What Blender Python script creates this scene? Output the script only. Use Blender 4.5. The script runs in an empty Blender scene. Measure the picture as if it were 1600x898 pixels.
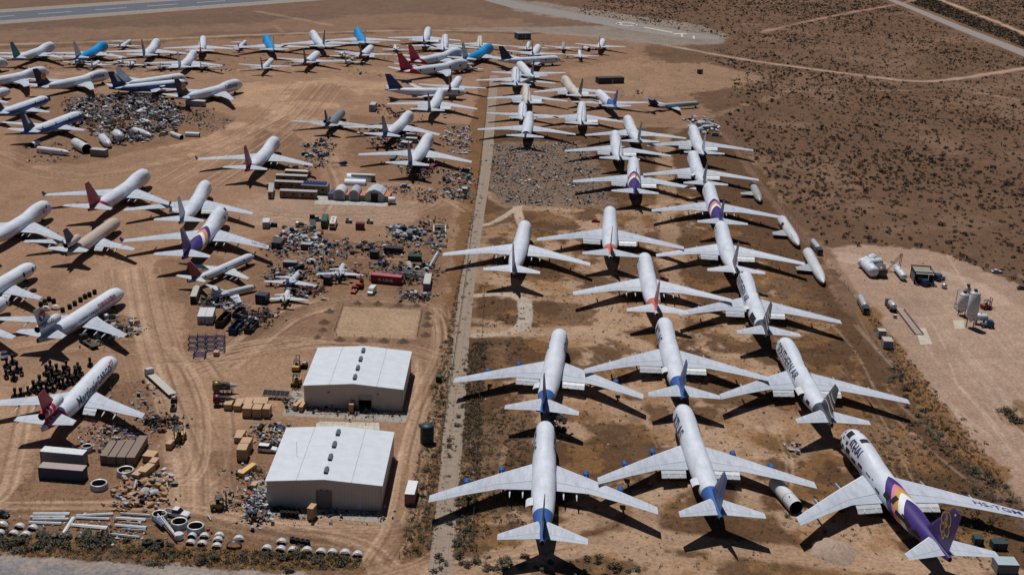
import bpy, bmesh, math, random
import numpy as np
from mathutils import Vector, Matrix
R = math.radians
scn = bpy.context.scene
col = scn.collection
rnd = random.Random(7)

# ------------------------------------------------------------------ camera, sky, sun, exposure
CF, CTH, CROLL, CH = 2034.81, 0.348493, 0.0421322, 174.563      # focal length in px of a 1600 px wide frame, pitch, roll, height
cc, cs = math.cos(CROLL), math.sin(CROLL)
Rv = Vector((1, 0, 0)); Dv = Vector((0, -math.sin(CTH), -math.cos(CTH))); Fv = Vector((0, math.cos(CTH), -math.sin(CTH)))
Xi = cc * Rv - cs * Dv; Yi = cs * Rv + cc * Dv
cam = bpy.data.cameras.new("camera"); cam_ob = bpy.data.objects.new("camera", cam); col.objects.link(cam_ob)
cam_ob.matrix_world = Matrix(((Xi.x, -Yi.x, -Fv.x, 0), (Xi.y, -Yi.y, -Fv.y, 0), (Xi.z, -Yi.z, -Fv.z, CH), (0, 0, 0, 1)))
cam.sensor_width = 36; cam.lens = CF / 1600 * 36; cam.clip_start = 1; cam.clip_end = 20000
scn.camera = cam_ob

SUNV = Vector((-0.192, 0.368, 1)).normalized()
world = bpy.data.worlds.new("World"); scn.world = world; world.use_nodes = True
wn = world.node_tree.nodes; wn.clear()
sky = wn.new("ShaderNodeTexSky"); sky.sky_type = 'NISHITA'; sky.sun_disc = False
sky.sun_elevation = math.asin(SUNV.z); sky.sun_rotation = math.atan2(SUNV.x, SUNV.y); sky.altitude = 3000; sky.dust_density = 0.1; sky.air_density = 0.8
bg = wn.new("ShaderNodeBackground"); bg.inputs[1].default_value = 0.05
wo = wn.new("ShaderNodeOutputWorld")
world.node_tree.links.new(sky.outputs[0], bg.inputs[0]); world.node_tree.links.new(bg.outputs[0], wo.inputs[0])
sun = bpy.data.lights.new("sun", 'SUN'); sun.energy = 4.8; sun.angle = R(0.5); sun.color = (1, 0.975, 0.94)
sun_ob = bpy.data.objects.new("sun", sun); col.objects.link(sun_ob)
sun_ob.rotation_euler = (-SUNV).to_track_quat('-Z', 'Y').to_euler()
scn.view_settings.view_transform = 'Standard'; scn.view_settings.look = 'None'
scn.view_settings.exposure = -0.25; scn.view_settings.gamma = 1
scn.render.engine = 'CYCLES'

# ------------------------------------------------------------------ helpers
def G(px, py, z=0.0):
    """the point at height z that the photograph (1600 x 898) shows at px, py"""
    a, b = px - 800, py - 449
    u = (cc * a + cs * b) / CF; v = (-cs * a + cc * b) / CF
    d = Fv + u * Rv + v * Dv
    t = (z - CH) / d.z
    return Vector((d.x * t, d.y * t, z))

USED = {}
def link(name, data, parent=None):
    o = bpy.data.objects.new(name, data); col.objects.link(o)
    if parent is not None: o.parent = parent
    return o
def empty(name, loc, rz=0, sc=1, rx=0, ry=0):
    o = bpy.data.objects.new(name, None); col.objects.link(o)
    o.location = loc; o.rotation_euler = (rx, ry, rz); o.scale = (sc, sc, sc); o.empty_display_size = 1
    return o
def tag(o, label, cat, group=None, kind=None):
    if label: o["label"] = label
    if cat: o["category"] = cat
    if group: o["group"] = group
    if kind: o["kind"] = kind
    return o
def copy_tree(o, parent=None):
    c = o.copy(); col.objects.link(c)
    if parent is not None: c.parent = parent
    for ch in o.children: copy_tree(ch, c)
    return c

# ------------------------------------------------------------------ materials
MATS = {}
def _nt(name):
    m = bpy.data.materials.new(name); m.use_nodes = True
    nt = m.node_tree; b = nt.nodes["Principled BSDF"]
    return m, nt, b
def _noise(nt, scale, detail=4, rough=.6, coord='Object', stretch=None):
    tc = nt.nodes.new("ShaderNodeTexCoord"); n = nt.nodes.new("ShaderNodeTexNoise")
    n.inputs['Scale'].default_value = scale; n.inputs['Detail'].default_value = detail; n.inputs['Roughness'].default_value = rough
    if stretch:
        mp = nt.nodes.new("ShaderNodeMapping"); mp.inputs['Scale'].default_value = stretch
        nt.links.new(tc.outputs[coord], mp.inputs[0]); nt.links.new(mp.outputs[0], n.inputs['Vector'])
    else: nt.links.new(tc.outputs[coord], n.inputs['Vector'])
    return n
def _mixc(nt, fac, a, b, mode='MIX'):
    m = nt.nodes.new("ShaderNodeMix"); m.data_type = 'RGBA'; m.blend_type = mode
    for s, i in ((fac, 0), (a, 6), (b, 7)):
        if hasattr(s, 'links') or hasattr(s, 'is_linked'): nt.links.new(s, m.inputs[i])
        elif i == 0: m.inputs[0].default_value = s
        else: m.inputs[i].default_value = (*s, 1) if len(s) == 3 else s
    return m.outputs[2]
def _math(nt, op, a, b=None, c=None):
    m = nt.nodes.new("ShaderNodeMath"); m.operation = op
    for s, i in ((a, 0), (b, 1), (c, 2)):
        if s is None: continue
        if hasattr(s, 'is_linked'): nt.links.new(s, m.inputs[i])
        else: m.inputs[i].default_value = s
    return m.outputs[0]
def _ramp(nt, fac, stops, interp='LINEAR'):
    r = nt.nodes.new("ShaderNodeValToRGB"); nt.links.new(fac, r.inputs[0]); e = r.color_ramp; e.interpolation = interp
    while len(e.elements) < len(stops): e.elements.new(.5)
    for el, (p, c) in zip(e.elements, stops): el.position = p; el.color = (*c, 1) if len(c) == 3 else c
    return r.outputs[0]
def mat(rgb, rough=.6, metal=0., var=.25, scale=1.5, stretch=None):
    """painted / plain surface: base colour broken by grime"""
    k = (tuple(rgb), rough, metal, var, scale, stretch)
    if k in MATS: return MATS[k]
    m, nt, b = _nt("surface")
    n = _noise(nt, scale, 5, .65, stretch=stretch)
    dk = tuple(c * (1 - var) for c in rgb)
    nt.links.new(_ramp(nt, n.outputs[0], [(.32, dk), (.62, rgb)]), b.inputs['Base Color'])
    b.inputs['Roughness'].default_value = rough; b.inputs['Metallic'].default_value = metal
    b.inputs['Specular IOR Level'].default_value = .3
    MATS[k] = m; return m

WHITE = (.62, .655, .73)
def skin(base=WHITE, layers=(), windows=0, wz=6.2, wx=(8, 60), dirt=.22, key=None):
    """aircraft skin: base colour, livery layers [(colour, [(ax, ay, az, lo, hi), ...])] on x (aft), |y|, z, a row of windows, grime, panel joints"""
    k = ('skin', tuple(base), repr(layers), windows, wz, wx, dirt)
    if k in MATS: return MATS[k]
    m, nt, b = _nt("aircraft_skin"); N = nt.nodes; Lk = nt.links
    tc = N.new("ShaderNodeTexCoord"); sp = N.new("ShaderNodeSeparateXYZ"); Lk.new(tc.outputs['Object'], sp.inputs[0])
    X, Z = sp.outputs[0], sp.outputs[2]; Y = _math(nt, 'ABSOLUTE', sp.outputs[1]); YS = sp.outputs[1]
    n1 = _noise(nt, .35, 5, .6, stretch=(.35, 1, 1)); n2 = _noise(nt, 2.2, 4, .7, stretch=(1, .25, .25))
    c = _ramp(nt, n1.outputs[0], [(.3, tuple(v * (1 - dirt) for v in base)), (.6, base)])
    for rgb, conds in layers:
        f = None
        for ax, ay, az, lo, hi in conds:
            s = _math(nt, 'MULTIPLY', X, ax); s = _math(nt, 'MULTIPLY_ADD', YS if ay == 'y' else Y, (1 if ay == 'y' else ay), s); s = _math(nt, 'MULTIPLY_ADD', Z, az, s)
            g = _math(nt, 'MULTIPLY', _math(nt, 'GREATER_THAN', s, lo), _math(nt, 'LESS_THAN', s, hi))
            f = g if f is None else _math(nt, 'MULTIPLY', f, g)
        c = _mixc(nt, f, c, rgb)
    if windows:
        f = _math(nt, 'LESS_THAN', _math(nt, 'ABSOLUTE', _math(nt, 'SUBTRACT', Z, wz)), .2)
        f = _math(nt, 'MULTIPLY', f, _math(nt, 'LESS_THAN', _math(nt, 'FRACT', _math(nt, 'MULTIPLY', X, 1.9)), .5))
        f = _math(nt, 'MULTIPLY', f, _math(nt, 'GREATER_THAN', X, wx[0])); f = _math(nt, 'MULTIPLY', f, _math(nt, 'LESS_THAN', X, wx[1]))
        f = _math(nt, 'MULTIPLY', f, windows)
        c = _mixc(nt, f, c, (.03, .035, .045))
    pj = _math(nt, 'LESS_THAN', _math(nt, 'FRACT', _math(nt, 'MULTIPLY', X, .19)), .012)
    c = _mixc(nt, _math(nt, 'MULTIPLY', pj, .2), c, (.25, .25, .27))
    g2 = _ramp(nt, n2.outputs[0], [(.35, (.84, .82, .79)), (.55, (1, 1, 1))])
    pj2 = _math(nt, 'LESS_THAN', _math(nt, 'FRACT', _math(nt, 'MULTIPLY', X, .43)), .03); c = _mixc(nt, _math(nt, 'MULTIPLY', pj2, .10), c, (.2, .2, .22))
    n3 = _noise(nt, .8, 5, .7, stretch=(.5, .5, .12)); c = _mixc(nt, .7, c, _mixc(nt, 1., c, _ramp(nt, n3.outputs[0], [(.30, (.78, .73, .67)), (.42, (1, 1, 1))]), 'MULTIPLY'))
    c = _mixc(nt, .4, c, g2, 'MULTIPLY')
    Lk.new(c, b.inputs['Base Color'])
    b.inputs['Roughness'].default_value = .42; b.inputs['Specular IOR Level'].default_value = .35
    MATS[k] = m; return m
def wingmat(base=(.47, .505, .575), tip=None, stain=.3):
    """wing skin on the wing's UV (u along the chord, v along the span): spar and panel joints, slat edge, walkway, stains"""
    k = ('wing', tuple(base), tip, stain)
    if k in MATS: return MATS[k]
    m, nt, b = _nt("wing_skin"); N = nt.nodes; Lk = nt.links
    uv = N.new("ShaderNodeUVMap"); uv.uv_map = 'UVMap'; sp = N.new("ShaderNodeSeparateXYZ"); Lk.new(uv.outputs[0], sp.inputs[0])
    U, V = sp.outputs[0], sp.outputs[1]
    n1 = _noise(nt, .5, 6, .7, stretch=(.25, 1.4, 1)); n2 = _noise(nt, 3, 4, .6, stretch=(.3, 1, 1))
    c = _ramp(nt, n1.outputs[0], [(.3, tuple(v * (1 - stain) for v in base)), (.62, base)])
    lead = _math(nt, 'LESS_THAN', U, .10); c = _mixc(nt, lead, c, (.60, .63, .69))
    aft = _math(nt, 'GREATER_THAN', U, .72); c = _mixc(nt, _math(nt, 'MULTIPLY', aft, .6), c, (.38, .42, .48))
    for p, w, s in ((.105, .007, .6), (.72, .010, .75), (.35, .003, .15), (.60, .003, .25)):
        l = _math(nt, 'LESS_THAN', _math(nt, 'ABSOLUTE', _math(nt, 'SUBTRACT', U, p)), w)
        c = _mixc(nt, _math(nt, 'MULTIPLY', l, s), c, (.10, .10, .11))
    for p, lo in ((.38, .72), (.52, .72), (.66, .72), (.84, .72), (.93, .0)):
        l = _math(nt, 'LESS_THAN', _math(nt, 'ABSOLUTE', _math(nt, 'SUBTRACT', V, p)), .0022)
        l = _math(nt, 'MULTIPLY', l, _math(nt, 'GREATER_THAN', U, lo))
        c = _mixc(nt, _math(nt, 'MULTIPLY', l, .3), c, (.12, .12, .13))
    g2 = _ramp(nt, n2.outputs[0], [(.38, (.78, .77, .75)), (.56, (1, 1, 1))]); c = _mixc(nt, .35, c, g2, 'MULTIPLY')
    if tip:
        c = _mixc(nt, _math(nt, 'GREATER_THAN', V, .975), c, tip)
    Lk.new(c, b.inputs['Base Color']); b.inputs['Roughness'].default_value = .45; b.inputs['Specular IOR Level'].default_value = .35
    MATS[k] = m; return m
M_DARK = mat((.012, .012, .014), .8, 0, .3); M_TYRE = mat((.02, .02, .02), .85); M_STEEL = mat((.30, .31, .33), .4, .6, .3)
M_GREY = mat((.32, .33, .35), .6); M_WHITE = mat(WHITE, .45, 0, .15, .6); M_GLASS = mat((.01, .013, .018), .15, 0, .1)
M_DKGREY = mat((.08, .08, .09), .7); M_GUTS = mat((.10, .085, .07), .8, .1, .6, 3)

# ------------------------------------------------------------------ mesh building
class MB:
    """collects shapes, builds ONE mesh object"""
    def __init__(s): s.v = []; s.f = []; s.m = []; s.sm = []; s.uv = {}
    def add(s, vs, fs, mi=0, smooth=False, uvs=None):
        o = len(s.v); s.v += [tuple(p) for p in vs]
        for i, f in enumerate(fs):
            if uvs is not None: s.uv[len(s.f)] = [uvs[j] for j in f]
            s.f.append(tuple(j + o for j in f)); s.m.append(mi); s.sm.append(smooth)
    def box(s, c, size, rz=0, mi=0, taper=1, rx=0, ry=0):
        hx, hy, hz = (d / 2 for d in size); M = Matrix.Translation(c) @ Matrix.Rotation(rz, 4, 'Z') @ Matrix.Rotation(ry, 4, 'Y') @ Matrix.Rotation(rx, 4, 'X')
        vs = [M @ Vector((x * hx * (taper if z > 0 else 1), y * hy * (taper if z > 0 else 1), z * hz)) for z in (-1, 1) for y in (-1, 1) for x in (-1, 1)]
        s.add(vs, [(0, 2, 3, 1), (4, 5, 7, 6), (0, 1, 5, 4), (2, 6, 7, 3), (0, 4, 6, 2), (1, 3, 7, 5)], mi)
    def hexa(s, p, mi=0):
        s.add(p, [(0, 3, 2, 1), (4, 5, 6, 7), (0, 1, 5, 4), (1, 2, 6, 5), (2, 3, 7, 6), (3, 0, 4, 7)], mi)
    def tube(s, a, b, r0, r1=None, n=12, mi=0, cap=True, capmi=None, smooth=True):
        a, b = Vector(a), Vector(b); r1 = r0 if r1 is None else r1
        q = (b - a).normalized().to_track_quat('Z', 'Y'); vs = []
        for p, r in ((a, r0), (b, r1)):
            for i in range(n):
                t = 2 * math.pi * i / n; vs.append(p + q @ Vector((r * math.cos(t), r * math.sin(t), 0)))
        s.add(vs, [(i, (i + 1) % n, n + (i + 1) % n, n + i) for i in range(n)], mi, smooth)
        if cap:
            s.add(vs[:n], [tuple(range(n))[::-1]], mi if capmi is None else capmi); s.add(vs[n:], [tuple(range(n))], mi if capmi is None else capmi)
    def lathe(s, prof, n=20, M=None, mi=0, smooth=True, a0=0, a1=2 * math.pi):
        M = M or Matrix(); full = abs(a1 - a0 - 2 * math.pi) < 1e-6; k = n if full else n + 1; vs = []
        for r, z in prof:
            for i in range(k):
                t = a0 + (a1 - a0) * i / n; vs.append(M @ Vector((r * math.cos(t), r * math.sin(t), z)))
        fs = [(j * k + i, j * k + (i + 1) % k, (j + 1) * k + (i + 1) % k, (j + 1) * k + i) for j in range(len(prof) - 1) for i in range(n)]
        s.add(vs, fs, mi, smooth)
    def poly(s, pts, z0, z1, mi=0, topmi=None):
        n = len(pts); vs = [(x, y, z0) for x, y in pts] + [(x, y, z1) for x, y in pts]
        s.add(vs, [(i, (i + 1) % n, n + (i + 1) % n, n + i) for i in range(n)], mi); s.add(vs, [tuple(range(n, 2 * n))], mi if topmi is None else topmi); s.add(vs, [tuple(range(n))[::-1]], mi)
    def mesh(s, name, mats):
        me = bpy.data.meshes.new(name); me.from_pydata(s.v, [], s.f); 
        for m in (mats if isinstance(mats, (list, tuple)) else [mats]): me.materials.append(m)
        me.polygons.foreach_set('material_index', s.m); me.polygons.foreach_set('use_smooth', s.sm)
        if s.uv:
            l = me.uv_layers.new(name='UVMap')
            for i, p in enumerate(me.polygons):
                u = s.uv.get(i)
                if u:
                    for li, c in zip(p.loop_indices, u): l.data[li].uv = c
        me.update(); return me
    def build(s, name, mats, parent=None): return link(name, s.mesh(name, mats), parent)
def text_pts(body, size, bold=.0, slant=0., cuts=.28):
    """lettering as (vertices, faces) in a plane, reading along +u; cut into strips so that it can follow a curved side"""
    cu = bpy.data.curves.new("lettering", 'FONT'); cu.body = body; cu.size = size; cu.offset = bold; cu.shear = slant; cu.resolution_u = 2; cu.align_x = 'CENTER'; cu.align_y = 'CENTER'
    o = bpy.data.objects.new("lettering", cu); me = bpy.data.meshes.new_from_object(o)
    bm = bmesh.new(); bm.from_mesh(me)
    if bm.verts:
        ys = [v.co.y for v in bm.verts]; y = min(ys) + cuts
        while y < max(ys):
            bmesh.ops.bisect_plane(bm, geom=bm.verts[:] + bm.edges[:] + bm.faces[:], plane_co=(0, y, 0), plane_no=(0, 1, 0)); y += cuts
        xs_ = [v.co.x for v in bm.verts]; x = min(xs_) + .8
        while x < max(xs_):
            bmesh.ops.bisect_plane(bm, geom=bm.verts[:] + bm.edges[:] + bm.faces[:], plane_co=(x, 0, 0), plane_no=(1, 0, 0)); x += .8
    bm.verts.index_update(); vs = [tuple(v.co) for v in bm.verts]; fs = [tuple(v.index for v in f.verts) for f in bm.faces]
    bm.free(); bpy.data.meshes.remove(me); bpy.data.objects.remove(o); bpy.data.curves.remove(cu)
    return vs, fs
# ------------------------------------------------------------------ the ground: one sheet, its soils painted per vertex in world metres
rs = np.random.RandomState(3)
_lat = rs.rand(257, 257)
def vnoise(x, y, sc, oct=4):
    out = np.zeros_like(x); amp = 1; tot = 0
    for o in range(oct):
        u = (x / sc + 37.3 * o) % 256; v = (y / sc + 91.7 * o) % 256
        i = np.floor(u).astype(int); j = np.floor(v).astype(int); fu = u - i; fv = v - j; fu = fu * fu * (3 - 2 * fu); fv = fv * fv * (3 - 2 * fv); i %= 256; j %= 256
        n = (_lat[i, j] * (1 - fu) + _lat[i + 1, j] * fu) * (1 - fv) + (_lat[i, j + 1] * (1 - fu) + _lat[i + 1, j + 1] * fu) * fv
        out += amp * n; tot += amp; amp *= .55; sc *= .47
    return out / tot
def grid():
    ys = [-400, -100, 60, 130, 180]; y = 205.
    while y < 1650: ys.append(y); y += max(.55, .0021 * y + (y / 1500) ** 3 * 2)
    while y < 16000: ys.append(y); y *= 1.06
    ys = np.array(ys); s = np.concatenate([[-9, -3, -1.5], np.linspace(-1, 1, 1150), [1.5, 3, 9]])
    w = .50 * np.maximum(ys, 200) + 25; X = s[None, :] * w[:, None]; Y = np.repeat(ys[:, None], len(s), 1); return X, Y
GX, GY = grid(); NRW, NCL = GX.shape
gx, gy = GX.ravel(), GY.ravel()
N1 = vnoise(gx, gy, 42, 5); N2 = vnoise(gx + 500, gy + 900, 9, 4); N3 = vnoise(gx + 77, gy + 33, 140, 3); N6 = vnoise(gx + 4300, gy + 200, 15, 4) - .03; N7 = vnoise(gx + 900, gy + 6200, 11, 4) - .10; N5 = vnoise(gx + 300, gy + 1200, 24, 5); N4 = vnoise(gx + 1770, gy + 330, 2.6, 3)
soil = np.zeros((gx.size, 3)); veg = np.ones(gx.size)
def W2(pts): return [tuple(G(*p)[:2]) if len(p) == 2 else p[:2] for p in pts]
def sdist(P_, closed=True):
    """distance to the outline (inside positive) for points near it"""
    P_ = np.array(P_); x0, y0 = P_.min(0) - 40; x1, y1 = P_.max(0) + 40
    idx = np.nonzero((gx > x0) & (gx < x1) & (gy > y0) & (gy < y1))[0]; x, y = gx[idx], gy[idx]
    d = np.full(idx.size, 1e9); ins = np.zeros(idx.size, bool); n = len(P_)
    for i in range(n if closed else n - 1):
        ax, ay = P_[i]; bx, by = P_[(i + 1) % n]; ex, ey = bx - ax, by - ay
        t = np.clip(((x - ax) * ex + (y - ay) * ey) / (ex * ex + ey * ey + 1e-9), 0, 1)
        d = np.minimum(d, np.hypot(x - ax - t * ex, y - ay - t * ey))
        if closed:
            c = ((ay > y) != (by > y)); xi = ax + (y - ay) * ex / (ey if ey != 0 else 1e-9); ins ^= c & (x < xi)
    return idx, (np.where(ins, d, -d) if closed else d)
def paint(pts, rgb, soft=3, rough=8, alpha=1., v=None, nz=None):
    idx, d = sdist(W2(pts)); nn = (N2 if rough < 12 else N1)[idx]; d = d + (nn - .5) * rough * 2 + (N4[idx] - .5) * min(rough, 8) * 1.1
    a = np.clip(d / (soft * .5) + .5, 0, 1) * alpha
    if nz is not None: a = a * np.clip((nz[idx] + (N4[idx] - .5) * .12 - .45) * 14, 0, 1)
    soil[idx] = soil[idx] * (1 - a[:, None]) + np.array(rgb) * a[:, None]
    if v is not None: veg[idx] = veg[idx] * (1 - a) + v * a
def smooth(pts, it=2):
    for _ in range(it):
        q = [pts[0]]
        for a, b in zip(pts, pts[1:]): q += [(a[0] * .75 + b[0] * .25, a[1] * .75 + b[1] * .25), (a[0] * .25 + b[0] * .75, a[1] * .25 + b[1] * .75)]
        pts = q + [pts[-1]]
    return pts
def stroke(pts, w, rgb, alpha=1., soft=1.2, rough=1.5, v=None, off=0, sm=2):
    p = W2(smooth(pts, sm)) if sm else W2(pts)
    if off:
        q = []
        for i, (x, y) in enumerate(p):
            a = p[max(i - 1, 0)]; b = p[min(i + 1, len(p) - 1)]; l = math.hypot(b[0] - a[0], b[1] - a[1]) + 1e-6; q.append((x - (b[1] - a[1]) / l * off, y + (b[0] - a[0]) / l * off))
        p = q
    idx, d = sdist(p, False); d = w / 2 - d + (N2[idx] - .5) * rough * 2
    a = np.clip(d / soft + .5, 0, 1) * alpha
    soil[idx] = soil[idx] * (1 - a[:, None]) + np.array(rgb) * a[:, None]
    if v is not None: veg[idx] = veg[idx] * (1 - a) + v * a
def tracks(pts, width, n, alpha=.45, cols=((.45, .305, .21), (.15, .088, .055))):
    for k in range(n):
        o = rnd.uniform(-width / 2, width / 2); stroke([(x + rnd.uniform(-2, 2), y + rnd.uniform(-1, 1)) for x, y in pts], rnd.uniform(.4, .9), cols[rnd.random() < .5], alpha * rnd.uniform(.5, 1), .5, .3, off=o)
YARD = (.265, .160, .104); LITE = (.34, .218, .148); DES = (.148, .085, .053); GRASS = (.112, .060, .032); TANP = (.355, .235, .158); ORANGE = (.21, .105, .042); SAND = (.315, .212, .158); SCRAP = (.20, .115, .070); FARF = (.160, .098, .068)
soil[:] = DES
soil *= (1 + (N1[:, None] - .5) * .3) * (1 + (N3[:, None] - .5) * .2)
# desert paler washes
a = np.clip((N1 - .56) * 8, 0, 1)[:, None] * .35; soil[:] = soil * (1 - a) + np.array((.25, .155, .108)) * a
# far field by the runway
paint([(-900, 60), (-900, -60), (700, -60), (760, -20), (900, 25), (960, 45), (900, 55), (640, 48), (400, 55), (0, 76), (-400, 100)], FARF, 20, 20, 1, .35)
paint([(0, 40), (200, 30), (420, 18), (560, 30), (420, 45), (150, 60), (0, 64)], (.145, .092, .065), 25, 30, .7, .6)
paint([(-100, 50), (260, 42), (640, 20), (900, 40), (640, 44), (330, 52), (0, 70)], (.26, .155, .10), 15, 25, .5, .3)
stroke([(0, 70), (150, 66), (400, 54), (640, 47), (800, 49), (900, 52)], 7, (.33, .23, .165), .8, 3, 3, .1)
stroke([(400, 18), (450, 27), (520, 40)], 6, (.33, .22, .15), .6, 3, 3); stroke([(430, 40), (455, 62)], 4, (.33, .22, .15), .4, 3, 3)
# stored aircraft ground, far
paint([(-400, 130), (0, 78), (200, 72), (400, 58), (640, 50), (880, 55), (1000, 62), (1010, 90), (960, 120), (1100, 150), (1125, 200), (1160, 240), (1300, 400), (1280, 470), (720, 480), (700, 300), (-400, 300)], (.235, .142, .092), 6, 14, 1, .45)
# the yard
paint([(-400, 125), (0, 112), (300, 112), (470, 102), (600, 106), (640, 120), (762, 120), (758, 190), (742, 300), (722, 440), (700, 560), (676, 700), (640, 840), (628, 870), (700, 884), (1000, 860), (1000, 930), (560, 930), (572, 890), (575, 872), (480, 830), (400, 822), (330, 800), (250, 795), (0, 800), (-400, 800)], YARD, 4, 6, 1, .12)
a_ = YARD
paint([(380, 120), (600, 130), (600, 190), (450, 190), (300, 260), (80, 270), (60, 240), (300, 210), (380, 180)], (.40, .25, .165), 20, 25, .8, .05, N1)
paint([(150, 390), (260, 410), (270, 520), (300, 620), (340, 720), (300, 780), (200, 790), (260, 700), (210, 560), (170, 480)], LITE, 15, 20, .75, .03)
paint([(0, 600), (60, 700), (60, 790), (0, 800), (-50, 800), (-50, 600)], LITE, 8, 8, .6, .03)
paint([(250, 560), (480, 560), (460, 640), (320, 660)], (.33, .205, .13), 20, 20, .7, .05)
paint([(400, 300), (560, 315), (640, 318), (640, 345), (400, 350), (350, 320)], (.33, .235, .175), 12, 12, .6, .05)
# brown patches of scrap ground and dry weeds in the yard
for p in ([(22, 788), (20, 770), (55, 742), (65, 700), (140, 668), (225, 690), (262, 725), (262, 750), (225, 775), (120, 786)], [(150, 640), (165, 600), (215, 590), (262, 640), (275, 680), (215, 700), (160, 680)], [(250, 410), (330, 395), (430, 420), (420, 475), (330, 485), (255, 470)],
          [(408, 372), (470, 352), (560, 378), (640, 372), (662, 322), (705, 322), (700, 440), (690, 475), (640, 470), (560, 470), (500, 466), (415, 480), (402, 420)], [(400, 200), (470, 215), (500, 280), (430, 300), (395, 260)], [(540, 178), (735, 195), (735, 330), (690, 300), (660, 290), (600, 292), (545, 250)],
          [(20, 180), (90, 145), (270, 150), (370, 185), (320, 215), (215, 235), (140, 255), (20, 262)], [(120, 470), (200, 500), (215, 545), (130, 545)], [(290, 480), (440, 480), (400, 525), (350, 560), (290, 545)], [(290, 700), (470, 690), (470, 800), (380, 800)]):
    paint(p, SCRAP, 4, 6, .85, .6, None)
for p in ([(0, 800), (250, 797), (330, 808), (400, 830), (480, 835), (568, 862), (575, 880), (560, 896), (400, 889), (200, 874), (0, 864), (-200, 860), (-200, 800)],):
    paint(p, (.19, .108, .062), 3, 4, 1, .9)
paint([(0, 840), (200, 842), (380, 855), (560, 866), (572, 880), (560, 897), (400, 891), (200, 876), (0, 866), (-200, 862), (-200, 835)], (.20, .108, .048), 2.5, 5, 1, 1)
paint([(0, 852), (200, 860), (400, 876), (540, 890), (400, 891), (200, 876), (0, 866), (-100, 860)], ORANGE, 3, 8, .6, 1)
# weeds along the fence and the concrete strip
WEED = (.185, .098, .048)
paint([(752, 120), (764, 120), (762, 190), (752, 300), (741, 400), (716, 520), (694, 690), (674, 868), (625, 880), (620, 862), (652, 710), (676, 560), (703, 450), (723, 300), (735, 200)], WEED, 2.5, 3, 1, 1)
# right field
paint([(764, 200), (1130, 200), (1215, 300), (1300, 450), (1400, 600), (1560, 790), (1700, 900), (1700, 1000), (640, 1000), (704, 880), (722, 690), (742, 450), (757, 300)], GRASS, 3, 5, 1, 1)
paint([(790, 330), (1100, 300), (1180, 380), (1280, 500), (1400, 660), (1500, 830), (1600, 930), (700, 930), (730, 720), (780, 560)], TANP, 6, 14, .9, .3, N5)
for p in ([(745, 345), (810, 318), (900, 330), (905, 345), (830, 350), (770, 375), (755, 380)], [(880, 330), (1010, 325), (1040, 300), (1060, 400), (1075, 520), (1010, 545), (940, 545), (905, 500), (960, 460), (900, 420)], [(830, 500), (960, 520), (1000, 560), (1150, 640), (1180, 760), (1030, 800), (960, 760), (940, 690), (880, 640), (900, 560)],
          [(1100, 520), (1230, 600), (1300, 680), (1240, 720), (1150, 640)], [(860, 640), (1010, 560), (1000, 660), (900, 700)], [(740, 380), (800, 390), (800, 430), (745, 440)], [(900, 480), (1010, 500), (1000, 590), (930, 560)]):
    paint(p, TANP, 6, 16, .7, .15)
for p in ([(800, 328), (860, 328), (905, 350), (870, 362), (800, 355)], [(828, 472), (925, 478), (935, 500), (870, 512), (828, 510)], [(745, 535), (850, 530), (918, 545), (910, 560), (840, 575), (745, 580)], [(748, 468), (805, 470), (808, 512), (760, 510)], [(752, 326), (803, 326), (803, 348), (760, 355)],
          [(945, 530), (990, 525), (1000, 548), (960, 555)], [(905, 700), (935, 695), (940, 735), (905, 740)], [(1020, 350), (1120, 360), (1125, 400), (1040, 400)], [(740, 640), (830, 640), (830, 800), (720, 820)], [(1180, 250), (1230, 330), (1190, 330)], [(1190, 380), (1260, 420), (1300, 500), (1210, 520)],
          [(1230, 535), (1380, 560), (1410, 620), (1330, 650), (1240, 600)], [(1080, 820), (1250, 830), (1240, 870), (1100, 860)], [(930, 800), (1000, 790), (1080, 820), (1060, 850), (960, 860), (900, 850)]):
    paint(p, GRASS, 3, 6, .8, 1)
paint([(1260, 600), (1400, 640), (1490, 780), (1400, 790), (1330, 700)], (.16, .088, .045), 4, 8, .8, 1)
paint([(770, 340), (1100, 300), (1290, 500), (1560, 830), (1600, 930), (700, 930), (735, 600)], (.108, .058, .030), 5, 10, .9, 1, N6)
paint([(770, 340), (1100, 300), (1290, 500), (1560, 830), (1600, 930), (700, 930), (735, 600)], (.26, .135, .055), 5, 10, .5, 1, N7)
for pts, w, al in (([(1036, 210), (1040, 300), (1046, 420), (1055, 520)], 9, .7), ([(742, 517), (790, 520), (850, 515), (960, 520), (1010, 545)], 8, .9), ([(700, 893), (760, 880), (860, 862), (960, 845), (1060, 842), (1200, 866), (1400, 886), (1520, 870), (1600, 900)], 9, .8), ([(985, 850), (1000, 800), (1060, 760)], 7, .6), ([(760, 300), (790, 322), (880, 322)], 5, .8),
                   ([(800, 515), (770, 505), (745, 500)], 5, .7), ([(1130, 700), (1160, 760), (1180, 800)], 6, .6), ([(780, 880), (900, 830), (960, 800)], 6, .5)):
    stroke(pts, w, TANP, al, 2, 3, .1)
for pts, w in (([(742, 462), (785, 458), (812, 464), (821, 478), (820, 505), (800, 520), (742, 524)], 4), ([(808, 322), (812, 345), (816, 352)], 4), ([(745, 352), (770, 350), (812, 322)], 3)):
    stroke(pts, w, (.40, .31, .24), 1, .6, .5, 0)
stroke([(819, 468), (822, 490), (818, 512)], 5.5, (.36, .31, .26), 1, .5, .3, 0)
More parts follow.
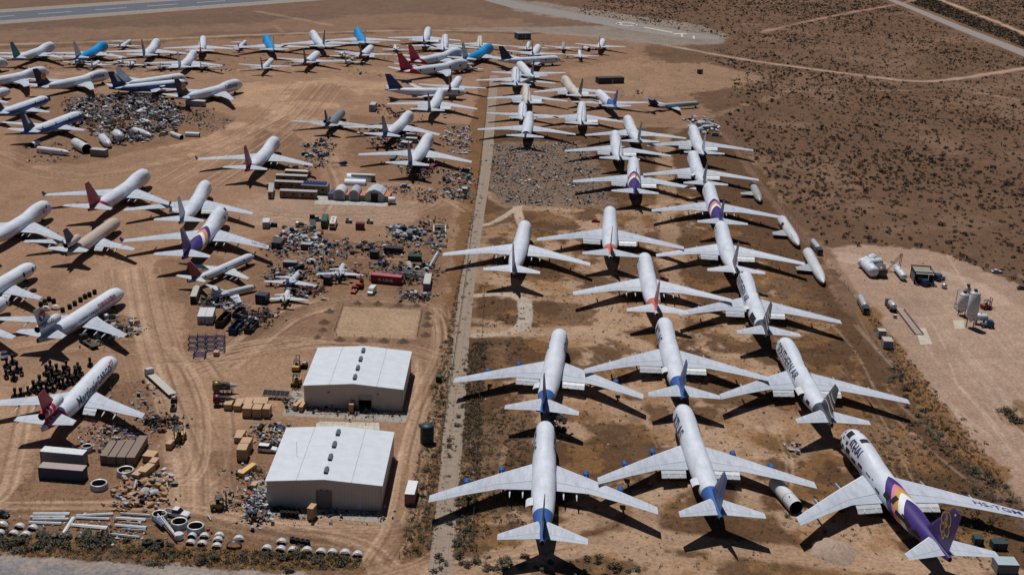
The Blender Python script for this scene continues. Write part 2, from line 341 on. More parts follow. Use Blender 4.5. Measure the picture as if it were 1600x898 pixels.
for pts in ([(1085, 340), (1150, 352), (1170, 340)], [(905, 545), (930, 560), (960, 600)], [(1200, 660), (1230, 720), (1220, 780)], [(940, 600), (990, 640), (1020, 700)], [(800, 700), (790, 760), (830, 820)], [(1390, 700), (1430, 790), (1500, 850)], [(1180, 470), (1230, 500), (1300, 510)]):
    tracks(pts, 5, 4, .5)
# rubble field soil
paint([(768, 222), (905, 220), (940, 260), (955, 325), (790, 322), (765, 300)], (.19, .13, .095), 4, 6, .9, .8)
# sand lot at the right with its road
paint([(1290, 386), (1340, 381), (1440, 388), (1500, 402), (1540, 425), (1620, 455), (1760, 520), (1760, 980), (1610, 810), (1560, 742), (1500, 688), (1440, 604), (1398, 550), (1348, 478), (1306, 425)], SAND, 3, 4, 1, .02)
paint([(1480, 440), (1600, 480), (1700, 600), (1600, 620), (1500, 560), (1450, 500)], (.36, .25, .19), 15, 18, .6, 0)
paint([(1560, 640), (1590, 625), (1640, 640), (1640, 690), (1600, 672), (1572, 660)], (.2, .12, .07), 2, 3, 1, 1)
paint([(1440, 640), (1480, 660), (1560, 742), (1620, 800), (1640, 860), (1560, 760), (1500, 700)], (.24, .15, .10), 4, 8, .7, .6)
for k in range(26):
    x = rnd.uniform(1300, 1600); y = rnd.uniform(400, 620)
    tracks([(x, y), (x + rnd.uniform(20, 60), y + rnd.uniform(30, 60)), (x + rnd.uniform(60, 160), y + rnd.uniform(80, 160))], 3, 2, .6, ((.46, .34, .27), (.26, .175, .13)))
stroke([(1320, 400), (1350, 410), (1420, 425), (1500, 430), (1560, 470)], 10, (.47, .34, .27), .5, 3, 4)
stroke([(1345, 470), (1398, 548), (1446, 622), (1500, 690), (1558, 745)], 7, ORANGE, .9, 2, 4, 1); stroke([(1292, 392), (1350, 480)], 3, (.25, .16, .11), .9, 1, 1, .6)
# outer fence track in the desert
stroke([(1105, 180), (1150, 230), (1200, 305), (1262, 380), (1300, 400)], 5, (.17, .10, .068), .8, 1.5, 1.5, .3)
# desert roads
stroke([(870, 53), (960, 59), (1050, 72), (1130, 88), (1200, 99), (1350, 119), (1438, 129), (1500, 123), (1600, 107), (1700, 90)], 6.5, (.34, .235, .18), .95, 2, 1.5, .0)
stroke([(1190, 50), (1300, 25), (1400, 8), (1450, -5)], 5, (.32, .20, .145), .75, 3, 4, .1); stroke([(1450, -8), (1500, 12), (1600, 52), (1700, 95)], 6, (.40, .28, .21), .9, 3, 3, .0)
stroke([(1120, 130), (1200, 145), (1290, 140), (1430, 142), (1500, 140), (1590, 156)], 4, (.28, .18, .125), .6, 3, 4, .2); stroke([(1050, 205), (1120, 178), (1200, 155), (1240, 140)], 6, (.27, .165, .11), .6, 3, 5, .3)
for p in ([(950, 130), (1010, 100), (1110, 100), (1180, 120), (1150, 135), (1080, 150), (980, 150)], [(880, 108), (1000, 92), (1030, 96), (960, 118), (900, 122)]): paint(p, (.30, .185, .12), 8, 14, .8, .3)
paint([(800, -2), (1100, 40), (1140, 60), (1120, 68), (1030, 72), (900, 55), (700, 45), (860, 42), (960, 42), (800, 16)], (.25, .205, .175), 8, 8, .9, .9)
# gravel road at the bottom left
paint([(-300, 862), (0, 867), (150, 872), (300, 882), (420, 893), (560, 900), (620, 960), (-300, 1000)], (.265, .222, .20), 2, 3, 1, .0)
paint([(-100, 876), (120, 878), (230, 890), (300, 940), (-100, 960)], (.17, .17, .185), 6, 10, .8, 0)
paint([(500, 470), (560, 458), (670, 466), (700, 490), (700, 560), (660, 560), (600, 540), (470, 548), (380, 560), (300, 556), (360, 520), (430, 490)], (.195, .115, .072), 5, 8, .8, .1)
paint([(400, 505), (470, 480), (500, 474), (440, 520), (380, 552), (340, 560)], (.135, .078, .048), 4, 6, .55, .2)
# wheel tracks in the yard
M_ = [([(210, 420), (228, 520), (262, 620), (300, 720), (300, 800)], 26, 26), ([(60, 600), (40, 700), (20, 780), (-40, 800)], 12, 10), ([(0, 797), (150, 796), (300, 800), (420, 830), (560, 850), (600, 890)], 10, 22), ([(320, 800), (380, 815), (480, 815), (620, 830), (640, 800), (650, 700), (672, 620)], 10, 18),
      ([(670, 560), (672, 620), (645, 720), (630, 820), (590, 880)], 10, 16), ([(480, 480), (560, 463), (650, 470), (690, 490), (698, 540), (680, 600)], 9, 22), ([(340, 570), (400, 520), (450, 485), (520, 470)], 22, 34), ([(300, 575), (380, 545), (460, 535), (520, 540)], 14, 22), ([(690, 480), (700, 540), (672, 600), (650, 640)], 10, 16), ([(250, 560), (350, 560), (420, 548), (500, 530), (640, 545), (680, 560)], 10, 16), ([(300, 760), (330, 740), (340, 680), (330, 600), (280, 540)], 12, 12),
      ([(500, 130), (440, 200), (350, 260), (300, 290)], 40, 22), ([(470, 210), (520, 250), (540, 300), (520, 330)], 10, 10), ([(400, 335), (520, 345), (650, 335), (700, 300)], 14, 14), ([(560, 285), (640, 290), (680, 300), (730, 330)], 8, 8), ([(0, 235), (100, 275), (200, 265), (330, 235), (440, 180)], 30, 18), ([(0, 115), (200, 120), (450, 108), (600, 112), (750, 150)], 20, 12), ([(440, 400), (520, 396), (600, 402), (660, 400)], 5, 5), ([(675, 860), (640, 880), (560, 900)], 8, 10), ([(690, 880), (800, 870), (900, 850)], 7, 8), ([(0, 560), (100, 540), (220, 540)], 20, 10)]
for p, w, n in M_: tracks(p, w, int(n * 1.2), .5)
paint([(536, 478), (660, 483), (651, 530), (520, 525)], (.335, .230, .150), 1.2, .8, 1, .05)
stroke([(532, 474), (665, 479), (655, 535), (514, 530), (532, 474)], 3.5, (.19, .115, .075), .8, 1, .8, sm=0)
# oil stains and blown sand
a = np.clip((vnoise(gx + 40, gy + 10, 17, 4) - .60) * 7, 0, 1)[:, None] * .30; soil[:] = soil * (1 - a) + soil * np.array((.66, .64, .62)) * a
soil *= (1 + (N2[:, None] - .5) * .28) * (1 + (N4[:, None] - .5) * .22 * (0.4 + veg[:, None]))
me = bpy.data.meshes.new("ground"); gz = np.zeros(gx.size)
co = np.stack([gx, gy, gz], 1).astype(np.float32)
me.vertices.add(gx.size); me.vertices.foreach_set('co', co.ravel())
ii = (np.arange(NRW - 1)[:, None] * NCL + np.arange(NCL - 1)[None, :]).ravel(); q = np.stack([ii, ii + 1, ii + NCL + 1, ii + NCL], 1).astype(np.int32)
me.loops.add(q.size); me.loops.foreach_set('vertex_index', q.ravel()); me.polygons.add(len(q)); me.polygons.foreach_set('loop_start', np.arange(0, q.size, 4, dtype=np.int32)); me.polygons.foreach_set('loop_total', np.full(len(q), 4, np.int32))
me.update(calc_edges=True)
at = me.color_attributes.new("soil", 'FLOAT_COLOR', 'POINT'); at.data.foreach_set('color', np.concatenate([np.clip(soil, 0, 1), np.clip(veg, 0, 1)[:, None]], 1).astype(np.float32).ravel())
m, nt, b = _nt("soil"); N = nt.nodes; Lk = nt.links
an = N.new("ShaderNodeAttribute"); an.attribute_name = 'soil'
nf = _noise(nt, .9, 6, .75, 'Object'); ng = _noise(nt, 3.5, 4, .7, 'Object'); nh = _noise(nt, .22, 5, .65, 'Object')
c = _mixc(nt, 1., an.outputs['Color'], _ramp(nt, nf.outputs[0], [(.34, (.62, .60, .58)), (.50, (1, 1, 1)), (.66, (1.26, 1.24, 1.21))]), 'MULTIPLY')
dk = _ramp(nt, ng.outputs[0], [(.40, (.50, .52, .50)), (.54, (1, 1, 1)), (.70, (1.35, 1.3, 1.2))])
c = _mixc(nt, _math(nt, 'MULTIPLY', an.outputs['Alpha'], .85), c, _mixc(nt, 1., c, dk, 'MULTIPLY'))
c = _mixc(nt, .6, c, _mixc(nt, 1., c, _ramp(nt, nh.outputs[0], [(.35, (.80, .79, .78)), (.6, (1.08, 1.07, 1.05))]), 'MULTIPLY'))
Lk.new(c, b.inputs['Base Color']); b.inputs['Roughness'].default_value = .95; b.inputs['Specular IOR Level'].default_value = .1
bp = N.new("ShaderNodeBump"); bp.inputs['Strength'].default_value = .5; bp.inputs['Distance'].default_value = .35; Lk.new(nf.outputs[0], bp.inputs['Height']); Lk.new(bp.outputs[0], b.inputs['Normal'])
me.materials.append(m); ground = link('ground', me); ground['kind'] = 'structure'
# ------------------------------------------------------------------ paved surfaces
def strip(name, left, right, z, m, kind='structure', sub=1):
    n = len(left); L_ = [G(*p) for p in left]; R_ = [G(*p) for p in right]
    vs = [(v.x, v.y, z) for v in L_] + [(v.x, v.y, z) for v in R_]
    b = MB(); b.add(vs, [(i, n + i, n + i + 1, i + 1) for i in range(n - 1)]); o = b.build(name, m); o['kind'] = kind; return o
def paved(rgb, scale, joints=None, cr=.5):
    m, nt, b = _nt("paving"); n = _noise(nt, .35, 6, .7); n2 = _noise(nt, 2.5, 4, .7)
    c = _ramp(nt, n.outputs[0], [(.3, tuple(v * .74 for v in rgb)), (.65, tuple(v * 1.1 for v in rgb))])
    if joints:
        tc = nt.nodes.new("ShaderNodeTexCoord"); sp = nt.nodes.new("ShaderNodeSeparateXYZ"); nt.links.new(tc.outputs['Object'], sp.inputs[0])
        for o_, s_ in ((1, joints), (0, joints * .6)):
            f = _math(nt, 'LESS_THAN', _math(nt, 'FRACT', _math(nt, 'DIVIDE', sp.outputs[o_], s_)), .05); c = _mixc(nt, _math(nt, 'MULTIPLY', f, .55), c, (.10, .075, .05))
    c = _mixc(nt, _ramp(nt, n2.outputs[0], [(.42, (cr,) * 3), (.55, (0, 0, 0))]), c, (.24, .16, .11)); nt.links.new(c, b.inputs['Base Color']); b.inputs['Roughness'].default_value = .9; b.inputs['Specular IOR Level'].default_value = .15; return m
P_RUN = paved((.105, .115, .14), 1, None, .12); P_EDGE = paved((.26, .215, .185), 1, None, .3); P_CONC = paved((.265, .222, .182), 1, 5.5, .85); P_LINE = mat((.55, .55, .55), .8, 0, .3); P_PAD = paved((.30, .275, .25), 1, 6, .35)
def up(x, d=0): return (x, 19 - .0672 * x + d)
def lo(x, d=0): return (x, 33.6 - .0745 * x + d)
xs = [-900, -500, -200, 0, 200, 400, 700]
strip('runway_shoulder', [up(x, -4) for x in xs], [lo(x, 4.6) for x in xs], .004, P_EDGE); strip('runway', [up(x) for x in xs], [lo(x) for x in xs], .012, P_RUN)
def lerp2(x, t): a, b = up(x), lo(x); return (x, a[1] + (b[1] - a[1]) * t)
mk = MB()
def seg(t, x0, x1, w):
    a, b = G(*lerp2(x0, t)), G(*lerp2(x1, t)); d = (b - a).normalized(); n = Vector((-d.y, d.x, 0)) * w / 2
    mk.add([(v.x, v.y, .022) for v in (a - n, b - n, b + n, a + n)], [(0, 1, 2, 3)])
for x0, x1 in ((-330, -280), (-180, -120), (-60, 22), (60, 112), (148, 198), (230, 278), (308, 352)): seg(.5, x0, x1, 1.1)
for k in range(-9, 7): seg(.03, k * 100, k * 100 + 100, .9); seg(.97, k * 100, k * 100 + 100, .9)
mk.build('runway_markings', P_LINE)['kind'] = 'structure'
strip('old_runway', [(760, -12), (800, 2), (900, 21), (1000, 37), (1070, 49), (1126, 58)], [(740, -4), (800, 13), (900, 31), (1000, 50), (1060, 58.5), (1122, 62)], .012, paved((.235, .215, .205), 1, None, .3))
mk = MB()
for cx, cy, rr in ((979, 37.8, 8.5),):
    c_ = G(cx, cy)
    for i in range(16):
        a0, a1 = i * math.pi / 8, (i + 1) * math.pi / 8; mk.add([(c_.x + r_ * math.cos(a), c_.y + r_ * 1.4 * math.sin(a), .022) for r_, a in ((rr, a0), (rr, a1), (rr - 2.2, a1), (rr - 2.2, a0))], [(0, 1, 2, 3)])
for q in ([(962, 36.2), (972, 37.4), (972, 38.6), (962, 37.4)], [(988, 38.6), (996, 38.4), (996, 39.6), (988, 39.8)], [(1008, 42.2), (1052, 50.6), (1050, 51.6), (1006, 43.2)], [(1052, 52.6), (1073, 51.8), (1073, 53.2), (1052, 54)], [(1064, 53.6), (1067, 53.6), (1067, 58), (1064, 58)], [(1082, 56.5), (1085, 56.5), (1086, 61), (1083, 61)]):
    mk.add([(*G(*p)[:2], .022) for p in q], [(0, 1, 2, 3)])
mk.build('old_runway_markings', mat((.55, .48, .40), .8))['kind'] = 'structure'
strip('desert_highway', [(1370, -12), (1397, -1), (1440, 16), (1500, 40), (1560, 63), (1640, 93)], [(1350, -12), (1386, 0), (1432, 19), (1492, 45), (1552, 69), (1632, 102)], .006, paved((.25, .215, .205), 1, None, .15))
strip('concrete_strip', [(640, 985), (668, 898), (672, 871), (685.6, 756), (693, 673), (708, 533), (718, 450), (727, 400), (742, 320), (751, 268), (755, 225), (762, 160), (766, 118)], [(690, 985), (704, 898), (708, 868), (718, 748), (724.5, 673), (733, 533), (741, 450), (747, 400), (759, 320), (767, 268), (771, 225), (775, 160), (779, 118)], .006, P_CONC)
def pad(name, pts, z=.006, m=None):
    b = MB(); vs = [(*G(*p)[:2], z) for p in pts]; b.add(vs, [tuple(range(len(pts)))]); o = b.build(name, m or P_PAD); o['kind'] = 'structure'; return o
pad('concrete_pad', [(455, 611), (440, 648), (633, 660), (640, 645), (560, 640), (475, 636), (476, 611)]); pad('concrete_pad', [(494, 661), (500, 658), (592, 660), (593, 672), (494, 668)], .02, paved((.46, .43, .36), 1, 3, .1)); pad('concrete_pad', [(395, 750), (417, 750), (417, 792), (597, 800), (600, 817), (480, 806), (390, 805)])
pad('concrete_pad', [(496, 306), (545, 306), (606, 312), (604, 322.5), (491, 318.5)], .006, paved((.40, .38, .36), 1, 5, .15))
for q in (((1430, 512), (1446, 512), (1457, 537), (1438, 538)), ((1399, 482), (1412, 482), (1416, 487), (1402, 487)), ((1489, 500), (1506, 500), (1507, 513), (1492, 513))): pad('concrete_pad', q, .006, paved((.45, .41, .34), 1, None, .1))
# ------------------------------------------------------------------ aircraft (x aft from the nose, y to the right wing, z up; ground at 0)
def itp(tab, x):
    if x <= tab[0][0]: return tab[0][1]
    for (a, p), (b, q) in zip(tab, tab[1:]):
        if x <= b:
            t = (x - a) / (b - a); t = t * t * (3 - 2 * t) * .5 + t * .5; return p + (q - p) * t
    return tab[-1][1]
TY = {
 'jumbo': dict(L=68.5, hw=3.25, zb=2.05, zt=8.55, nl=10, ts=43, nz=5.2, tb=6.3, tt=7.6, we=.5,
   hump=[(0, 4.5), (1.2, 6.6), (2.6, 8.0), (4.5, 9.3), (7, 10.0), (11, 10.2), (15, 10.1), (19, 9.6), (23, 8.8), (27, 8.0)],
   hr=[(0, .4), (1.2, 1.3), (3, 2.0), (6, 2.6), (9, 2.75), (27, 2.9)],
   wing=[(0, 19.2, 16, 3.6, .12), (3.2, 21.8, 14.4, 3.75, .12), (12, 29.4, 8.7, 4.5, .10), (20.8, 37.6, 6.0, 5.25, .09), (29.8, 46.2, 3.7, 6.05, .08)],
   tp=[(0, 57.4, 9.6, 7.2, .1), (1.5, 59.2, 8.2, 7.35, .1), (11.1, 67.8, 2.7, 8.4, .08)],
   fin=[(7.0, 52.5, 14.5, .5), (8.6, 55.6, 11.8, .5), (19.5, 66.2, 4.2, .22)],
   pyl=[(11.7, 4.0), (20.8, 3.2)], ng=8, mg=[(31.5, 1.9), (31.5, -1.9), (34.5, 5.4), (34.5, -5.4)], flap=[(3.8, 11), (12.6, 20.2)], canoe=[5.5, 9.0]),
 'widebody': dict(L=53, hw=2.82, zb=1.7, zt=7.2, nl=7.5, ts=32, nz=4.0, tb=5.5, tt=6.9, we=.45, hump=None,
   wing=[(0, 16.8, 10, 2.9, .12), (2.8, 18.6, 9.0, 3.0, .12), (8, 22.8, 6.4, 3.6, .10), (22.4, 33.2, 2.7, 5.7, .08)],
   tp=[(0, 43, 7, 6.2, .1), (1.4, 44, 6.4, 6.3, .1), (8.4, 49.6, 2.5, 7.2, .08)],
   fin=[(6.0, 39, 12, .4), (7.2, 41.2, 9.4, .4), (16.2, 49.6, 3.6, .2)],
   pyl=[(8, 3.4)], ng=7, mg=[(26, 4.3), (26, -4.3)], flap=[(3.4, 7.4), (8.8, 15.5)], canoe=[5.5, 10.5, 14.5]),
 'trijet': dict(L=57.5, hw=3.01, zb=1.7, zt=7.72, nl=8, ts=38, nz=4.0, tb=5.3, tt=7.0, we=.5, hump=None,
   wing=[(0, 21.8, 12.6, 3.0, .12), (3, 23.8, 11, 3.1, .12), (9, 29, 7.5, 3.7, .10), (25.8, 42.4, 3.0, 6.1, .08)],
   tp=[(0, 46.5, 8.4, 6.6, .1), (1.5, 47.6, 7.8, 6.7, .1), (9, 53.6, 3, 7.8, .08)],
   fin=[(6.4, 44.5, 10.5, .5), (9.4, 46.0, 9.6, .5), (11.4, 48.0, 8.4, .42), (17.6, 54.4, 4.2, .2)],
   tube=(44.2, 57.2, 10.1, 1.55), pyl=[(8.2, 3.6)], ng=7.5, mg=[(31, 4.8), (31, -4.8)], flap=[(3.6, 8.2), (9.6, 17)], canoe=[5.5, 11, 15.5]),
 'narrowbody': dict(L=46.5, hw=1.9, zb=1.6, zt=5.6, nl=6, ts=30, nz=3.3, tb=4.4, tt=5.4, we=.3, hump=None,
   wing=[(0, 15.5, 8.5, 2.3, .12), (1.9, 16.6, 7.8, 2.4, .12), (6, 20, 5.4, 2.9, .1), (19, 28.2, 2.1, 4.7, .08)],
   tp=[(0, 38.5, 5, 4.9, .1), (1, 39.2, 4.6, 5, .1), (7.6, 43.4, 1.8, 5.7, .08)],
   fin=[(4.8, 34.5, 9.5, .3), (5.7, 37, 6.8, .3), (13.4, 43.4, 2.9, .15)],
   pyl=[(6.5, 2.4)], ng=5, mg=[(23.5, 3.4), (23.5, -3.4)], flap=[(2.4, 5.6), (6.6, 13)], canoe=[4, 8.5, 12]),
 'rear_engine': dict(L=43, hw=1.67, zb=1.3, zt=4.7, nl=5, ts=31, nz=2.7, tb=3.6, tt=4.5, we=.25, hump=None,
   wing=[(0, 17.5, 7.2, 1.6, .12), (1.7, 18.6, 6.4, 1.7, .12), (16.4, 27, 1.8, 3.1, .08)],
   tp=[(0, 39.6, 4.2, 9.2, .1), (6.1, 42.6, 1.8, 9.2, .08)], fin=[(4.2, 33.5, 8.0, .3), (9.3, 39.2, 4.6, .2)],
   pods=[(31, 6, 2.75, 3.5, .8)], ng=3, mg=[(23, 2.5), (23, -2.5)], flap=[(2.2, 8)], canoe=[3.5, 7]),
 'bizjet': dict(L=18, hw=1.05, zb=.9, zt=3.0, nl=3.6, ts=11.5, nz=1.7, tb=2.1, tt=2.7, we=.15, hump=None,
   wing=[(0, 7.2, 4.2, 1.1, .12), (1, 7.8, 3.6, 1.15, .12), (9, 11.6, 1.3, 1.65, .1)],
   tp=[(0, 15.2, 2, 5.3, .1), (3.4, 16.8, .9, 5.4, .08)], fin=[(2.5, 12.6, 4.2, .16), (5.4, 15.2, 2.1, .1)],
   pods=[(11.6, 3, 1.55, 2.5, .48)], ng=2, mg=[(9.6, 1.6), (9.6, -1.6)], flap=[], canoe=[]),
 'turboprop': dict(L=18, hw=1.15, zb=.9, zt=3.2, nl=3, ts=11, nz=1.8, tb=2.2, tt=2.9, we=.15, hump=None,
   wing=[(0, 6.6, 2.9, 1.5, .14), (1, 6.7, 2.8, 1.5, .14), (10, 7.5, 1.3, 2.1, .1)],
   tp=[(0, 14.8, 2.4, 3.4, .1), (4, 15.6, 1.3, 3.6, .08)], fin=[(2.8, 12.6, 4.6, .16), (6, 15.4, 1.9, .1)],
   nac=[(4.2, 4.4, 2.6, .52)], ng=2, mg=[(8, 2.6), (8, -2.6)], flap=[], canoe=[]),
}
def prof(T, x):
    n = 1 - (1 - min(x / T['nl'], 1)) ** 2.1; n = max(n, 0) ** .52
    hw, zb, zt = T['hw'] * n, T['nz'] + (T['zb'] - T['nz']) * n, T['nz'] + (T['zt'] - T['nz']) * (n ** 1.15)
    if x > T['ts']:
        t = (x - T['ts']) / (T['L'] - T['ts'])
        hw = T['we'] + (T['hw'] - T['we']) * (1 - t ** 1.65); zb = T['zb'] + (T['tb'] - T['zb']) * t ** 1.3; zt = T['zt'] + (T['tt'] - T['zt']) * t ** 1.4
    return (zb + zt) / 2, hw, (zt - zb) / 2
def P(T, x, phi, off=0.):
    """point of the fuselage surface at station x, angle phi from the top (positive to the right)"""
    zc, hw, hh = prof(T, x); s, c = math.sin(phi), math.cos(phi)
    r = 1 / math.sqrt((s / max(hw, .02)) ** 2 + (c / max(hh, .02)) ** 2)
    if T['hump'] and x < 27:
        rh = itp(T['hr'], x); dz = itp(T['hump'], x) - rh - zc; d = (c * dz) ** 2 - dz * dz + rh * rh
        if d > 0:
            r2 = c * dz + math.sqrt(d); k = .35; r = max(r, r2) + k * max(0, 1 - abs(r - r2) / 1.2) ** 2 * .35 if r2 > 0 else r
    r += off; return Vector((x, r * s, zc + r * c))
def mb_fuselage(T, NR=44):
    m = MB(); nl, L, ts = T['nl'], T['L'], T['ts']
    xs = [0] + [nl * t for t in (.012, .04, .09, .16, .25, .33, .41, .5, .6, .7, .8, .9, 1)]
    a = nl; step = (27 - nl) / 16 if T['hump'] else (ts - nl) / 4
    while a < (27 if T['hump'] else ts) - .1: a += step; xs.append(a)
    if T['hump']: xs += [31, 35, 39, 43]
    xs += [ts + (L - ts) * t for t in (.1, .2, .3, .4, .5, .6, .7, .8, .9, 1)]
    xs = sorted(set(round(x, 3) for x in xs)); vs = []
    for x in xs:
        for i in range(NR): vs.append(P(T, x, 2 * math.pi * i / NR))
    fs = [(j * NR + i, (j + 1) * NR + i, (j + 1) * NR + (i + 1) % NR, j * NR + (i + 1) % NR) for j in range(len(xs) - 1) for i in range(NR)]
    m.add(vs, fs, 0, True); m.add(vs[-NR:], [tuple(range(NR))], 1); return m
AF_U = [(0, .05), (.03, .30), (.10, .45), (.25, .55), (.45, .52), (.72, .30), (1, .03)]
AF_L = [(1, -.03), (.72, -.22), (.45, -.40), (.25, -.45), (.10, -.36), (.03, -.22)]
def mb_wing(secs, side, sub=2, mi=0):
    m = MB(); rings = []
    full = []
    for (a, b) in zip(secs, secs[1:]):
        for k in range(sub): full.append([p + (q - p) * k / sub for p, q in zip(a, b)])
    full.append(list(secs[-1])); y1 = secs[-1][0]; vs = []; uv = []
    pts = AF_U + AF_L; n = len(pts)
    for y, x0, ch, z, th in full:
        for u, w in pts: vs.append((x0 + u * ch, side * y, z + w * th * ch)); uv.append((u, y / y1))
    fs = []
    for j in range(len(full) - 1):
        for i in range(n):
            k = (i + 1) % n; f = (j * n + i, j * n + k, (j + 1) * n + k, (j + 1) * n + i); fs.append(f if side > 0 else f[::-1])
    m.add(vs, fs, mi, False, uv); m.add(vs[-n:], [tuple(range(n))[::side]], mi, False, [(.5, 1)] * n); return m
def mb_fin(secs):
    m = MB(); vs = []; uv = []; pts = [(0, 0), (.08, .7), (.3, 1), (.6, .9), (1, .08), (1, -.08), (.6, -.9), (.3, -1), (.08, -.7)]; n = len(pts); z0, z1 = secs[0][0], secs[-1][0]
    for z, x0, ch, th in secs:
        for u, w in pts: vs.append((x0 + u * ch, w * th * .5, z)); uv.append((u, .02 + .9 * (z - z0) / (z1 - z0)))
    fs = [(j * n + i, (j + 1) * n + i, (j + 1) * n + (i + 1) % n, j * n + (i + 1) % n) for j in range(len(secs) - 1) for i in range(n)]
    m.add(vs, fs, 0, False, uv); m.add(vs[-n:], [tuple(range(n))], 0, False, [(.5, .9)] * n); return m
def wat(T, y, key='wing'):
    s = T[key]
    for a, b in zip(s, s[1:]):
        if y <= b[0]:
            t = (y - a[0]) / (b[0] - a[0]); return [p + (q - p) * t for p, q in zip(a, b)]
    return list(s[-1])
MESH = {}
def meshes(kind):
    if kind in MESH: return MESH[kind]
    T = TY[kind]; D = {}; MESH[kind] = D
    D['fuselage'] = mb_fuselage(T).mesh('fuselage', [M_WHITE, M_DARK])
    for s in (1, -1):
        D['wing', s] = mb_wing(T['wing'], s).mesh('wing', [M_GREY]); D['tp', s] = mb_wing(T['tp'], s, 1).mesh('tailplane', [M_GREY])
        m = MB()
        for y0, y1 in T['flap'][:1]:
            a, b = wat(T, y0), wat(T, y1); k = 1.0 if T['hw'] > 2.5 else .6
            for st in range(2):       # two slotted panels, drooped behind the wing
                d0, d1 = (.12, 1.25) if st == 0 else (1.35, 2.25); d0 *= k; d1 *= k; z0, z1 = (.1, .62) if st == 0 else (.72, 1.35); z0 *= k; z1 *= k
                pa, pb = Vector((a[1] + a[2], s * y0, a[3])), Vector((b[1] + b[2], s * y1, b[3]))
                q = [pa + Vector((d0, 0, -z0)), pb + Vector((d0, 0, -z0)), pb + Vector((d1, 0, -z1)), pa + Vector((d1, 0, -z1))]
                if s < 0: q = q[::-1]
                m.hexa([v - Vector((0, 0, .16)) for v in q][::-1] and [v - Vector((0, 0, .16)) for v in q] + q, 0)
        D['flap', s] = m.mesh('flap', [mat((.56, .58, .62), .45, 0, .25, .8)]) if T['flap'] else None
        D['canoe', s] = []
        for y in T['canoe']:
            m = MB(); w = wat(T, y); x = w[1] + w[2]; z = w[3] - .45; r = .26 if T['hw'] > 2.5 else .18
            M = Matrix.Translation((x - 2.2, s * y, z)) @ Matrix.Rotation(R(97), 4, 'Y')
            m.lathe([(.02, 0), (r * .7, .5), (r, 1.4), (r * .9, 3.2), (r * .45, 4.4), (.02, 5)], 8, M)
            D['canoe', s].append(m.mesh('flap_track_fairing', [mat((.60, .61, .64), .45)]))
    D['fin'] = mb_fin(T['fin']).mesh('tail_fin', [M_WHITE])
    P_ = []
    for y, ln in T.get('pyl', []):
        for s, big in ((1, 0), (-1, 0), (1, 1), (-1, 1)):
            w = wat(T, y); m = MB(); x, z = w[1], w[3]
            p = [(x - ln, -.2, z - 1.3), (x + 2.0, -.22, z - 1.1), (x + 2.0, .22, z - 1.1), (x - ln, .2, z - 1.3), (x - ln + .2, -.16, z - .55), (x + 1.5, -.22, z - .1), (x + 1.5, .22, z - .1), (x - ln + .2, .16, z - .55)]
            m.hexa([(a, b + s * y, c) for a, b, c in p]); big and m.tube((x - ln - .6, s * y, z - 1.0), (x - ln + 1.6, s * y, z - .9), .85, .7, n=12); P_.append((big, m.mesh('engine_pylon', [mat((.36, .38, .42), .5)])))
    D['pyl'] = P_
    def gear(x, y, big):
        m = MB(); r = .62 if T['hw'] > 2.5 else (.5 if T['hw'] > 1.2 else .28); top = T['zb'] + 1.2 if abs(y) < 2.5 else wat(T, abs(y))[3]
        m.tube((x, y, r), (x, y, top), r * .3, n=8, mi=1)
        for dx in ((-.75, .75) if big else (0,)):
            for dy in (-.55, .55):
                dy *= r / .62; m.tube((x + dx, y + dy - .2, r), (x + dx, y + dy + .2, r), r, n=14, mi=0)
        if big: m.box((x, y, r), (2, .25, .3), mi=1)
        return m.mesh('landing_gear', [M_TYRE, M_STEEL])
    D['gear'] = [gear(T['ng'], 0, False)] + [gear(x, y, T['hw'] > 2.5) for x, y in T['mg']]
    # cockpit glazing
    m = MB()
    if T['hump']: x0, x1, ph = 3.4, 4.6, .62
    else: x0, x1, ph = T['nl'] * .17, T['nl'] * .33, .82
    NP = 8; vs = []
    for i in range(NP + 1):
        f = -ph + 2 * ph * i / NP; vs += [P(T, x0 + abs(f) * .9 * T['hw'] / 3, f, .03), P(T, x1 + abs(f) * 1.2 * T['hw'] / 3, f, .03)]
    m.add(vs, [(2 * i, 2 * i + 1, 2 * i + 3, 2 * i + 2) for i in range(NP)]); D['glass'] = m.mesh('cockpit_window', [M_GLASS])
    if 'tube' in T:      # engine through the fin
        xa, xb, z, r = T['tube']; m = MB(); M = Matrix.Translation((xa, 0, z)) @ Matrix.Rotation(R(90), 4, 'Y'); ln = xb - xa
        m.lathe([(r * .86, .5), (r * .9, 0), (r, .5), (r * 1.06, 2.2), (r * 1.02, ln * .6), (r * .72, ln)], 20, M, 0)
        m.lathe([(r * .86, .5), (.02, .9)], 20, M, 1); m.lathe([(r * .70, ln), (r * .62, ln - .8), (.02, ln - .8)], 20, M, 1); D['tube'] = m.mesh('tail_engine', [M_WHITE, M_DARK])
    pods = []
    for x, ln, y, z, r in T.get('pods', []):
        for s in (1, -1):
            m = MB(); M = Matrix.Translation((x, s * y, z)) @ Matrix.Rotation(R(90), 4, 'Y')
            m.lathe([(r * .8, .3), (r * .9, 0), (r, .4), (r, ln * .6), (r * .7, ln)], 14, M); m.lathe([(r * .8, .3), (.02, .4)], 14, M, 1); m.lathe([(r * .7, ln), (.02, ln - .3)], 14, M, 1)
            m.box((x + ln * .5, s * (y - r * 1.1), z), (ln * .5, r * 1.2, .25)); pods.append(m.mesh('engine', [M_WHITE, M_DARK]))
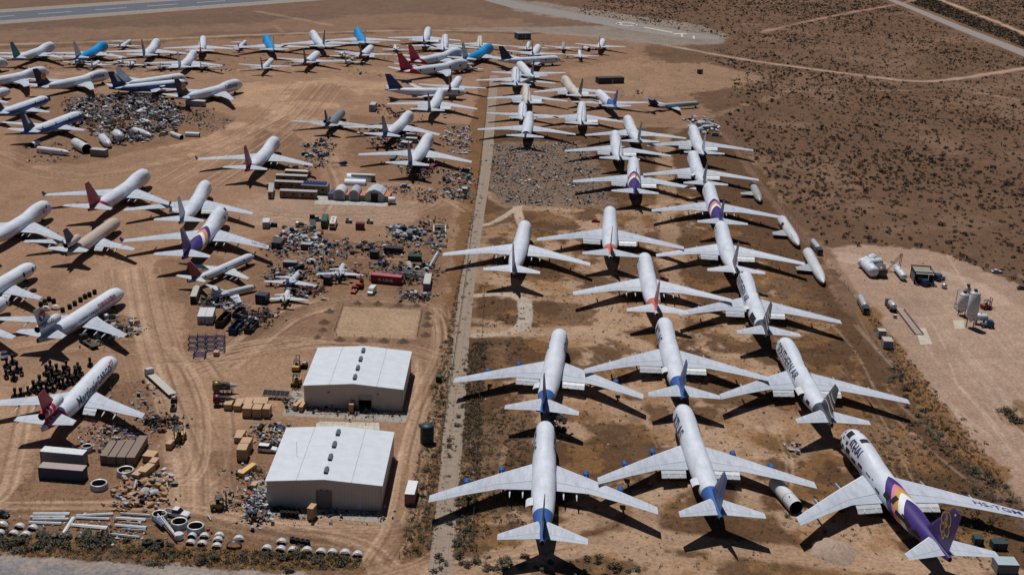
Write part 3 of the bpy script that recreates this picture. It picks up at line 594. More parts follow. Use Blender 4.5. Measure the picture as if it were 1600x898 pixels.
    for x, ln, y, r in T.get('nac', []):
        for s in (1, -1):
            z = wat(T, y)[3]; m = MB(); M = Matrix.Translation((x, s * y, z)) @ Matrix.Rotation(R(90), 4, 'Y'); m.lathe([(.05, -.4), (r * .6, 0), (r, .6), (r, ln * .5), (.1, ln)], 12, M)
            for k in range(4):
                a = k * math.pi / 2 + .5; m.box((x, s * y + .6 * math.cos(a), z + .6 * math.sin(a)), (.08, 1.2, .16), 0, 1, rx=a)
            pods.append(m.mesh('engine', [M_WHITE, M_DARK]))
    D['pods'] = pods
    m = MB(); zb = T['zb']
    if T['hw'] > 1.2:
        xw = T['wing'][0]; M = Matrix.Translation((xw[1] + xw[2] * .5, 0, zb + T['hw'] * .36)) @ Matrix.Rotation(R(90), 4, 'Y')
        k = T['hw']; vs = []; prof_ = [(.1, -1), (.7, -.8), (1, -.35), (1, .35), (.7, .8), (.1, 1)]; n = 16
        for r, z in prof_:
            for i in range(n):
                t = 2 * math.pi * i / n; vs.append((xw[1] + xw[2] * .5 + z * xw[2] * .72, math.cos(t) * r * k * 1.1, zb + k * .40 + math.sin(t) * r * k * .48))
        m.add(vs, [(j * n + i, j * n + (i + 1) % n, (j + 1) * n + (i + 1) % n, (j + 1) * n + i) for j in range(len(prof_) - 1) for i in range(n)], 0, True)
        D['belly'] = m.mesh('belly_fairing', [mat((.52, .53, .56), .5)])
    return D
def omat(o, i, m):
    o.material_slots[i].link = 'OBJECT'; o.material_slots[i].material = m
def patch(T, x0, x1, a0, a1, name, m, parent, off=.05, nx=3, na=6, extra=None):
    """a panel lying on the fuselage side between stations x0..x1 and angles a0..a1"""
    b = MB(); vs = [P(T, x0 + (x1 - x0) * i / nx, a0 + (a1 - a0) * j / na, off) for i in range(nx + 1) for j in range(na + 1)]
    if extra: vs = [extra(v) for v in vs]
    b.add(vs, [(i * (na + 1) + j, (i + 1) * (na + 1) + j, (i + 1) * (na + 1) + j + 1, i * (na + 1) + j + 1) for i in range(nx) for j in range(na)], 0, True)
    o = b.build(name, m, parent); return o
def side_text(T, body, x, z, size, side, m, parent, bold=.02, slant=0, name='lettering', stretch=1.):
    vs, fs = text_pts(body, size, bold, slant); b = MB(); out = []
    for u, v, _ in vs:
        xx = x + (-side) * u * stretch; zc, hw, hh = prof(T, xx); f = math.acos(max(-1, min(1, (z - zc) / hh))); f -= v / ((hw + hh) / 2)
        out.append(P(T, xx, side * f, .09))
    b.add(out, [f if side > 0 else f[::-1] for f in fs], 0); return b.build(name, m, parent)
def fin_y(T, x, z):
    s = T['fin']
    for a, b in zip(s, s[1:]):
        if z <= b[0] or b is s[-1]:
            t = (z - a[0]) / (b[0] - a[0]); return (a[3] + (b[3] - a[3]) * t) * .5 + .03
def fin_decal(T, polys, m, parent, name='emblem'):
    """flat marks on both sides of the fin: polys are lists of (x, z)"""
    b = MB()
    for pl in polys:
        for s in (1, -1):
            vs = [(x, s * fin_y(T, x, z), z) for x, z in pl]; b.add(vs, [tuple(range(len(pl)))[::-s]])
    return b.build(name, m, parent)
def ringpoly(cx, cz, rx, rz, w, n=20, a0=0, a1=360, rot=0):
    out = []
    for i in range(n):
        t0, t1 = R(a0 + (a1 - a0) * i / n), R(a0 + (a1 - a0) * (i + 1) / n); q = []
        for t, k in ((t0, 0), (t1, 0), (t1, w), (t0, w)):
            x, z = (rx - k) * math.cos(t), (rz - k) * math.sin(t); q.append((cx + x * math.cos(rot) - z * math.sin(rot), cz + x * math.sin(rot) + z * math.cos(rot)))
        out.append(q)
    return out
def wing_text(T, body, size, side, y, m, parent):
    vs, fs = text_pts(body, size, .02); b = MB(); out = []
    w0 = wat(T, y)
    for u, v, _ in vs:
        yy = y + u * side * 1.0 if side > 0 else y - u; yy = y + u * (1 if side > 0 else -1)
        w = wat(T, max(0, min(T['wing'][-1][0] - .01, yy))); out.append((w[1] + w[2] * .5 - v, side * yy, w[3] + w[4] * w[2] * .55 + .04))
    b.add(out, fs if side > 0 else [f for f in fs]); return b.build('registration', m, parent)
SKIN_PLAIN = skin()
def plane(kind, x, y, hdg, s, label, cat='airliner', body=None, fin=None, wing=None, tp=None, flaps=0, pyl=None, name='parked_airliner', winglets=None, gear=True, group='stored airliners', doors=(), open_door=None,
          no_wing=(), no_fin=False, canoe=True, roll=0, tube=None, glass=True, tail_end=None, z=0.):
    D = meshes(kind); T = TY[kind]
    root = empty(name, (x, y, z), R(hdg), s, rx=roll); tag(root, label, cat, group)
    body = body or SKIN_PLAIN; wing = wing or wingmat(); tp = tp or wing; fin = fin or body
    o = link('fuselage', D['fuselage'], root); omat(o, 0, body); o.data.materials  # skin
    if tail_end: omat(o, 1, tail_end)
    for sd in (1, -1):
        if sd not in no_wing:
            o = link('wing', D['wing', sd], root); omat(o, 0, wing)
            if D['flap', sd] and flaps: link('flap', D['flap', sd], root)
            if canoe and y < 720:
                for me_ in D['canoe', sd]: link('flap_track_fairing', me_, root)
            if winglets:
                w = T['wing'][-1]; m = MB(); yy = w[0]; p0 = Vector((w[1] + .8, sd * yy, w[3])); 
                m.hexa([p0 + Vector(v) for v in ((0, 0, 0), (3.4, 0, 0), (3.6, sd * .12, 0), (0, sd * .12, 0), (2.3, sd * .75, 2.0), (3.9, sd * .75, 2.0), (3.9, sd * .85, 2.0), (2.3, sd * .85, 2.0))]); m.build('winglet', winglets, root)
        o = link('tailplane', D['tp', sd], root); omat(o, 0, tp)
    if not no_fin:
        o = link('tail_fin', D['fin'], root); omat(o, 0, fin)
    if 'belly' in D: link('belly_fairing', D['belly'], root)
    for big, me in D['pyl']:
        if bool(big) != bool(pyl): continue
        o = link('engine_pylon', me, root)
        if pyl: omat(o, 0, pyl)
    for me in D['pods']: o = link('engine', me, root); omat(o, 0, body)
    if 'tube' in D: o = link('tail_engine', D['tube'], root); omat(o, 0, tube or body)
    if gear:
        for me in D['gear']: link('landing_gear', me, root)
    if glass: link('cockpit_window', D['glass'], root)
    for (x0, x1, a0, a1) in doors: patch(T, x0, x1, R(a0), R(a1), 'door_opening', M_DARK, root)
    if open_door:      # upward-hinged cargo door on the side, with the dark hold behind
        x0, x1, sd = open_door
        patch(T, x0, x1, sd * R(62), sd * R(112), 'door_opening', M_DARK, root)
        b = MB(); n = 6; vs = []; hinge = P(T, (x0 + x1) / 2, sd * R(60), .1)
        for xx in (x0, x1):
            for th in (0, .12):
                for j in range(n + 1):
                    t = j / n; ang = R(20) + t * R(52)
                    vs.append((xx, hinge.y + sd * (math.sin(ang) - math.sin(R(20))) * (3.0 + th), hinge.z + (math.cos(ang) - math.cos(R(20))) * (3.0 + th) + th + .35 * t * 3))
        k = n + 1
        fs = []
        for j in range(n): fs += [(j, j + 1, 2 * k + j + 1, 2 * k + j), (k + j, 3 * k + j, 3 * k + j + 1, k + j + 1), (j, k + j, k + j + 1, j + 1), (2 * k + j, 2 * k + j + 1, 3 * k + j + 1, 3 * k + j)]
        fs += [(n, n + k, n + 3 * k, n + 2 * k)]
        b.add(vs, fs); b.build('cargo_door', mat((.62, .63, .66), .45), root)
    return root, T
# ------------------------------------------------------------------ the stored aircraft
BLUE = (.03, .095, .30); NAVY = (.010, .014, .055); PURPLE = (.045, .022, .15); PINK = (.62, .18, .28); GOLD = (.50, .30, .06); SKYB = (.0, .27, .62); RED = (.44, .015, .045); SALMON = (.52, .13, .09)
TURQ = (.0, .17, .17); SLATE = (.045, .055, .075); WHT = (.72, .72, .74); TAN = (.45, .28, .20)
def pose(nose, tail, zn, zt, L):
    a = G(*nose, zn); b = G(*tail, zt); d = b - a; d.z = 0
    return a.x, a.y, math.degrees(math.atan2(d.y, d.x)), d.length / L
ATLAS = skin(layers=[(BLUE, [(1, 0, 0, 53.5, 99)])])
SOUTH = skin(layers=[(SLATE, [(1, 0, 0, 55, 99)])])
CHEV = [(PURPLE, [(1, -1.2, 1.2, 41, 200)]), (PINK, [(1, -1.2, 1.2, 45, 47)]), (GOLD, [(1, -1.2, 1.2, 47, 49.6)]), (WHT, [(1, -1.2, 1.2, 49.6, 53)]), (WHT, [(0, 0, 1, -9, 3.1)])]
THAI = skin(layers=CHEV)
SALM = skin(layers=[(SALMON, [(1, 0, 0, 54.5, 66.8)])])
QRED = skin(layers=[(RED, [(1, 0, -1.5, 44, 99)])], windows=.35, wz=5.6, wx=(8, 60))
ANA = skin(layers=[((.02, .08, .30), [(0, 0, 1, 2.9, 5.6)]), ((.12, .35, .55), [(0, 0, 1, 2.5, 2.9)]), (BLUE, [(1, 0, 0, 45, 99)])], windows=.5, wz=4.75, wx=(6, 44))
ANAB = skin(layers=[((.02, .09, .33), [(0, -.0, 1, 3.5, 5.5)]), ((.22, .45, .66), [(0, 0, 1, 2.6, 3.5)]), (BLUE, [(1, 0, 0, 47, 99)])], windows=.5, wz=4.9, wx=(6, 44))
KLM = skin(base=SKYB, layers=[(WHT, [(0, 0, 1, -9, 3.6)])], windows=.5, wz=5.6)
TQ = skin(layers=[(TURQ, [(1, 0, -1.0, 50, 99), (0, 0, 1, -9, 6.5)])], windows=.4, wz=5.6)
LUF = skin(windows=.55, wz=5.7, wx=(8, 60), layers=[((.42, .44, .48), [(0, 0, 1, -9, 3.6)]), (NAVY, [(1, 0, -1.4, 52.5, 99), (0, 0, 1, 7.2, 30)])])
WINDOWED = skin(windows=.5, wz=5.7); WIDEW = skin(windows=.5, wz=4.9, wx=(6, 44)); WHITEP = SKIN_PLAIN
POL = skin(layers=[(BLUE, [(1, 0, -.6, 52, 99)])])
CREAM = skin(base=(.60, .52, .46)); BEIGE = skin(base=(.47, .385, .32), dirt=.08)
MART = skin(layers=[(RED, [(1, 0, -.5, 42.5, 52.5)]), (WHT, [(1, 0, -.5, 47.3, 47.9)]), (WHT, [(1, 0, -.5, 49.3, 49.8)])])
CHINA = skin(layers=[((.30, .01, .02), [(0, 0, 1, 3.75, 4.1)]), ((.02, .05, .16), [(0, 0, 1, 3.35, 3.55)]), ((.26, .34, .42), [(1, .0, .35, 51, 99)]), ((.34, .37, .42), [(0, 0, 1, -9, 3.3)])])
GREYW = skin(base=(.20, .21, .23), dirt=.4)
GREEN = skin(layers=[((.10, .20, .10), [(1, 0, 0, 14, 34), (0, 'y', 0, 2.2, 9), (0, 0, 1, 4.4, 5.6)])])
W1 = wingmat(); W2 = wingmat((.42, .455, .52)); W3 = wingmat((.54, .57, .63), stain=.2); WT = wingmat(tip=None)
def finmat(c, **k): return skin(base=c, **k)
F_NAVY = finmat(NAVY); F_DK = finmat((.05, .05, .07)); F_BLUE = finmat(BLUE); F_RED = finmat(RED); F_PUR = finmat(PURPLE); F_W = SKIN_PLAIN; F_GREY = finmat((.42, .44, .48)); F_SALM = finmat((.40, .12, .10)); F_TQ = finmat(TURQ)
FB = mat((.02, .04, .12), .5, 0, .5, 2); FT = mat(TAN, .5); FG = mat(GOLD, .5); FW = mat(WHT, .5, 0, .1); FR = mat(RED, .5)
STD = [(8.6, 9.8, -80, -48)]
ST = 'stored jumbo jets'
def fin_atlas(T, root):       # pale outline of a bearer with a globe, drawn in loops
    q = []
    for cx, cz, rx, rz, rot in ((62.5, 12.2, 1.5, 3.2, -.55), (64.3, 14.6, 1.3, 2.6, -.4), (65.8, 17.2, 1.3, 1.6, -.3), (63.6, 11.2, .9, 2.2, .3)): q += ringpoly(cx, cz, rx, rz, .22, 18, rot=rot)
    fin_decal(T, q, FT, root)

# right of the concrete track, nearest the camera
r, T = plane('jumbo', 11.5, 347.5, -91.2, 1.0, "white jumbo freighter with scuffed blue tail nearest the camera beside the concrete strip", body=ATLAS, fin=finmat((.035, .04, .07)), flaps=0, pyl=mat(BLUE, .5), open_door=(46.5, 50.5, -1), group=ST, doors=[(17, 18.5, 62, 80)])
side_text(T, 'ATLAS', 14, 6.5, 4.5, -1, FB, r, .03); side_text(T, 'ATLAS', 14, 6.5, 4.5, 1, FB, r, .03); fin_atlas(T, r)
r, T = plane('jumbo', 17.6, 420.5, -96.0, 1.0, "white freighter with clean blue tail, its nose second up the row beside the concrete strip", body=ATLAS, fin=finmat((.035, .04, .07)), flaps=1, pyl=mat(BLUE, .5), open_door=(46.5, 50.5, -1), group=ST)
side_text(T, 'ATLAS', 14, 6.5, 4.5, 1, FB, r, .03); side_text(T, 'ATLAS', 14, 6.5, 4.5, -1, FB, r, .03); fin_atlas(T, r)
r, T = plane('jumbo', 52.9, 363.0, -87.3, 1.0, "white freighter with blue tail and tan emblem on its fin, nearest of the middle row", body=ATLAS, fin=F_BLUE, flaps=1, pyl=mat(BLUE, .5), open_door=(47, 51, -1), group=ST)
side_text(T, 'ATLAS', 15, 6.5, 4.5, -1, FB, r, .03); side_text(T, 'ATLAS', 15, 6.5, 4.5, 1, FB, r, .03); fin_atlas(T, r)
r, T = plane('jumbo', 54.4, 435.5, -90.0, 1.0, "white freighter with blue tail, parked nose to the salmon tailed jet", body=ATLAS, fin=F_BLUE, flaps=1, open_door=(44, 48, -1), doors=STD, group=ST)
side_text(T, 'ATLAS', 16, 6.5, 4.5, -1, FB, r, .03); side_text(T, 'ATLAS', 16, 6.5, 4.5, 1, FB, r, .03); fin_atlas(T, r)
plane('jumbo', 53.3, 507.8, -90.5, 1.0, "white jumbo jet with salmon tail cone and folded forward doors", body=SALM, fin=F_SALM, flaps=0, doors=STD + [(8.6, 9.8, 48, 80)], group=ST, wing=W3)
plane('jumbo', 43.1, 571.8, -93.0, 1.037, "white jumbo jet with salmon tail band standing alone past the small red cart", body=SALM, fin=F_SALM, flaps=1, doors=STD, group=ST)
plane('jumbo', 5.0, 545.1, -94.5, 1.0, "white jumbo jet with faded green side stripe, parked across the concrete strip's edge", body=GREEN, fin=F_GREY, flaps=0, group=ST, wing=W3)
plane('jumbo', 60.9, 666.2, -93.7, 1.01, "jumbo jet with purple and gold chevron tail beside the rubble field", body=THAI, fin=F_PUR, flaps=1, doors=STD, group=ST)
plane('jumbo', 54.7, 727.5, -91.3, .951, "plain white jumbo jet whose nose points between two rows, above the rubble field", fin=F_GREY, flaps=1, group=ST)
# outer row
r, T = plane('jumbo', 100.5, 349.9, -82.4, 1.049, "purple tailed jumbo jet with gold fin emblem and cut out doors, in the bottom corner", body=THAI, fin=F_PUR, flaps=1, group=ST, tail_end=M_DARK,
   doors=[(3.2, 4.6, -88, -66), (6.2, 7.6, -100, -80), (6.5, 9.2, -38, -12), (9.5, 12.2, -92, -70), (12.6, 14.6, -14, 14), (14, 17, -100, -84), (18.5, 21.5, -84, -72), (36, 39, -78, -52), (40, 42, -66, -30), (44, 52, -88, -70), (31, 34, -95, -85), (53, 57, -98, -82), (5.2, 6.0, -60, -45), (8.2, 9.4, -66, -50), (10.8, 11.4, -52, -30), (13, 13.6, -66, -44), (24, 27, -76, -71), (28, 29, -72, -68), (47, 50, -68, -60), (54, 56, -78, -70), (7.5, 8.1, 10, 24), (12.2, 13.0, 26, 40)])
side_text(T, 'THAI', 14.5, 7.6, 3.0, -1, mat(PURPLE, .5), r, .03); wing_text(T, 'HS-TGM', 2.6, 1, 24.2, mat(PURPLE, .5), r)
q = []
for cx, cz, rx, rz, rot in ((63.4, 15.0, 1.5, 2.0, -.5), (65.4, 15.7, 1.3, 1.9, .5), (65.4, 12.8, 1.4, 1.7, .2), (63.3, 12.4, 1.2, 1.6, -.3), (64.4, 14.2, .7, 1.2, .4), (64.2, 11.0, .8, 1.2, 0)): q += ringpoly(cx - .3, cz, rx, rz, .42, 16, rot=rot)
fin_decal(T, q, FG, r); fin_decal(T, [[(67.2, 18.0), (67.9, 18.0), (68.1, 18.7), (67.5, 18.7)]], FW, r, 'emblem')
def fin_waves(T, r):
    for k, (m_, z) in enumerate(((FW, 10.4), (FG, 11.4), (FW, 13.0), (FG, 13.9), (FW, 15.2), (FG, 16.0))):
        q = []; w = .55 if m_ is FW else .22; xa0 = 52.6 + (z - 7) * 1.14 + 2.2; 
        for i in range(8):
            a, b = xa0 + i * (69 - xa0) / 8, xa0 + (i + 1) * (69 - xa0) / 8; f = lambda x: z + .9 * math.sin((x - 57) * .42)
            q.append([(a, f(a)), (b, f(b)), (b, f(b) + w), (a, f(a) + w)])
        fin_decal(T, q, m_, r)
r, T = plane('jumbo', 94.4, 421.2, -87.7, 1.0, "jumbo freighter with raised cargo door and wave striped tail, nearest the sand lot", body=SOUTH, fin=finmat((.06, .065, .08)), flaps=1, open_door=(41, 46, -1), group=ST, doors=[(49, 52, -95, -70)])
side_text(T, 'SOUTHERN AIR', 21, 7.0, 3.7, -1, mat((.03, .03, .05), .5), r, .03); side_text(T, 'SOUTHERN AIR', 21, 7.0, 3.7, 1, mat((.03, .03, .05), .5), r, .03); fin_waves(T, r)
r, T = plane('jumbo', 91.5, 490.3, -91.4, .992, "jumbo freighter with torn open rear side, behind the other wave striped tail", body=SOUTH, fin=finmat((.06, .065, .08)), flaps=1, open_door=(38, 42, -1), group=ST, doors=[(46, 53, -100, -48)])
side_text(T, 'SOUTHERN AIR', 20, 7.0, 3.7, -1, mat((.03, .03, .05), .5), r, .03); side_text(T, 'SOUTHERN AIR', 20, 7.0, 3.7, 1, mat((.03, .03, .05), .5), r, .03); fin_waves(T, r)
plane('jumbo', 91.4, 556.8, -92.7, 1.02, "white jumbo jet with bronze grey tail fin and large drooped flaps, beside the cut fuselages", fin=finmat((.16, .12, .13)), flaps=1, doors=STD + [(12, 13.2, -84, -66)], group=ST, wing=W3)
plane('jumbo', 94.2, 621.7, -92.0, 1.005, "purple and gold chevron tailed jumbo in the outer row, its wing reaching a cut fuselage", body=THAI, fin=F_PUR, flaps=0, group=ST)
plane('jumbo', 93.7, 685.5, -90.9, .978, "white jumbo jet with dark teal tail cone, directly ahead of the outer row chevron tail", body=skin(layers=[((.04, .09, .11), [(1, 0, 0, 61, 99)])]), fin=finmat((.05, .09, .10)), flaps=1, open_door=(44, 48, -1), group=ST)
plane('jumbo', 101.2, 748.6, -91.2, .979, "white jumbo jet with grey tail beside torn off wing panels at the fence", fin=F_GREY, flaps=1, group=ST, doors=STD, wing=W2)
plane('jumbo', 64.2, 768.2, -87.4, .96, "white jumbo jet with dark green grey tail cone, its left wing behind a plain nose", body=skin(layers=[((.06, .08, .08), [(1, 0, 0, 60, 99)])]), fin=finmat((.10, .13, .12)), flaps=0, group=ST)
plane('jumbo', 38.9, 804.4, -92.5, .88, "white jumbo jet with thin dark fin, between the blue swoosh jet and tail-less hulk", fin=finmat((.18, .19, .21)), flaps=1, group=ST)
plane('jumbo', 6.3, 768.3, -92.3, .932, "tail-less white jumbo hulk with blackened open rear next to the concrete strip", body=skin(layers=[((.012, .012, .014), [(1, 0, 0, 55, 99)])]), no_fin=True, flaps=0, group=ST)
plane('widebody', 1.8, 802.8, -89.7, .958, "white wide-body jet tucked directly ahead of the tail-less jumbo hulk", fin=finmat((.09, .10, .10)), flaps=0)
plane('jumbo', 3.5, 855.6, -88.4, .852, "cream tinted jumbo jet with dark tail cone next to the gap in the concrete strip", body=skin(base=(.60, .55, .50), layers=[((.05, .05, .05), [(1, 0, 0, 60, 99)])]), fin=finmat((.25, .22, .2)), flaps=1, group=ST)
plane('jumbo', 28.9, 886.0, -80.6, .935, "cream jumbo jet with black fin angled across the row near the dark shed", body=CREAM, fin=F_DK, flaps=1, group=ST)
r, T = plane('widebody', 50.8, 849.8, -80.9, 1.096, "white wide-body jet with blue swoosh rear and blue fin beside the rear engined jet", body=skin(layers=[(BLUE, [(1, -1.5, 1.5, 42, 99), (0, 0, 1, 3.6, 99)]), ((.1, .35, .6), [(0, 0, 1, 3.0, 3.6), (1, 0, 0, 24, 99)])]), fin=F_BLUE, flaps=0)
plane('rear_engine', 116.6, 837.8, -150.9, .93, "silver rear engined jet with dark blue fin parked side on at the desert edge", cat='jet', body=skin(base=(.40, .42, .47), windows=.5, wz=3.4, wx=(6, 30), layers=[(NAVY, [(0, 0, 1, 2.5, 2.8)]), (NAVY, [(1, 0, 0, 36, 99)])]), fin=F_NAVY, tp=wingmat((.1, .1, .14)))
plane('jumbo', -3.9, 912.9, -89.2, .896, "white jumbo jet with blue rear panels straddling the far end of the concrete strip", body=skin(layers=[((.05, .16, .42), [(1, 0, 0, 50, 99), (0, 1, 0, 1.2, 9)])]), fin=F_BLUE, flaps=0, group=ST)
plane('widebody', -1.8, 939.1, -80.0, 1.16, "white wide-body jet angled behind the blue panelled jumbo", fin=F_DK, flaps=1)
# far right cluster
plane('widebody', 65.8, 1067.1, -97.2, .9, "white twin jet farthest from the camera, alone by the loose engine cowl", fin=F_DK, body=WIDEW)
plane('narrowbody', 33.3, 1053.4, -92.3, .8, "small grey roofed airliner on the desert side of the long building", fin=F_GREY, body=skin(base=(.35, .33, .34)))
plane('narrowbody', 44.7, 1019.2, -90, .75, "small white airliner with dark nose gear shadow near the loose engine cowl", fin=F_W)
plane('widebody', 12.9, 1021.9, -96.2, 1.0, "white wide-body jet with slim dark fin behind the side on navy tailed jet", fin=F_DK)
plane('narrowbody', 5.5, 1045.4, -93.7, .85, "small airliner with black fin in front of the grey long building", fin=F_DK)
plane('widebody', 29.1, 971.0, -150.3, 1.0, "long white jet with navy fin parked side on beside the bright blue jumbo", fin=F_NAVY, body=skin(windows=.7, wz=4.9, wx=(6, 44)), doors=[(5, 6, 65, 100), (14, 15, 65, 100), (33, 34, 65, 100)], pyl=mat(NAVY, .5))
plane('jumbo', -22.9, 1000.2, -107.0, .99, "bright blue jumbo jet beside the two red tailed jumbos", body=KLM, fin=F_GREY, group=ST)
r, T = plane('jumbo', -44.2, 976.0, -122.3, .961, "red tailed white jumbo jet behind the other red tailed jumbo", body=QRED, fin=F_RED, group=ST, doors=[(20, 21, 65, 95), (38, 39, 65, 95)])
r, T = plane('jumbo', -36.8, 929.7, -135.3, .953, "red tailed white jumbo jet in front of its twin, door openings along its side", body=QRED, fin=F_RED, group=ST, doors=[(12, 13.4, 65, 95), (22, 23.4, 65, 95), (37, 38.4, 65, 95), (50, 51.4, 65, 95), (4, 5, 70, 92)])
plane('widebody', -35.0, 833.3, -169.5, .985, "white long jet with dark blue fin parked side on facing the concrete strip", body=skin(windows=.5, wz=4.9, wx=(6, 44), layers=[((.34, .36, .42), [(0, 0, 1, -9, 3.2)])]), fin=finmat((.02, .04, .13)), doors=[(4.5, 5.6, 68, 98)], winglets=mat(BLUE, .5))
plane('widebody', -41.5, 879.2, -95.1, .987, "white twin jet with dark red fin right behind the side on white jet", body=skin(layers=[((.14, .02, .03), [(1, 0, 0, 44, 99)])]), fin=finmat((.20, .02, .03)), flaps=1)
plane('jumbo', -49.9, 825.0, -94.1, .925, "white jumbo jet with near black tail in the yard, a pickup under its right wing", fin=F_DK, body=skin(layers=[((.05, .06, .08), [(1, 0, 0, 62, 99)])]), flaps=1, group=ST)
r, T = plane('jumbo', -63.5, 756.3, -99.6, .925, "white jumbo jet with blue rear and patterned fin above the grey trailers", body=POL, fin=finmat((.12, .11, .16)), group=ST)
plane('trijet', -105.1, 763.7, -94.2, .846, "weathered grey three engined jet with bare metal roof", body=GREYW, fin=F_DK, tube=GREYW, wing=wingmat((.42, .43, .45), stain=.5))
plane('jumbo', -48.3, 699.7, -95.4, .991, "white jumbo jet with slate blue tail cone above the dark scrap heap", fin=finmat((.16, .17, .21)), body=skin(layers=[((.12, .17, .24), [(1, 0, 0, 62, 99)])]), doors=[(6, 9, 60, 75)], group=ST)
# top row
plane('jumbo', -34.1, 1052, -88.6, .70, "short cream roofed jumbo at the end of the far row near the grey long building", body=skin(base=(.6, .56, .5)), fin=F_DK, group=ST)
plane('jumbo', -61.2, 1038.7, -87.9, .937, "plain white jumbo jet in the far row, second from the cream roofed one", fin=F_W, group=ST, flaps=1)
plane('jumbo', -76.8, 1071.0, -89.9, .955, "white jumbo jet with grey fin, farthest back in the far row", fin=finmat((.3, .32, .35)), group=ST, flaps=1)
plane('widebody', -113.8, 988.3, -93.6, .963, "white twin jet with dark red tail close to the small scattered aircraft", body=skin(layers=[((.10, .012, .02), [(1, 0, 0, 40, 99)])]), fin=finmat((.12, .015, .025)), flaps=1)
plane('widebody', -148.9, 952.0, -92.3, .999, "white twin jet with pale stripes on its dark red fin, below the far row", body=skin(layers=[((.10, .012, .02), [(1, 0, 0, 40, 99)])]), fin=finmat((.14, .02, .03)), flaps=0)
plane('jumbo', -133.5, 1051.3, -76.7, .969, "bright blue jumbo jet in the far row with pale grey fin", body=KLM, fin=F_GREY, group=ST)
plane('jumbo', -165.7, 1027.6, -72.8, 1.0, "white jumbo jet with dark striped fin between two bright blue jumbos", fin=F_DK, group=ST)
plane('jumbo', -197.5, 1003.0, -73.3, .93, "bright blue jumbo jet in the far row with dark lettering smudges on its back", body=KLM, fin=F_GREY, group=ST)
plane('narrowbody', -177.3, 924.5, -89.7, .957, "slim white airliner with black fin below the bright blue far row jumbo", fin=F_DK)
plane('jumbo', -240.9, 986.4, -79.0, .89, "white jumbo jet with dark pink tail in the far row", body=skin(layers=[((.38, .07, .12), [(1, 0, 0, 54, 99)])]), fin=finmat((.22, .03, .06)), group=ST)
plane('jumbo', -232.4, 924.5, -86.7, .886, "all white jumbo jet with pale fin behind the row of little jets", fin=F_W, group=ST, flaps=1)
plane('jumbo', -269.0, 962.9, -84.1, .947, "white jumbo jet with purple and orange fin near the left end of the far row", fin=finmat(PURPLE, layers=[((.5, .2, .08), [(1, 0, -1.1, 47, 48.5)])]), body=WINDOWED, group=ST, no_wing=())
plane('jumbo', -301.2, 944.0, -92.3, .907, "bright blue jumbo jet with white wings at the left of the far row", body=KLM, fin=F_GREY, group=ST)
plane('jumbo', -335.5, 933.2, -96.7, .895, "white jumbo jet with turquoise fin and belly at the left end of the far row", body=TQ, fin=F_TQ, group=ST)
# upper left yard
def fin_disc(T, r):
    q = [[(61.7 + 2.35 * math.cos(R(a)), 13.6 + 2.35 * math.sin(R(a))) for a in range(0, 360, 15)]]; fin_decal(T, q, mat((.75, .30, .01), .5), r)
    b = [[(59.9, 13.5), (60.8, 13.75), (61.6, 13.2), (61.9, 13.5), (60.9, 14.1)], [(61.6, 13.2), (62.8, 14.1), (63.5, 13.9), (62.4, 13.4), (61.9, 12.9)], [(61.2, 13.9), (61.0, 14.9), (61.35, 14.8), (61.6, 13.9)], [(61.8, 13.2), (62.3, 12.2), (62.5, 12.5), (62.1, 13.4)]]
    m = MB()
    for pl in b:
        for s in (1, -1): m.add([(x, s * (fin_y(T, x, z) + .03), z) for x, z in pl], [tuple(range(len(pl)))[::-s]])
    m.build('emblem', FB, r)
for (x, y, h, s, lb) in ((-266.8, 839.6, -116.6, .916, "jumbo jet with yellow disc on navy fin, behind the blue striped jet"), (-178.4, 826.9, -115.9, .915, "jumbo jet with yellow disc on navy fin, its nose toward the open dirt")):
    r, T = plane('jumbo', x, y, h, s, lb, body=LUF, fin=F_NAVY, group=ST); side_text(T, 'Lufthansa', 15.5, 6.8, 3.4, 1, FB, r, .04); fin_disc(T, r)
plane('jumbo', -307.3, 840.7, -117, .92, "windowed white jumbo jet cut by the picture edge, behind the yellow disc tail", body=LUF, fin=F_NAVY, group=ST)
def fin_bar(T, r): fin_decal(T, [[(45.0, 9.6), (47.2, 9.6), (49.6, 14.6), (48.4, 14.6)]], FW, r)
r, T = plane('widebody', -213.0, 826.6, -139.0, 1.0, "white jet with blue lower stripe and navy fin between the two yellow disc tails", body=ANA, fin=finmat((.02, .035, .12)), doors=[(4.5, 5.6, 68, 98), (10, 11, 68, 98), (34, 35.2, 68, 98)]); fin_bar(T, r)
plane('widebody', -219.5, 846, -128, 1.0, "white jet mostly hidden behind the blue striped jet, black door openings near its nose", body=WIDEW, fin=F_W, doors=[(5, 6, 68, 98), (12, 13, 68, 98)])
r, T = plane('widebody', -247.9, 723.6, -102.8, 1.1, "white jet with blue side stripe and navy fin beside the shredded wreckage", body=ANAB, fin=finmat((.02, .035, .12)), doors=[(5, 5.8, 50, 85), (15, 15.8, 50, 85), (27, 27.8, 50, 85), (38, 38.8, 50, 85)]); fin_bar(T, r)
plane('widebody', -280.3, 761.8, -102.3, 1.05, "white jet with blue side stripe, tail out of the picture, above its striped twin", body=ANAB, fin=finmat((.02, .035, .12)), doors=[(6, 6.8, 50, 85), (16, 16.8, 50, 85)])
plane('widebody', -310.5, 781.3, -103, 1.0, "white jet nose cut by the left picture edge, above the blue striped pair", body=WIDEW, doors=[(3.5, 4.4, 60, 85)])
plane('jumbo', -343.2, 864.9, -115, .92, "white jumbo nose at the far left picture edge under the turquoise tail", body=WINDOWED, group=ST, doors=[(3, 4, 60, 80)])
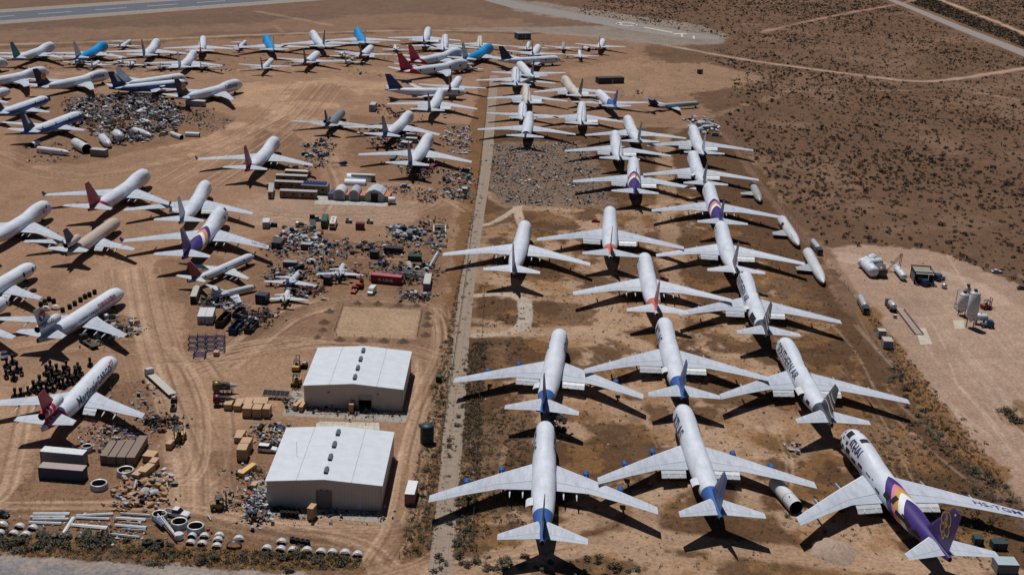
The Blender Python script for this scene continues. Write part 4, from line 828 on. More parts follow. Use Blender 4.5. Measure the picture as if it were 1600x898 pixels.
# left yard
r, T = plane('jumbo', -176.4, 603.2, -96.6, .971, "white jumbo jet with bright red fin and dark winglets in the open yard", body=skin(layers=[((.42, .03, .07), [(1, 0, -1.2, 47, 99), (0, 0, 1, 3.2, 99)])], windows=.25, wz=5.7), fin=finmat((.34, .012, .03)), winglets=M_DKGREY, flaps=0, group=ST)
plane('jumbo', -128.6, 678.5, -92.6, .978, "white jumbo jet with deep red fin parked behind the trailer compound", body=skin(layers=[((.36, .02, .05), [(1, 0, -1.0, 50, 99), (0, 0, 1, 3.2, 99)])]), fin=finmat((.28, .012, .03)), winglets=M_DKGREY, flaps=0, group=ST)
plane('jumbo', -144.7, 589.3, -87.4, .935, "all white jumbo jet with grey white fin just ahead of the purple chevron jet", fin=finmat((.5, .52, .55)), body=skin(layers=[((.2, .24, .28), [(1, 0, 0, 65, 99)])]), flaps=1, group=ST)
r, T = plane('jumbo', -127.5, 547.0, -91.0, .992, "purple chevron tailed jumbo jet with purple winglets in the left yard", body=THAI, fin=finmat(PURPLE, layers=[((.30, .22, .22), [(1, 0, -1.1, 45.6, 47.5)])]), winglets=mat(PURPLE, .5), flaps=0, group=ST, doors=[(6, 8.5, 20, 38), (11, 13, 60, 75), (6, 7, 62, 80)])
wing_text(T, 'HS-TGL', 2.4, 1, 25, mat(PURPLE, .5), r)
plane('trijet', -170.0, 532.4, -95.8, .89, "beige three engined jet with navy fin, black shadow cross below its tail", body=BEIGE, fin=F_NAVY, tube=BEIGE, flaps=1, doors=[(3, 3.6, 30, 45)])
plane('jumbo', -204.0, 546.4, -97.1, .92, "windowed white jumbo jet with raised roof hatch at the left picture edge", body=WINDOWED, group=ST, doors=[(8.5, 9.6, 38, 56), (4, 5, 66, 85), (12, 13, 62, 80)])
plane('widebody', -183.7, 470.6, -100, 1.0, "white jet with three black door openings entering from the left picture edge", body=WIDEW, doors=[(5.2, 6.3, 62, 98), (11.5, 12.7, 62, 98), (2.2, 3, 62, 80)], flaps=1)
plane('widebody', -180.2, 433.7, -99, 1.0, "white jet nose with black door stripe at the left picture edge, above the striped freighter", body=WIDEW, doors=[(4, 5, 60, 95), (2, 2.8, 62, 80)])
plane('narrowbody', -104.7, 496.9, -115.3, .878, "slim white airliner with dark red fin at the edge of the scrap yard", body=skin(windows=.7, wz=4.0, wx=(5, 38), layers=[((.30, .33, .38), [(0, 0, 1, -9, 3.2)]), ((.12, .16, .2), [(1, 0, 0, 41, 99)])]), fin=finmat((.22, .02, .03), layers=[((.5, .5, .52), [(1, 0, -1, 30.5, 31.0)])]), wing=wingmat((.50, .53, .52)), doors=[(9, 10, 60, 85), (22, 23, 60, 85), (36, 37, 60, 85)])
r, T = plane('trijet', -143.1, 447.2, -102.6, .949, "white three engined freighter with red side stripe and round tail emblem", body=CHINA, fin=skin(base=(.50, .52, .56)), tube=skin(base=(.56, .58, .62)), flaps=0, wing=W2)
side_text(T, '\u7a7a\u822a\u8fd0\u8d27\u56fd\u4e2d', 15.5, 6.1, 2.1, 1, mat((.32, .03, .05), .5), r, .02); side_text(T, 'CHINA CARGO', 29, 5.3, 1.9, 1, mat((.05, .06, .1), .5), r, .01); side_text(T, 'N276UP'[:0] or 'CARGO', 39.5, 4.9, 1.1, 1, mat((.05, .06, .1), .5), r, .0)
tx, fs = text_pts('CARGO', 2.0, .03); b = MB(); xa, xb, tz, tr = T['tube']
b.add([(xa + 8.0 - u, math.sin(min(1.5, .95 - v / tr)) * tr * 1.06 + .04, tz + math.cos(.95 - v / tr) * tr * 1.06) for u, v, _ in tx], fs); b.build('lettering', mat((.05, .06, .1), .5), r)
fin_decal(T, [[(54.0 + 2.0 * math.cos(R(a)), 14.2 + 2.0 * math.sin(R(a))) for a in range(0, 181, 15)]], mat((.32, .01, .02), .5), r); fin_decal(T, [[(54.0 + 2.0 * math.cos(R(a)), 14.15 + 2.0 * math.sin(R(a))) for a in range(180, 361, 15)]], mat((.02, .05, .16), .5), r)
m = MB()
for pl in ([(52.4, 14.6), (54.2, 14.2), (56.0, 14.9), (54.4, 13.7)], [(53.2, 13.3), (54.0, 14.0), (54.4, 13.7), (54.0, 12.6)]):
    for s in (1, -1): m.add([(x, s * (fin_y(T, x, z) + .03), z) for x, z in pl], [tuple(range(len(pl)))[::-s]])
m.build('emblem', FW, r)
r, T = plane('trijet', -127.4, 385.5, -93.8, .957, "white three engined freighter with red and white striped tail", body=MART, fin=finmat(RED, layers=[(WHT, [(1, 0, -.9, 37.3, 38.0)]), (WHT, [(1, 0, -.9, 34.6, 35.2)]), (WHT, [(0, 0, 1, 8.4, 8.9)])]), tube=skin(base=(.60, .61, .64), layers=[(RED, [(1, 0, 0, 50.5, 99)]), (WHT, [(1, 0, 0, 52.4, 52.9)]), (WHT, [(1, 0, 0, 54.4, 54.9)])]), flaps=1, winglets=None, tail_end=M_STEEL)
side_text(T, 'Martinair', 30.0, 5.5, 4.3, 1, mat((.03, .04, .08), .5), r, .045, .15); side_text(T, 'CARGO', 15.8, 5.7, 3.3, 1, mat((.03, .04, .08), .5), r, .02, .15)
m = MB()
for k in range(3):
    x0 = 6.2 + k * 1.15; vs = []
    for i in range(7): f = R(34 + i * 5.2); vs += [P(T, x0 + i * .32, f, .05), P(T, x0 + .65 + i * .32, f, .05)]
    m.add(vs, [(2 * i, 2 * i + 1, 2 * i + 3, 2 * i + 2) for i in range(6)])
m.build('emblem', mat((.36, .012, .05), .5), r)
# business jets and small aircraft in the scrap yard
SJ = 'small aircraft'
plane('bizjet', -83.2, 483.3, -97.7, 1.152, "small white jet with blue fin root and cut open cockpit amid the scrap", 'small jet', body=skin(base=(.5, .53, .58), layers=[(BLUE, [(1, 0, 0, 14, 99)])]), fin=F_GREY, name='small_jet', group=SJ, doors=[(2.5, 4.5, 10, 80)])
plane('bizjet', -68.1, 494.9, -89.0, 1.0, "small white jet with swept wings and drooping grey fin near the maroon container", 'small jet', body=skin(base=(.5, .51, .55)), fin=F_GREY, name='small_jet', group=SJ)
plane('bizjet', -84.6, 464.3, -87.2, .959, "small white jet with navy nose band and black fin shadow, nearest the fenced dirt field", 'small jet', body=skin(base=(.62, .62, .62), layers=[(NAVY, [(1, 0, 0, 3, 4.6)])]), fin=F_GREY, name='small_jet', group=SJ)
x, y, h, s = pose((401, 447), (328, 462), 1.7, 2.4, 18)
plane('bizjet', x, y, h, s, "white business jet lying low with grey fin, between the airliner and the black skip row", 'small jet', body=skin(base=(.5, .53, .57), windows=0, layers=[((.06, .05, .08), [(0, 0, 1, .9, 1.3)])]), fin=F_GREY, name='small_jet', group=SJ, gear=False, z=-.5)
for k, (px, py, h, kd, lb) in enumerate(((119, 101, -80, 'turboprop', "white propeller plane leftmost in the row of little aircraft"), (150, 105, -88, 'turboprop', "white propeller plane second from the left in the row of little aircraft"), (182, 99, -70, 'bizjet', "little white jet with dark nose, third from the left in the little aircraft row"),
        (207, 103, -85, 'bizjet', "little white jet beside the dark nosed one in the little aircraft row"), (253, 107, -84, 'bizjet', "little white jet with black nose standing before the all white jumbo"), (318, 108, -88, 'turboprop', "grey little plane at the right end of the little aircraft row"),
        (528, 89, -70, 'bizjet', "little white jet between the two dark red tailed twin jets"), (550, 100, -100, 'turboprop', "pale grey little plane on the dirt below the twin jets"), (615, 79, -80, 'bizjet', "little white jet left of the red tailed jumbo pair"), (733, 109, -90, 'bizjet', "little white jet at the top end of the chain link fence"))):
    p = G(px, py); plane(kd, p.x, p.y + 8, h, 1.15, lb, 'small plane', name='small_plane', group=SJ, wing=W3, fin=F_W if k not in (5, 7) else F_GREY, body=WHITEP if k not in (5, 7) else skin(base=(.4, .41, .42)), glass=True)
for px, py, lb in ((186, 79, "white T-tailed jet behind the bright blue jumbo"), (371, 80, "white T-tailed jet between the pink tailed and bright blue jumbos")):
    p = G(px, py); plane('rear_engine', p.x, p.y + 30, -88, .8, lb, 'jet', name='parked_jet')
# ------------------------------------------------------------------ buildings
def stripes(rgb, axis, pitch, dark=.75, w=.22, rough=.5, var=.12, metal=0.):
    """sheet metal: ribs along one object axis"""
    k = ('st', tuple(rgb), axis, pitch, dark, w)
    if k in MATS: return MATS[k]
    m, nt, b = _nt("sheet_metal"); tc = nt.nodes.new("ShaderNodeTexCoord"); sp = nt.nodes.new("ShaderNodeSeparateXYZ"); nt.links.new(tc.outputs['Object'], sp.inputs[0])
    f = _math(nt, 'LESS_THAN', _math(nt, 'FRACT', _math(nt, 'DIVIDE', sp.outputs[axis], pitch)), w)
    n = _noise(nt, .35, 5, .65); c = _ramp(nt, n.outputs[0], [(.3, tuple(v * (1 - var) for v in rgb)), (.65, rgb)])
    c = _mixc(nt, f, c, _mixc(nt, 1., c, (dark, dark, dark), 'MULTIPLY')); nt.links.new(c, b.inputs['Base Color']); b.inputs['Roughness'].default_value = rough; b.inputs['Metallic'].default_value = metal
    b.inputs['Specular IOR Level'].default_value = .3; MATS[k] = m; return m
BW = stripes((.50, .43, .365), 0, .9, .90, .2); BWS = stripes((.50, .43, .365), 1, .9, .90, .2)
ROOFM = stripes((.56, .59, .64), 1, 1.0, .84, .16)
def hangar(x0, x1, y0, y1, ev, rg, dx0, dx1, dh, label, half_open):
    root = empty('hangar', ((x0 + x1) / 2, y0, 0)); tag(root, label, 'hangar', 'white roofed hangars'); xc = 0; hw = (x1 - x0) / 2; D = y1 - y0
    a, b_ = dx0 - (x0 + x1) / 2, dx1 - (x0 + x1) / 2
    m = MB()      # front wall with the door opening left out
    m.add([(-hw, 0, 0), (a, 0, 0), (a, 0, dh), (-hw, 0, dh)], [(0, 1, 2, 3)]); m.add([(b_, 0, 0), (hw, 0, 0), (hw, 0, dh), (b_, 0, dh)], [(0, 1, 2, 3)])
    m.add([(-hw, 0, dh), (hw, 0, dh), (hw, 0, ev), (0, 0, rg), (-hw, 0, ev)], [(0, 1, 2, 3, 4)])
    m.add([(-hw, D, 0), (hw, D, 0), (hw, D, ev), (0, D, rg), (-hw, D, ev)], [(4, 3, 2, 1, 0)])
    m.add([(-hw, 0, 0), (-hw, D, 0), (-hw, D, ev), (-hw, 0, ev)], [(3, 2, 1, 0)], 1); m.add([(hw, 0, 0), (hw, D, 0), (hw, D, ev), (hw, 0, ev)], [(0, 1, 2, 3)], 1)
    m.build('wall', [BW, BWS], root)
    for s in (-1, 1):
        m = MB(); o = .35; p = [(s * (hw + o), -o), (0.01 * s, -o), (0.01 * s, D + o), (s * (hw + o), D + o)]; z = [ev - o * .08, rg + .05, rg + .05, ev - o * .08]
        m.hexa([(x, y, zz - .12) for (x, y), zz in zip(p, z)] + [(x, y, zz + .08) for (x, y), zz in zip(p, z)]); r = m.build('roof', ROOFM, root)
        for q in (.48,):
            e = MB(); xx = s * hw * q; zz = rg + (ev - rg) * q + .15; e.box((xx, D / 2, zz), (.18, D + .6, .05)); e.build('roof_seam', mat((.42, .44, .47), .5), r)
    for k in range(4):
        yy = D * (.14 + .24 * k); m = MB(); m.box((0, yy, rg + .3), (.9, 3.0, .5)); m.add([(x_, yy + y_, rg + z_) for y_ in (-1.55, 1.55) for x_, z_ in ((-.6, .5), (0, .85), (.6, .5))], [(0, 1, 4, 3), (1, 2, 5, 4), (0, 2, 1), (3, 4, 5)], 1); m.build('roof_vent', [mat((.03, .045, .055), .7), mat((.10, .13, .14), .6)], root)
    m = MB(); m.box(((a + b_) / 2, .35, dh - (dh * .35) / 2 if half_open else dh / 2), (b_ - a, .1, dh * (.35 if half_open else 1))); d = m.build('door', stripes((.20, .17, .16), 2, .5, .85, .2) if not half_open else stripes((.40, .38, .36), 2, .4, .85, .2), root)
    m = MB()
    for xx in (a - .12, b_ + .12): m.box((xx, -.05, dh / 2), (.24, .14, dh))
    m.box(((a + b_) / 2, -.05, dh + .12), (b_ - a + .48, .14, .24)); m.build('door_frame', M_GREY, root)
    m = MB(); m.box((hw * .62, -.03, 1.05), (1.0, .06, 2.1)); m.build('side_door', mat((.50, .52, .56), .5), root)
    for xx in (-hw * .5, hw * .5): m = MB(); m.box((xx if half_open else xx * .1, -.15, ev * .72), (.5, .3, .25)); m.build('wall_lamp', M_DKGREY, root)
    for xx, yy in ((hw, -.36), (hw, D)): m = MB(); m.box((xx + .05, yy + .3, ev / 2), (.18, .18, ev - .2)); m.build('downpipe', M_GREY, root)
    # interior floor kept dark by its own walls
    return root
d0, d1 = G(560, 641).x, G(580, 641).x
hangar(-62.6, -32.3, 364.8, 394.4, 7.3, 8.5, d0, d1, 4.6, "white roofed beige hangar with half open roller door, beside the fenced dirt field", True)
d0, d1 = G(494, 796).x, G(518, 796).x
r = hangar(-62.3, -32.1, 303.3, 334.4, 7.6, 8.7, d0, d1, 5.4, "white roofed beige hangar with closed brown door, stacks of tyres along its front", False)
m = MB(); m.tube((-9.5, 14, 7.7), (-9.5, 14, 12.2), .04, n=6); m.tube((-9.5, 14, 10.5), (-9.0, 14, 10.5), .03, n=6); m.build('aerial', M_STEEL, r)
def frame(a, b):
    A, B = G(*a), G(*b); d = B - A; return A, math.atan2(d.y, d.x), d.length
def container(a, b, depth, h, roof, wall, label, cat='shipping container', name='shipping_container', group='containers in the yard', rib=True, door='front', rz=None, roofrib=False, extra=None):
    """box with its near bottom edge on the photo points a-b; parts: body, roof, door leaves"""
    A, rz_, w = frame(a, b); rz = rz_ if rz is None else R(rz)
    root = empty(name, A, rz); tag(root, label, cat, group)
    wm = stripes(wall, 0, .55, .8, .4) if rib else mat(wall, .7); wm2 = stripes(wall, 1, .55, .8, .4) if rib else mat(wall, .7)
    m = MB(); z0 = .15
    m.add([(0, 0, z0), (w, 0, z0), (w, 0, h), (0, 0, h)], [(0, 1, 2, 3)]); m.add([(0, depth, z0), (w, depth, z0), (w, depth, h), (0, depth, h)], [(3, 2, 1, 0)])
    m.add([(0, 0, z0), (0, depth, z0), (0, depth, h), (0, 0, h)], [(3, 2, 1, 0)], 1); m.add([(w, 0, z0), (w, depth, z0), (w, depth, h), (w, 0, h)], [(0, 1, 2, 3)], 1)
    m.add([(0, 0, z0), (w, 0, z0), (w, depth, z0), (0, depth, z0)], [(3, 2, 1, 0)], 1); m.build('body', [wm, wm2], root)
    m = MB(); m.box((w / 2, depth / 2, h + .03), (w + .08, depth + .08, .1)); m.build('roof', stripes(roof, 0 if w > depth else 1, .6, .86, .3) if (rib or roofrib) else mat(roof, .6), root)
    if door == 'front':
        for s in (-1, 1): m = MB(); m.box((w / 2 + s * w * .235, -.04, h * .5), (w * .45, .06, h * .88)); dd = m.build('door', mat(tuple(v * .9 for v in wall), .6), root); e = MB(); e.tube((w / 2 + s * w * .1, -.1, .3), (w / 2 + s * w * .1, -.1, h * .9), .04, n=6); e.build('lock_bar', M_STEEL, dd)
    elif door == 'side':
        for s in (0, 1): m = MB(); m.box((w + .04, depth * (.27 + .46 * s), h * .5), (.06, depth * .42, h * .86)); m.build('door', mat(tuple(v * .85 for v in wall), .6), root)
    elif door == 'open': m = MB(); m.box((w / 2, -.03, h * .5), (w * .9, .05, h * .86)); m.build('door_opening', M_DARK, root)
    m = MB()
    for xx in (.08, w - .08):
        for yy in (.0, depth): m.box((xx, yy + (-.03 if yy == 0 else .03), h / 2), (.16, .16, h))
    m.build('corner_post', mat(tuple(v * .7 for v in wall), .6), root)
    return root
def trailer(a, b, depth, h, roof, wall, label, wins=3, name='office_trailer', cat='trailer building', group='trailer buildings of the compound', solar=False):
    A, rz, w = frame(a, b); root = empty(name, A, rz); tag(root, label, cat, group)
    m = MB(); m.box((w / 2, depth / 2, h / 2 + .1), (w, depth, h - .2)); m.build('wall', stripes(wall, 0, .8, .9, .15), root)
    m = MB(); m.box((w / 2, depth / 2, h + .08), (w + .3, depth + .3, .16)); r = m.build('roof', stripes(roof, 0 if w > depth else 1, 1.1, .85, .12), root)
    if solar:
        for i in range(8):
            m = MB(); m.box((w * (.07 + .115 * i), depth * .42, h + .45), (w * .10, depth * .7, .06), rx=.18); m.build('solar_panel', mat((.01, .025, .10), .25, 0, .2), r)
    for i in range(wins): m = MB(); m.box((w * (i + .5) / wins, -.03, h * .58), (1.1, .08, .9)); m.build('window', M_GLASS, root)
    m = MB(); m.box((w * .5 + .9, -.04, h * .4), (.9, .08, h * .7)); m.build('door', mat((.3, .28, .26), .6), root)
    return root
BR = (.19, .135, .095); PR = (.36, .34, .31)
trailer((437, 309), (494.5, 311.5), 3.2, 3.4, PR, BR, "long brown trailer building at the front of the compound", 4)
trailer((419, 311), (426.5, 311), 15, 3.4, PR, BR, "brown trailer building running back at the compound's left end", 1)
trailer((471, 303), (511, 305), 7.5, 4.2, (.14, .14, .16), (.17, .12, .085), "brown building with blue solar panels on its roof", 3, solar=True)
trailer((429, 294.5), (484, 297), 3.2, 3.4, PR, BR, "long brown trailer building with pale roof behind the solar roofed one", 3)
trailer((431, 284), (479, 286), 3.4, 3.2, PR, (.12, .10, .085), "dark sided trailer building with pale roof, third row of the compound", 2)
trailer((445, 276), (481, 278), 3.2, 3.0, (.48, .45, .40), BR, "cream roofed trailer building, rearmost row of the compound", 2)
trailer((416.5, 296), (425, 296), 3, 2.6, (.3, .22, .15), BR, "small brown hut behind the compound's left trailer", 1)
trailer((549, 283), (585.5, 284.5), 3, 3.2, (.34, .32, .30), (.15, .12, .10), "low brown shed behind the white arched shelters", 2)
def tent(a, b, depth, hs, hr, label, arch=True, dcol=(.22, .23, .25), open_=False, col=(.50, .52, .55), group='arched white shelters'):
    A, rz, w = frame(a, b); root = empty('arched_shelter', A, rz); tag(root, label, 'shelter', group)
    n = 12; pr = [(0, 0)] + ([(w / 2 - w / 2 * math.cos(math.pi * i / n), hs + (hr - hs) * math.sin(math.pi * i / n)) for i in range(n + 1)] if arch else [(0, hs), (w * .2, hs + (hr - hs) * .62), (w / 2, hr), (w * .8, hs + (hr - hs) * .62), (w, hs)]) + [(w, 0)]
    m = MB(); k = len(pr); vs = [(x, 0, z) for x, z in pr] + [(x, depth, z) for x, z in pr]; m.add(vs, [(i, i + 1, k + i + 1, k + i) for i in range(k - 1)], 0, arch); m.build('cover', mat(col, .5, 0, .12, .4), root)
    m = MB(); m.add([(x, .02, z) for x, z in pr], [tuple(range(k))]); m.add([(x, depth - .02, z) for x, z in pr], [tuple(range(k))[::-1]]); m.build('end_wall', mat((.40, .37, .33), .7), root)
    m = MB(); dw = w * (.62 if not open_ else .4); dh = (hs + hr) * .5 if arch else hs * 1.15; m.box((w / 2, -.05, dh / 2), (dw, .08, dh)); m.build('door', M_DARK if open_ else stripes(dcol, 2, .5, .88, .2), root)
    m = MB()
    for xx in (w / 2 - dw / 2, w / 2 + dw / 2): m.box((xx, -.08, dh / 2), (.15, .1, dh))
    m.box((w / 2, -.08, dh), (dw, .1, .15)); m.build('door_frame', M_STEEL, root)
    return root
tent((520.5, 312.5), (539, 313.4), 9.5, 2.6, 5.3, "white arched shelter with grey door, left of the three in the row")
tent((544.5, 313.5), (561, 314.3), 9.5, 2.6, 5.3, "grey arched shelter between the two orange roofed containers", col=(.36, .38, .41))
tent((570.5, 314.5), (599.5, 316), 10.5, 3.6, 6.0, "pale gabled shelter with black open doorway", arch=False, open_=True, col=(.42, .46, .51))
A, rz, w = frame((541.5, 283), (580, 284.5))
for (a, b, rr, lb) in (((541.5, 284.0), (580, 285), 3.4, "long white half cylinder shelter lying crosswise behind the others"), ((538, 290), (571, 291), 2.7, "shorter white half cylinder shelter directly behind the door row")):
    A, rz, w = frame(a, b); root = empty('arched_shelter', A, rz); tag(root, lb, 'shelter', 'arched white shelters')
    m = MB(); M = Matrix.Translation((0, rr, 0)) @ Matrix.Rotation(R(90), 4, 'Y'); m.lathe([(rr, 0), (rr, w)], 18, M, a0=math.pi / 2, a1=3 * math.pi / 2); m.build('cover', mat((.62, .66, .71), .45, 0, .1, .4), root)
    for xx in (.03, w - .03): e = MB(); e.add([(xx, rr - rr * math.cos(math.pi * i / 12), rr * math.sin(math.pi * i / 12)) for i in range(13)], [tuple(range(13))]); e.build('end_wall', M_GREY, root)
OR = (.48, .17, .10)
for a, b, rf, lb in (((512, 311.5), (520, 312), (.03, .07, .15), "container with blue roof at the left of the shelter row"), ((539.5, 313), (544, 313.3), OR, "container with orange roof between the arched shelters"), ((562, 314), (570.5, 314.5), OR, "container with orange roof beside the gabled shelter"), ((599.5, 315.5), (607.5, 316), OR, "container with orange roof and hatch at the right end of the shelters")):
    container(a, b, 8.5, 2.7, rf, (.24, .18, .13), lb, door='front')
r = empty('water_tank', G(612, 320), R(2)); tag(r, "short white cylindrical tank lying beside the shelter row", 'tank'); m = MB(); m.lathe([(.1, -1.7), (1.5, -1.7), (1.65, -1.5), (1.65, 1.5), (1.5, 1.7), (.1, 1.7)], 20, Matrix.Translation((0, 1.7, 1.7)) @ Matrix.Rotation(R(90), 4, 'Y')); m.build('shell', M_WHITE, r)
for s in (-1, 1): m = MB(); m.box((s, 1.7, .3), (.3, 2.4, .6)); m.build('cradle', M_DKGREY, r)
container((606.5, 321), (610, 321), 1.5, 1.2, (.10, .03, .02), (.10, .03, .02), "small rusty bin in front of the short white tank", 'bin', 'bin', None, rib=False)
trailer((935, 131.5), (975, 130.5), 6, 4, (.05, .045, .04), (.04, .035, .03), "long dark shed in the open ground beyond the aircraft rows", 3, 'shed', 'shed', None)
trailer((809, 62.5), (829.5, 62), 8, 5, (.24, .24, .26), (.10, .10, .11), "long grey building at the far end of the aircraft park", 3, 'storage_building', 'building', None)
trailer((1091, 116), (1098, 116), 3, 3, (.05, .04, .04), (.03, .03, .03), "tiny black hut alone in the desert ground", 1, 'hut', 'hut', None)
# ------------------------------------------------------------------ chain link fences
def fence(pts, h, label, step=7., mesh=True, sag=0):
    P_ = [G(*p) for p in pts]; root = empty('chain_link_fence', P_[0]); tag(root, label, 'fence', 'chain link fences'); o = P_[0]
    L_ = [0]; 
    for a, b in zip(P_, P_[1:]): L_.append(L_[-1] + (b - a).length)
    n = max(2, min(95, int(L_[-1] / step))); m0 = MB(); m0.tube((0, 0, 0), (0, 0, h), .07, n=6); pm = m0.mesh('post', mat((.10, .09, .085), .7)); q = []
    for i in range(n + 1):
        s = L_[-1] * i / n; k = max(j for j in range(len(L_) - 1) if L_[j] <= s + 1e-6); t = (s - L_[k]) / (L_[k + 1] - L_[k]); p = P_[k].lerp(P_[k + 1], t) - o; q.append(p); c = link('post', pm, root); c.location = p
    m = MB()
    for a, b in zip(q, q[1:]):
        for z in (h - .05, h * .5, .15): m.tube(a + Vector((0, 0, z)), b + Vector((0, 0, z)), .022, n=4, cap=False)
    m.build('wire', mat((.12, .10, .09), .8), root); return root
fence([(763, 122), (758, 190), (742, 320), (727, 440), (705, 590), (673, 780), (657, 866)], 2.0, "chain link fence along the yard side of the concrete strip")
fence([(757, 455), (751, 560), (747, 673), (741, 780), (738, 862)], 2.0, "chain link fence on the aircraft side of the concrete strip")
fence([(1110, 186), (1150, 228), (1210, 310), (1262, 382), (1300, 418), (1345, 480), (1400, 560), (1450, 635), (1510, 705), (1570, 765), (1640, 840)], 2.0, "chain link fence between the parked jets and the sand lot", 7)
fence([(657, 866), (624, 872)], 2.0, "short chain link fence piece at the bottom of the weedy strip", 3)
fence([(1245, 548), (1300, 552), (1385, 557)], 1.2, "low dark fence running from the fence corner to the wave tailed jet", 5)
r = fence([(536, 478), (660, 483), (651, 530), (520, 525), (536, 478)], 1.2, "low black railing round the bare rectangular dirt field", 6)
# ------------------------------------------------------------------ vehicles and things in the yards
def wheels(root, pts, r=.36, w=.26):
    m = MB(); m.tube((0, -w / 2, 0), (0, w / 2, 0), r, n=14); me = m.mesh('wheel', M_TYRE); h = MB(); h.tube((0, -w / 2 - .01, 0), (0, w / 2 + .01, 0), r * .5, n=10); hm = h.mesh('rim', M_STEEL)
    for x, y in pts: o = link('wheel', me, root); o.location = (x, y, r); link('rim', hm, o)
def loft(m, secs, mi=0, smooth=False):
    """closed body from rectangles [(x, halfwidth, z0, z1)]"""
    vs = [];
    for x, hw, z0, z1 in secs: vs += [(x, -hw, z0), (x, hw, z0), (x, hw * .96, z1), (x, -hw * .96, z1)]
    fs = [(4 * i + j, 4 * i + (j + 1) % 4, 4 * i + 4 + (j + 1) % 4, 4 * i + 4 + j) for i in range(len(secs) - 1) for j in range(4)]; n = len(secs) - 1
    m.add(vs, fs + [(3, 2, 1, 0), (4 * n, 4 * n + 1, 4 * n + 2, 4 * n + 3)], mi, smooth)
def car(p, hd, col_, label, kind='car', cat=None, group='road vehicles', s=1.):
    """x forward; kinds: car, suv, pickup, van"""
    root = empty({'car': 'parked_car', 'suv': 'parked_suv', 'pickup': 'pickup_truck', 'van': 'parked_van'}[kind], G(*p), R(hd), s); tag(root, label, cat or {'suv': 'SUV', 'pickup': 'pickup', 'van': 'van'}.get(kind, 'car'), group)
    c = mat(col_, .35, 0, .1); m = MB()
    if kind == 'van': loft(m, [(-2.6, .9, .4, 2.1), (-2.5, .98, .3, 2.3), (1.3, .98, .3, 2.3), (1.9, .95, .3, 1.35), (2.6, .9, .35, 1.1)]); gl = [(1.25, .9, 1.4, 2.15), (1.95, .85, 1.3, 1.38)]
    elif kind == 'pickup': loft(m, [(-2.8, .92, .5, 1.05), (-.7, .95, .45, 1.05), (-.69, .95, .45, 1.15), (1.4, .95, .4, 1.15), (2.5, .92, .4, 1.0), (2.8, .85, .5, .8)]); gl = None
    elif kind == 'suv': loft(m, [(-2.4, .9, .5, 1.1), (-2.3, .95, .4, 1.15), (1.1, .95, .4, 1.15), (2.2, .92, .4, 1.0), (2.45, .85, .5, .8)])
    else: loft(m, [(-2.2, .82, .45, .85), (-2.0, .88, .35, .95), (1.0, .9, .3, .95), (1.9, .86, .3, .8), (2.15, .78, .45, .65)])
    m.build('body', c, root)
    if kind != 'van':
        a, b, z0, z1 = {'pickup': (-.75, 1.3, 1.13, 1.85), 'suv': (-2.3, 1.1, 1.13, 1.85), 'car': (-1.5, .9, .94, 1.42)}[kind]
        m = MB(); m.hexa([(a, -.86, z0), (b, -.86, z0), (b, .86, z0), (a, .86, z0), (a + .25, -.72, z1), (b - .7, -.72, z1), (b - .7, .72, z1), (a + .25, .72, z1)]); g = m.build('cabin_glass', M_GLASS, root)
        m = MB(); m.box(((a + b) / 2 - .22, 0, z1 + .025), (b - a - .9, 1.46, .06)); m.build('roof', c, root)
        if kind == 'pickup': m = MB(); m.box((-1.75, 0, 1.06), (1.8, 1.5, .03)); m.build('truck_bed', mat((.10, .06, .05), .8), root)
    else:
        m = MB(); m.hexa([(1.3, -.85, 1.42), (1.9, -.85, 1.36), (1.9, .85, 1.36), (1.3, .85, 1.42), (1.28, -.8, 2.15), (1.38, -.8, 2.15), (1.38, .8, 2.15), (1.28, .8, 2.15)]); m.build('windscreen', M_GLASS, root)
    wheels(root, [(x, y) for x in (-1.5, 1.55) for y in (-.85, .85)]); 
    for y in (-.6, .6): m = MB(); m.box(({'van': 2.58, 'pickup': 2.74, 'suv': 2.4}.get(kind, 2.1), y, .72), (.12, .3, .16)); m.build('headlight', mat((.7, .7, .68), .3), root)
    return root
def crate(a, b, depth, h, label, col_=(.38, .245, .145), group='wooden crates', name='wooden_crate', cat='crate'):
    A, rz, w = frame(a, b)
    if name == 'long_crate': d_ = G(190, 690) - G(167, 726); rz = math.atan2(d_.y, d_.x) - math.pi / 2; w = 2.3
    root = empty(name, A, rz); tag(root, label, cat, group)
    m = MB(); m.box((w / 2, depth / 2, h / 2 + .1), (w, depth, h - .1)); m.build('body', stripes(tuple(v * .9 for v in col_), 0, .9, .82, .1), root)
    m = MB(); m.box((w / 2, depth / 2, h + .09), (w + .1, depth + .1, .1)); m.build('lid', stripes(tuple(min(1, v * 1.2) for v in col_), 1, 1.2, .85, .08), root)
    for x in (.15, w / 2, w - .15): m = MB(); m.box((x, depth / 2, .06), (.15, depth, .12)); m.build('skid', mat((.2, .12, .06), .8), root)
    for x in (.06, w - .06): m = MB(); m.box((x, -.03, h / 2), (.12, .05, h - .1)); m.build('corner_board', mat(col_, .8), root)
    return root
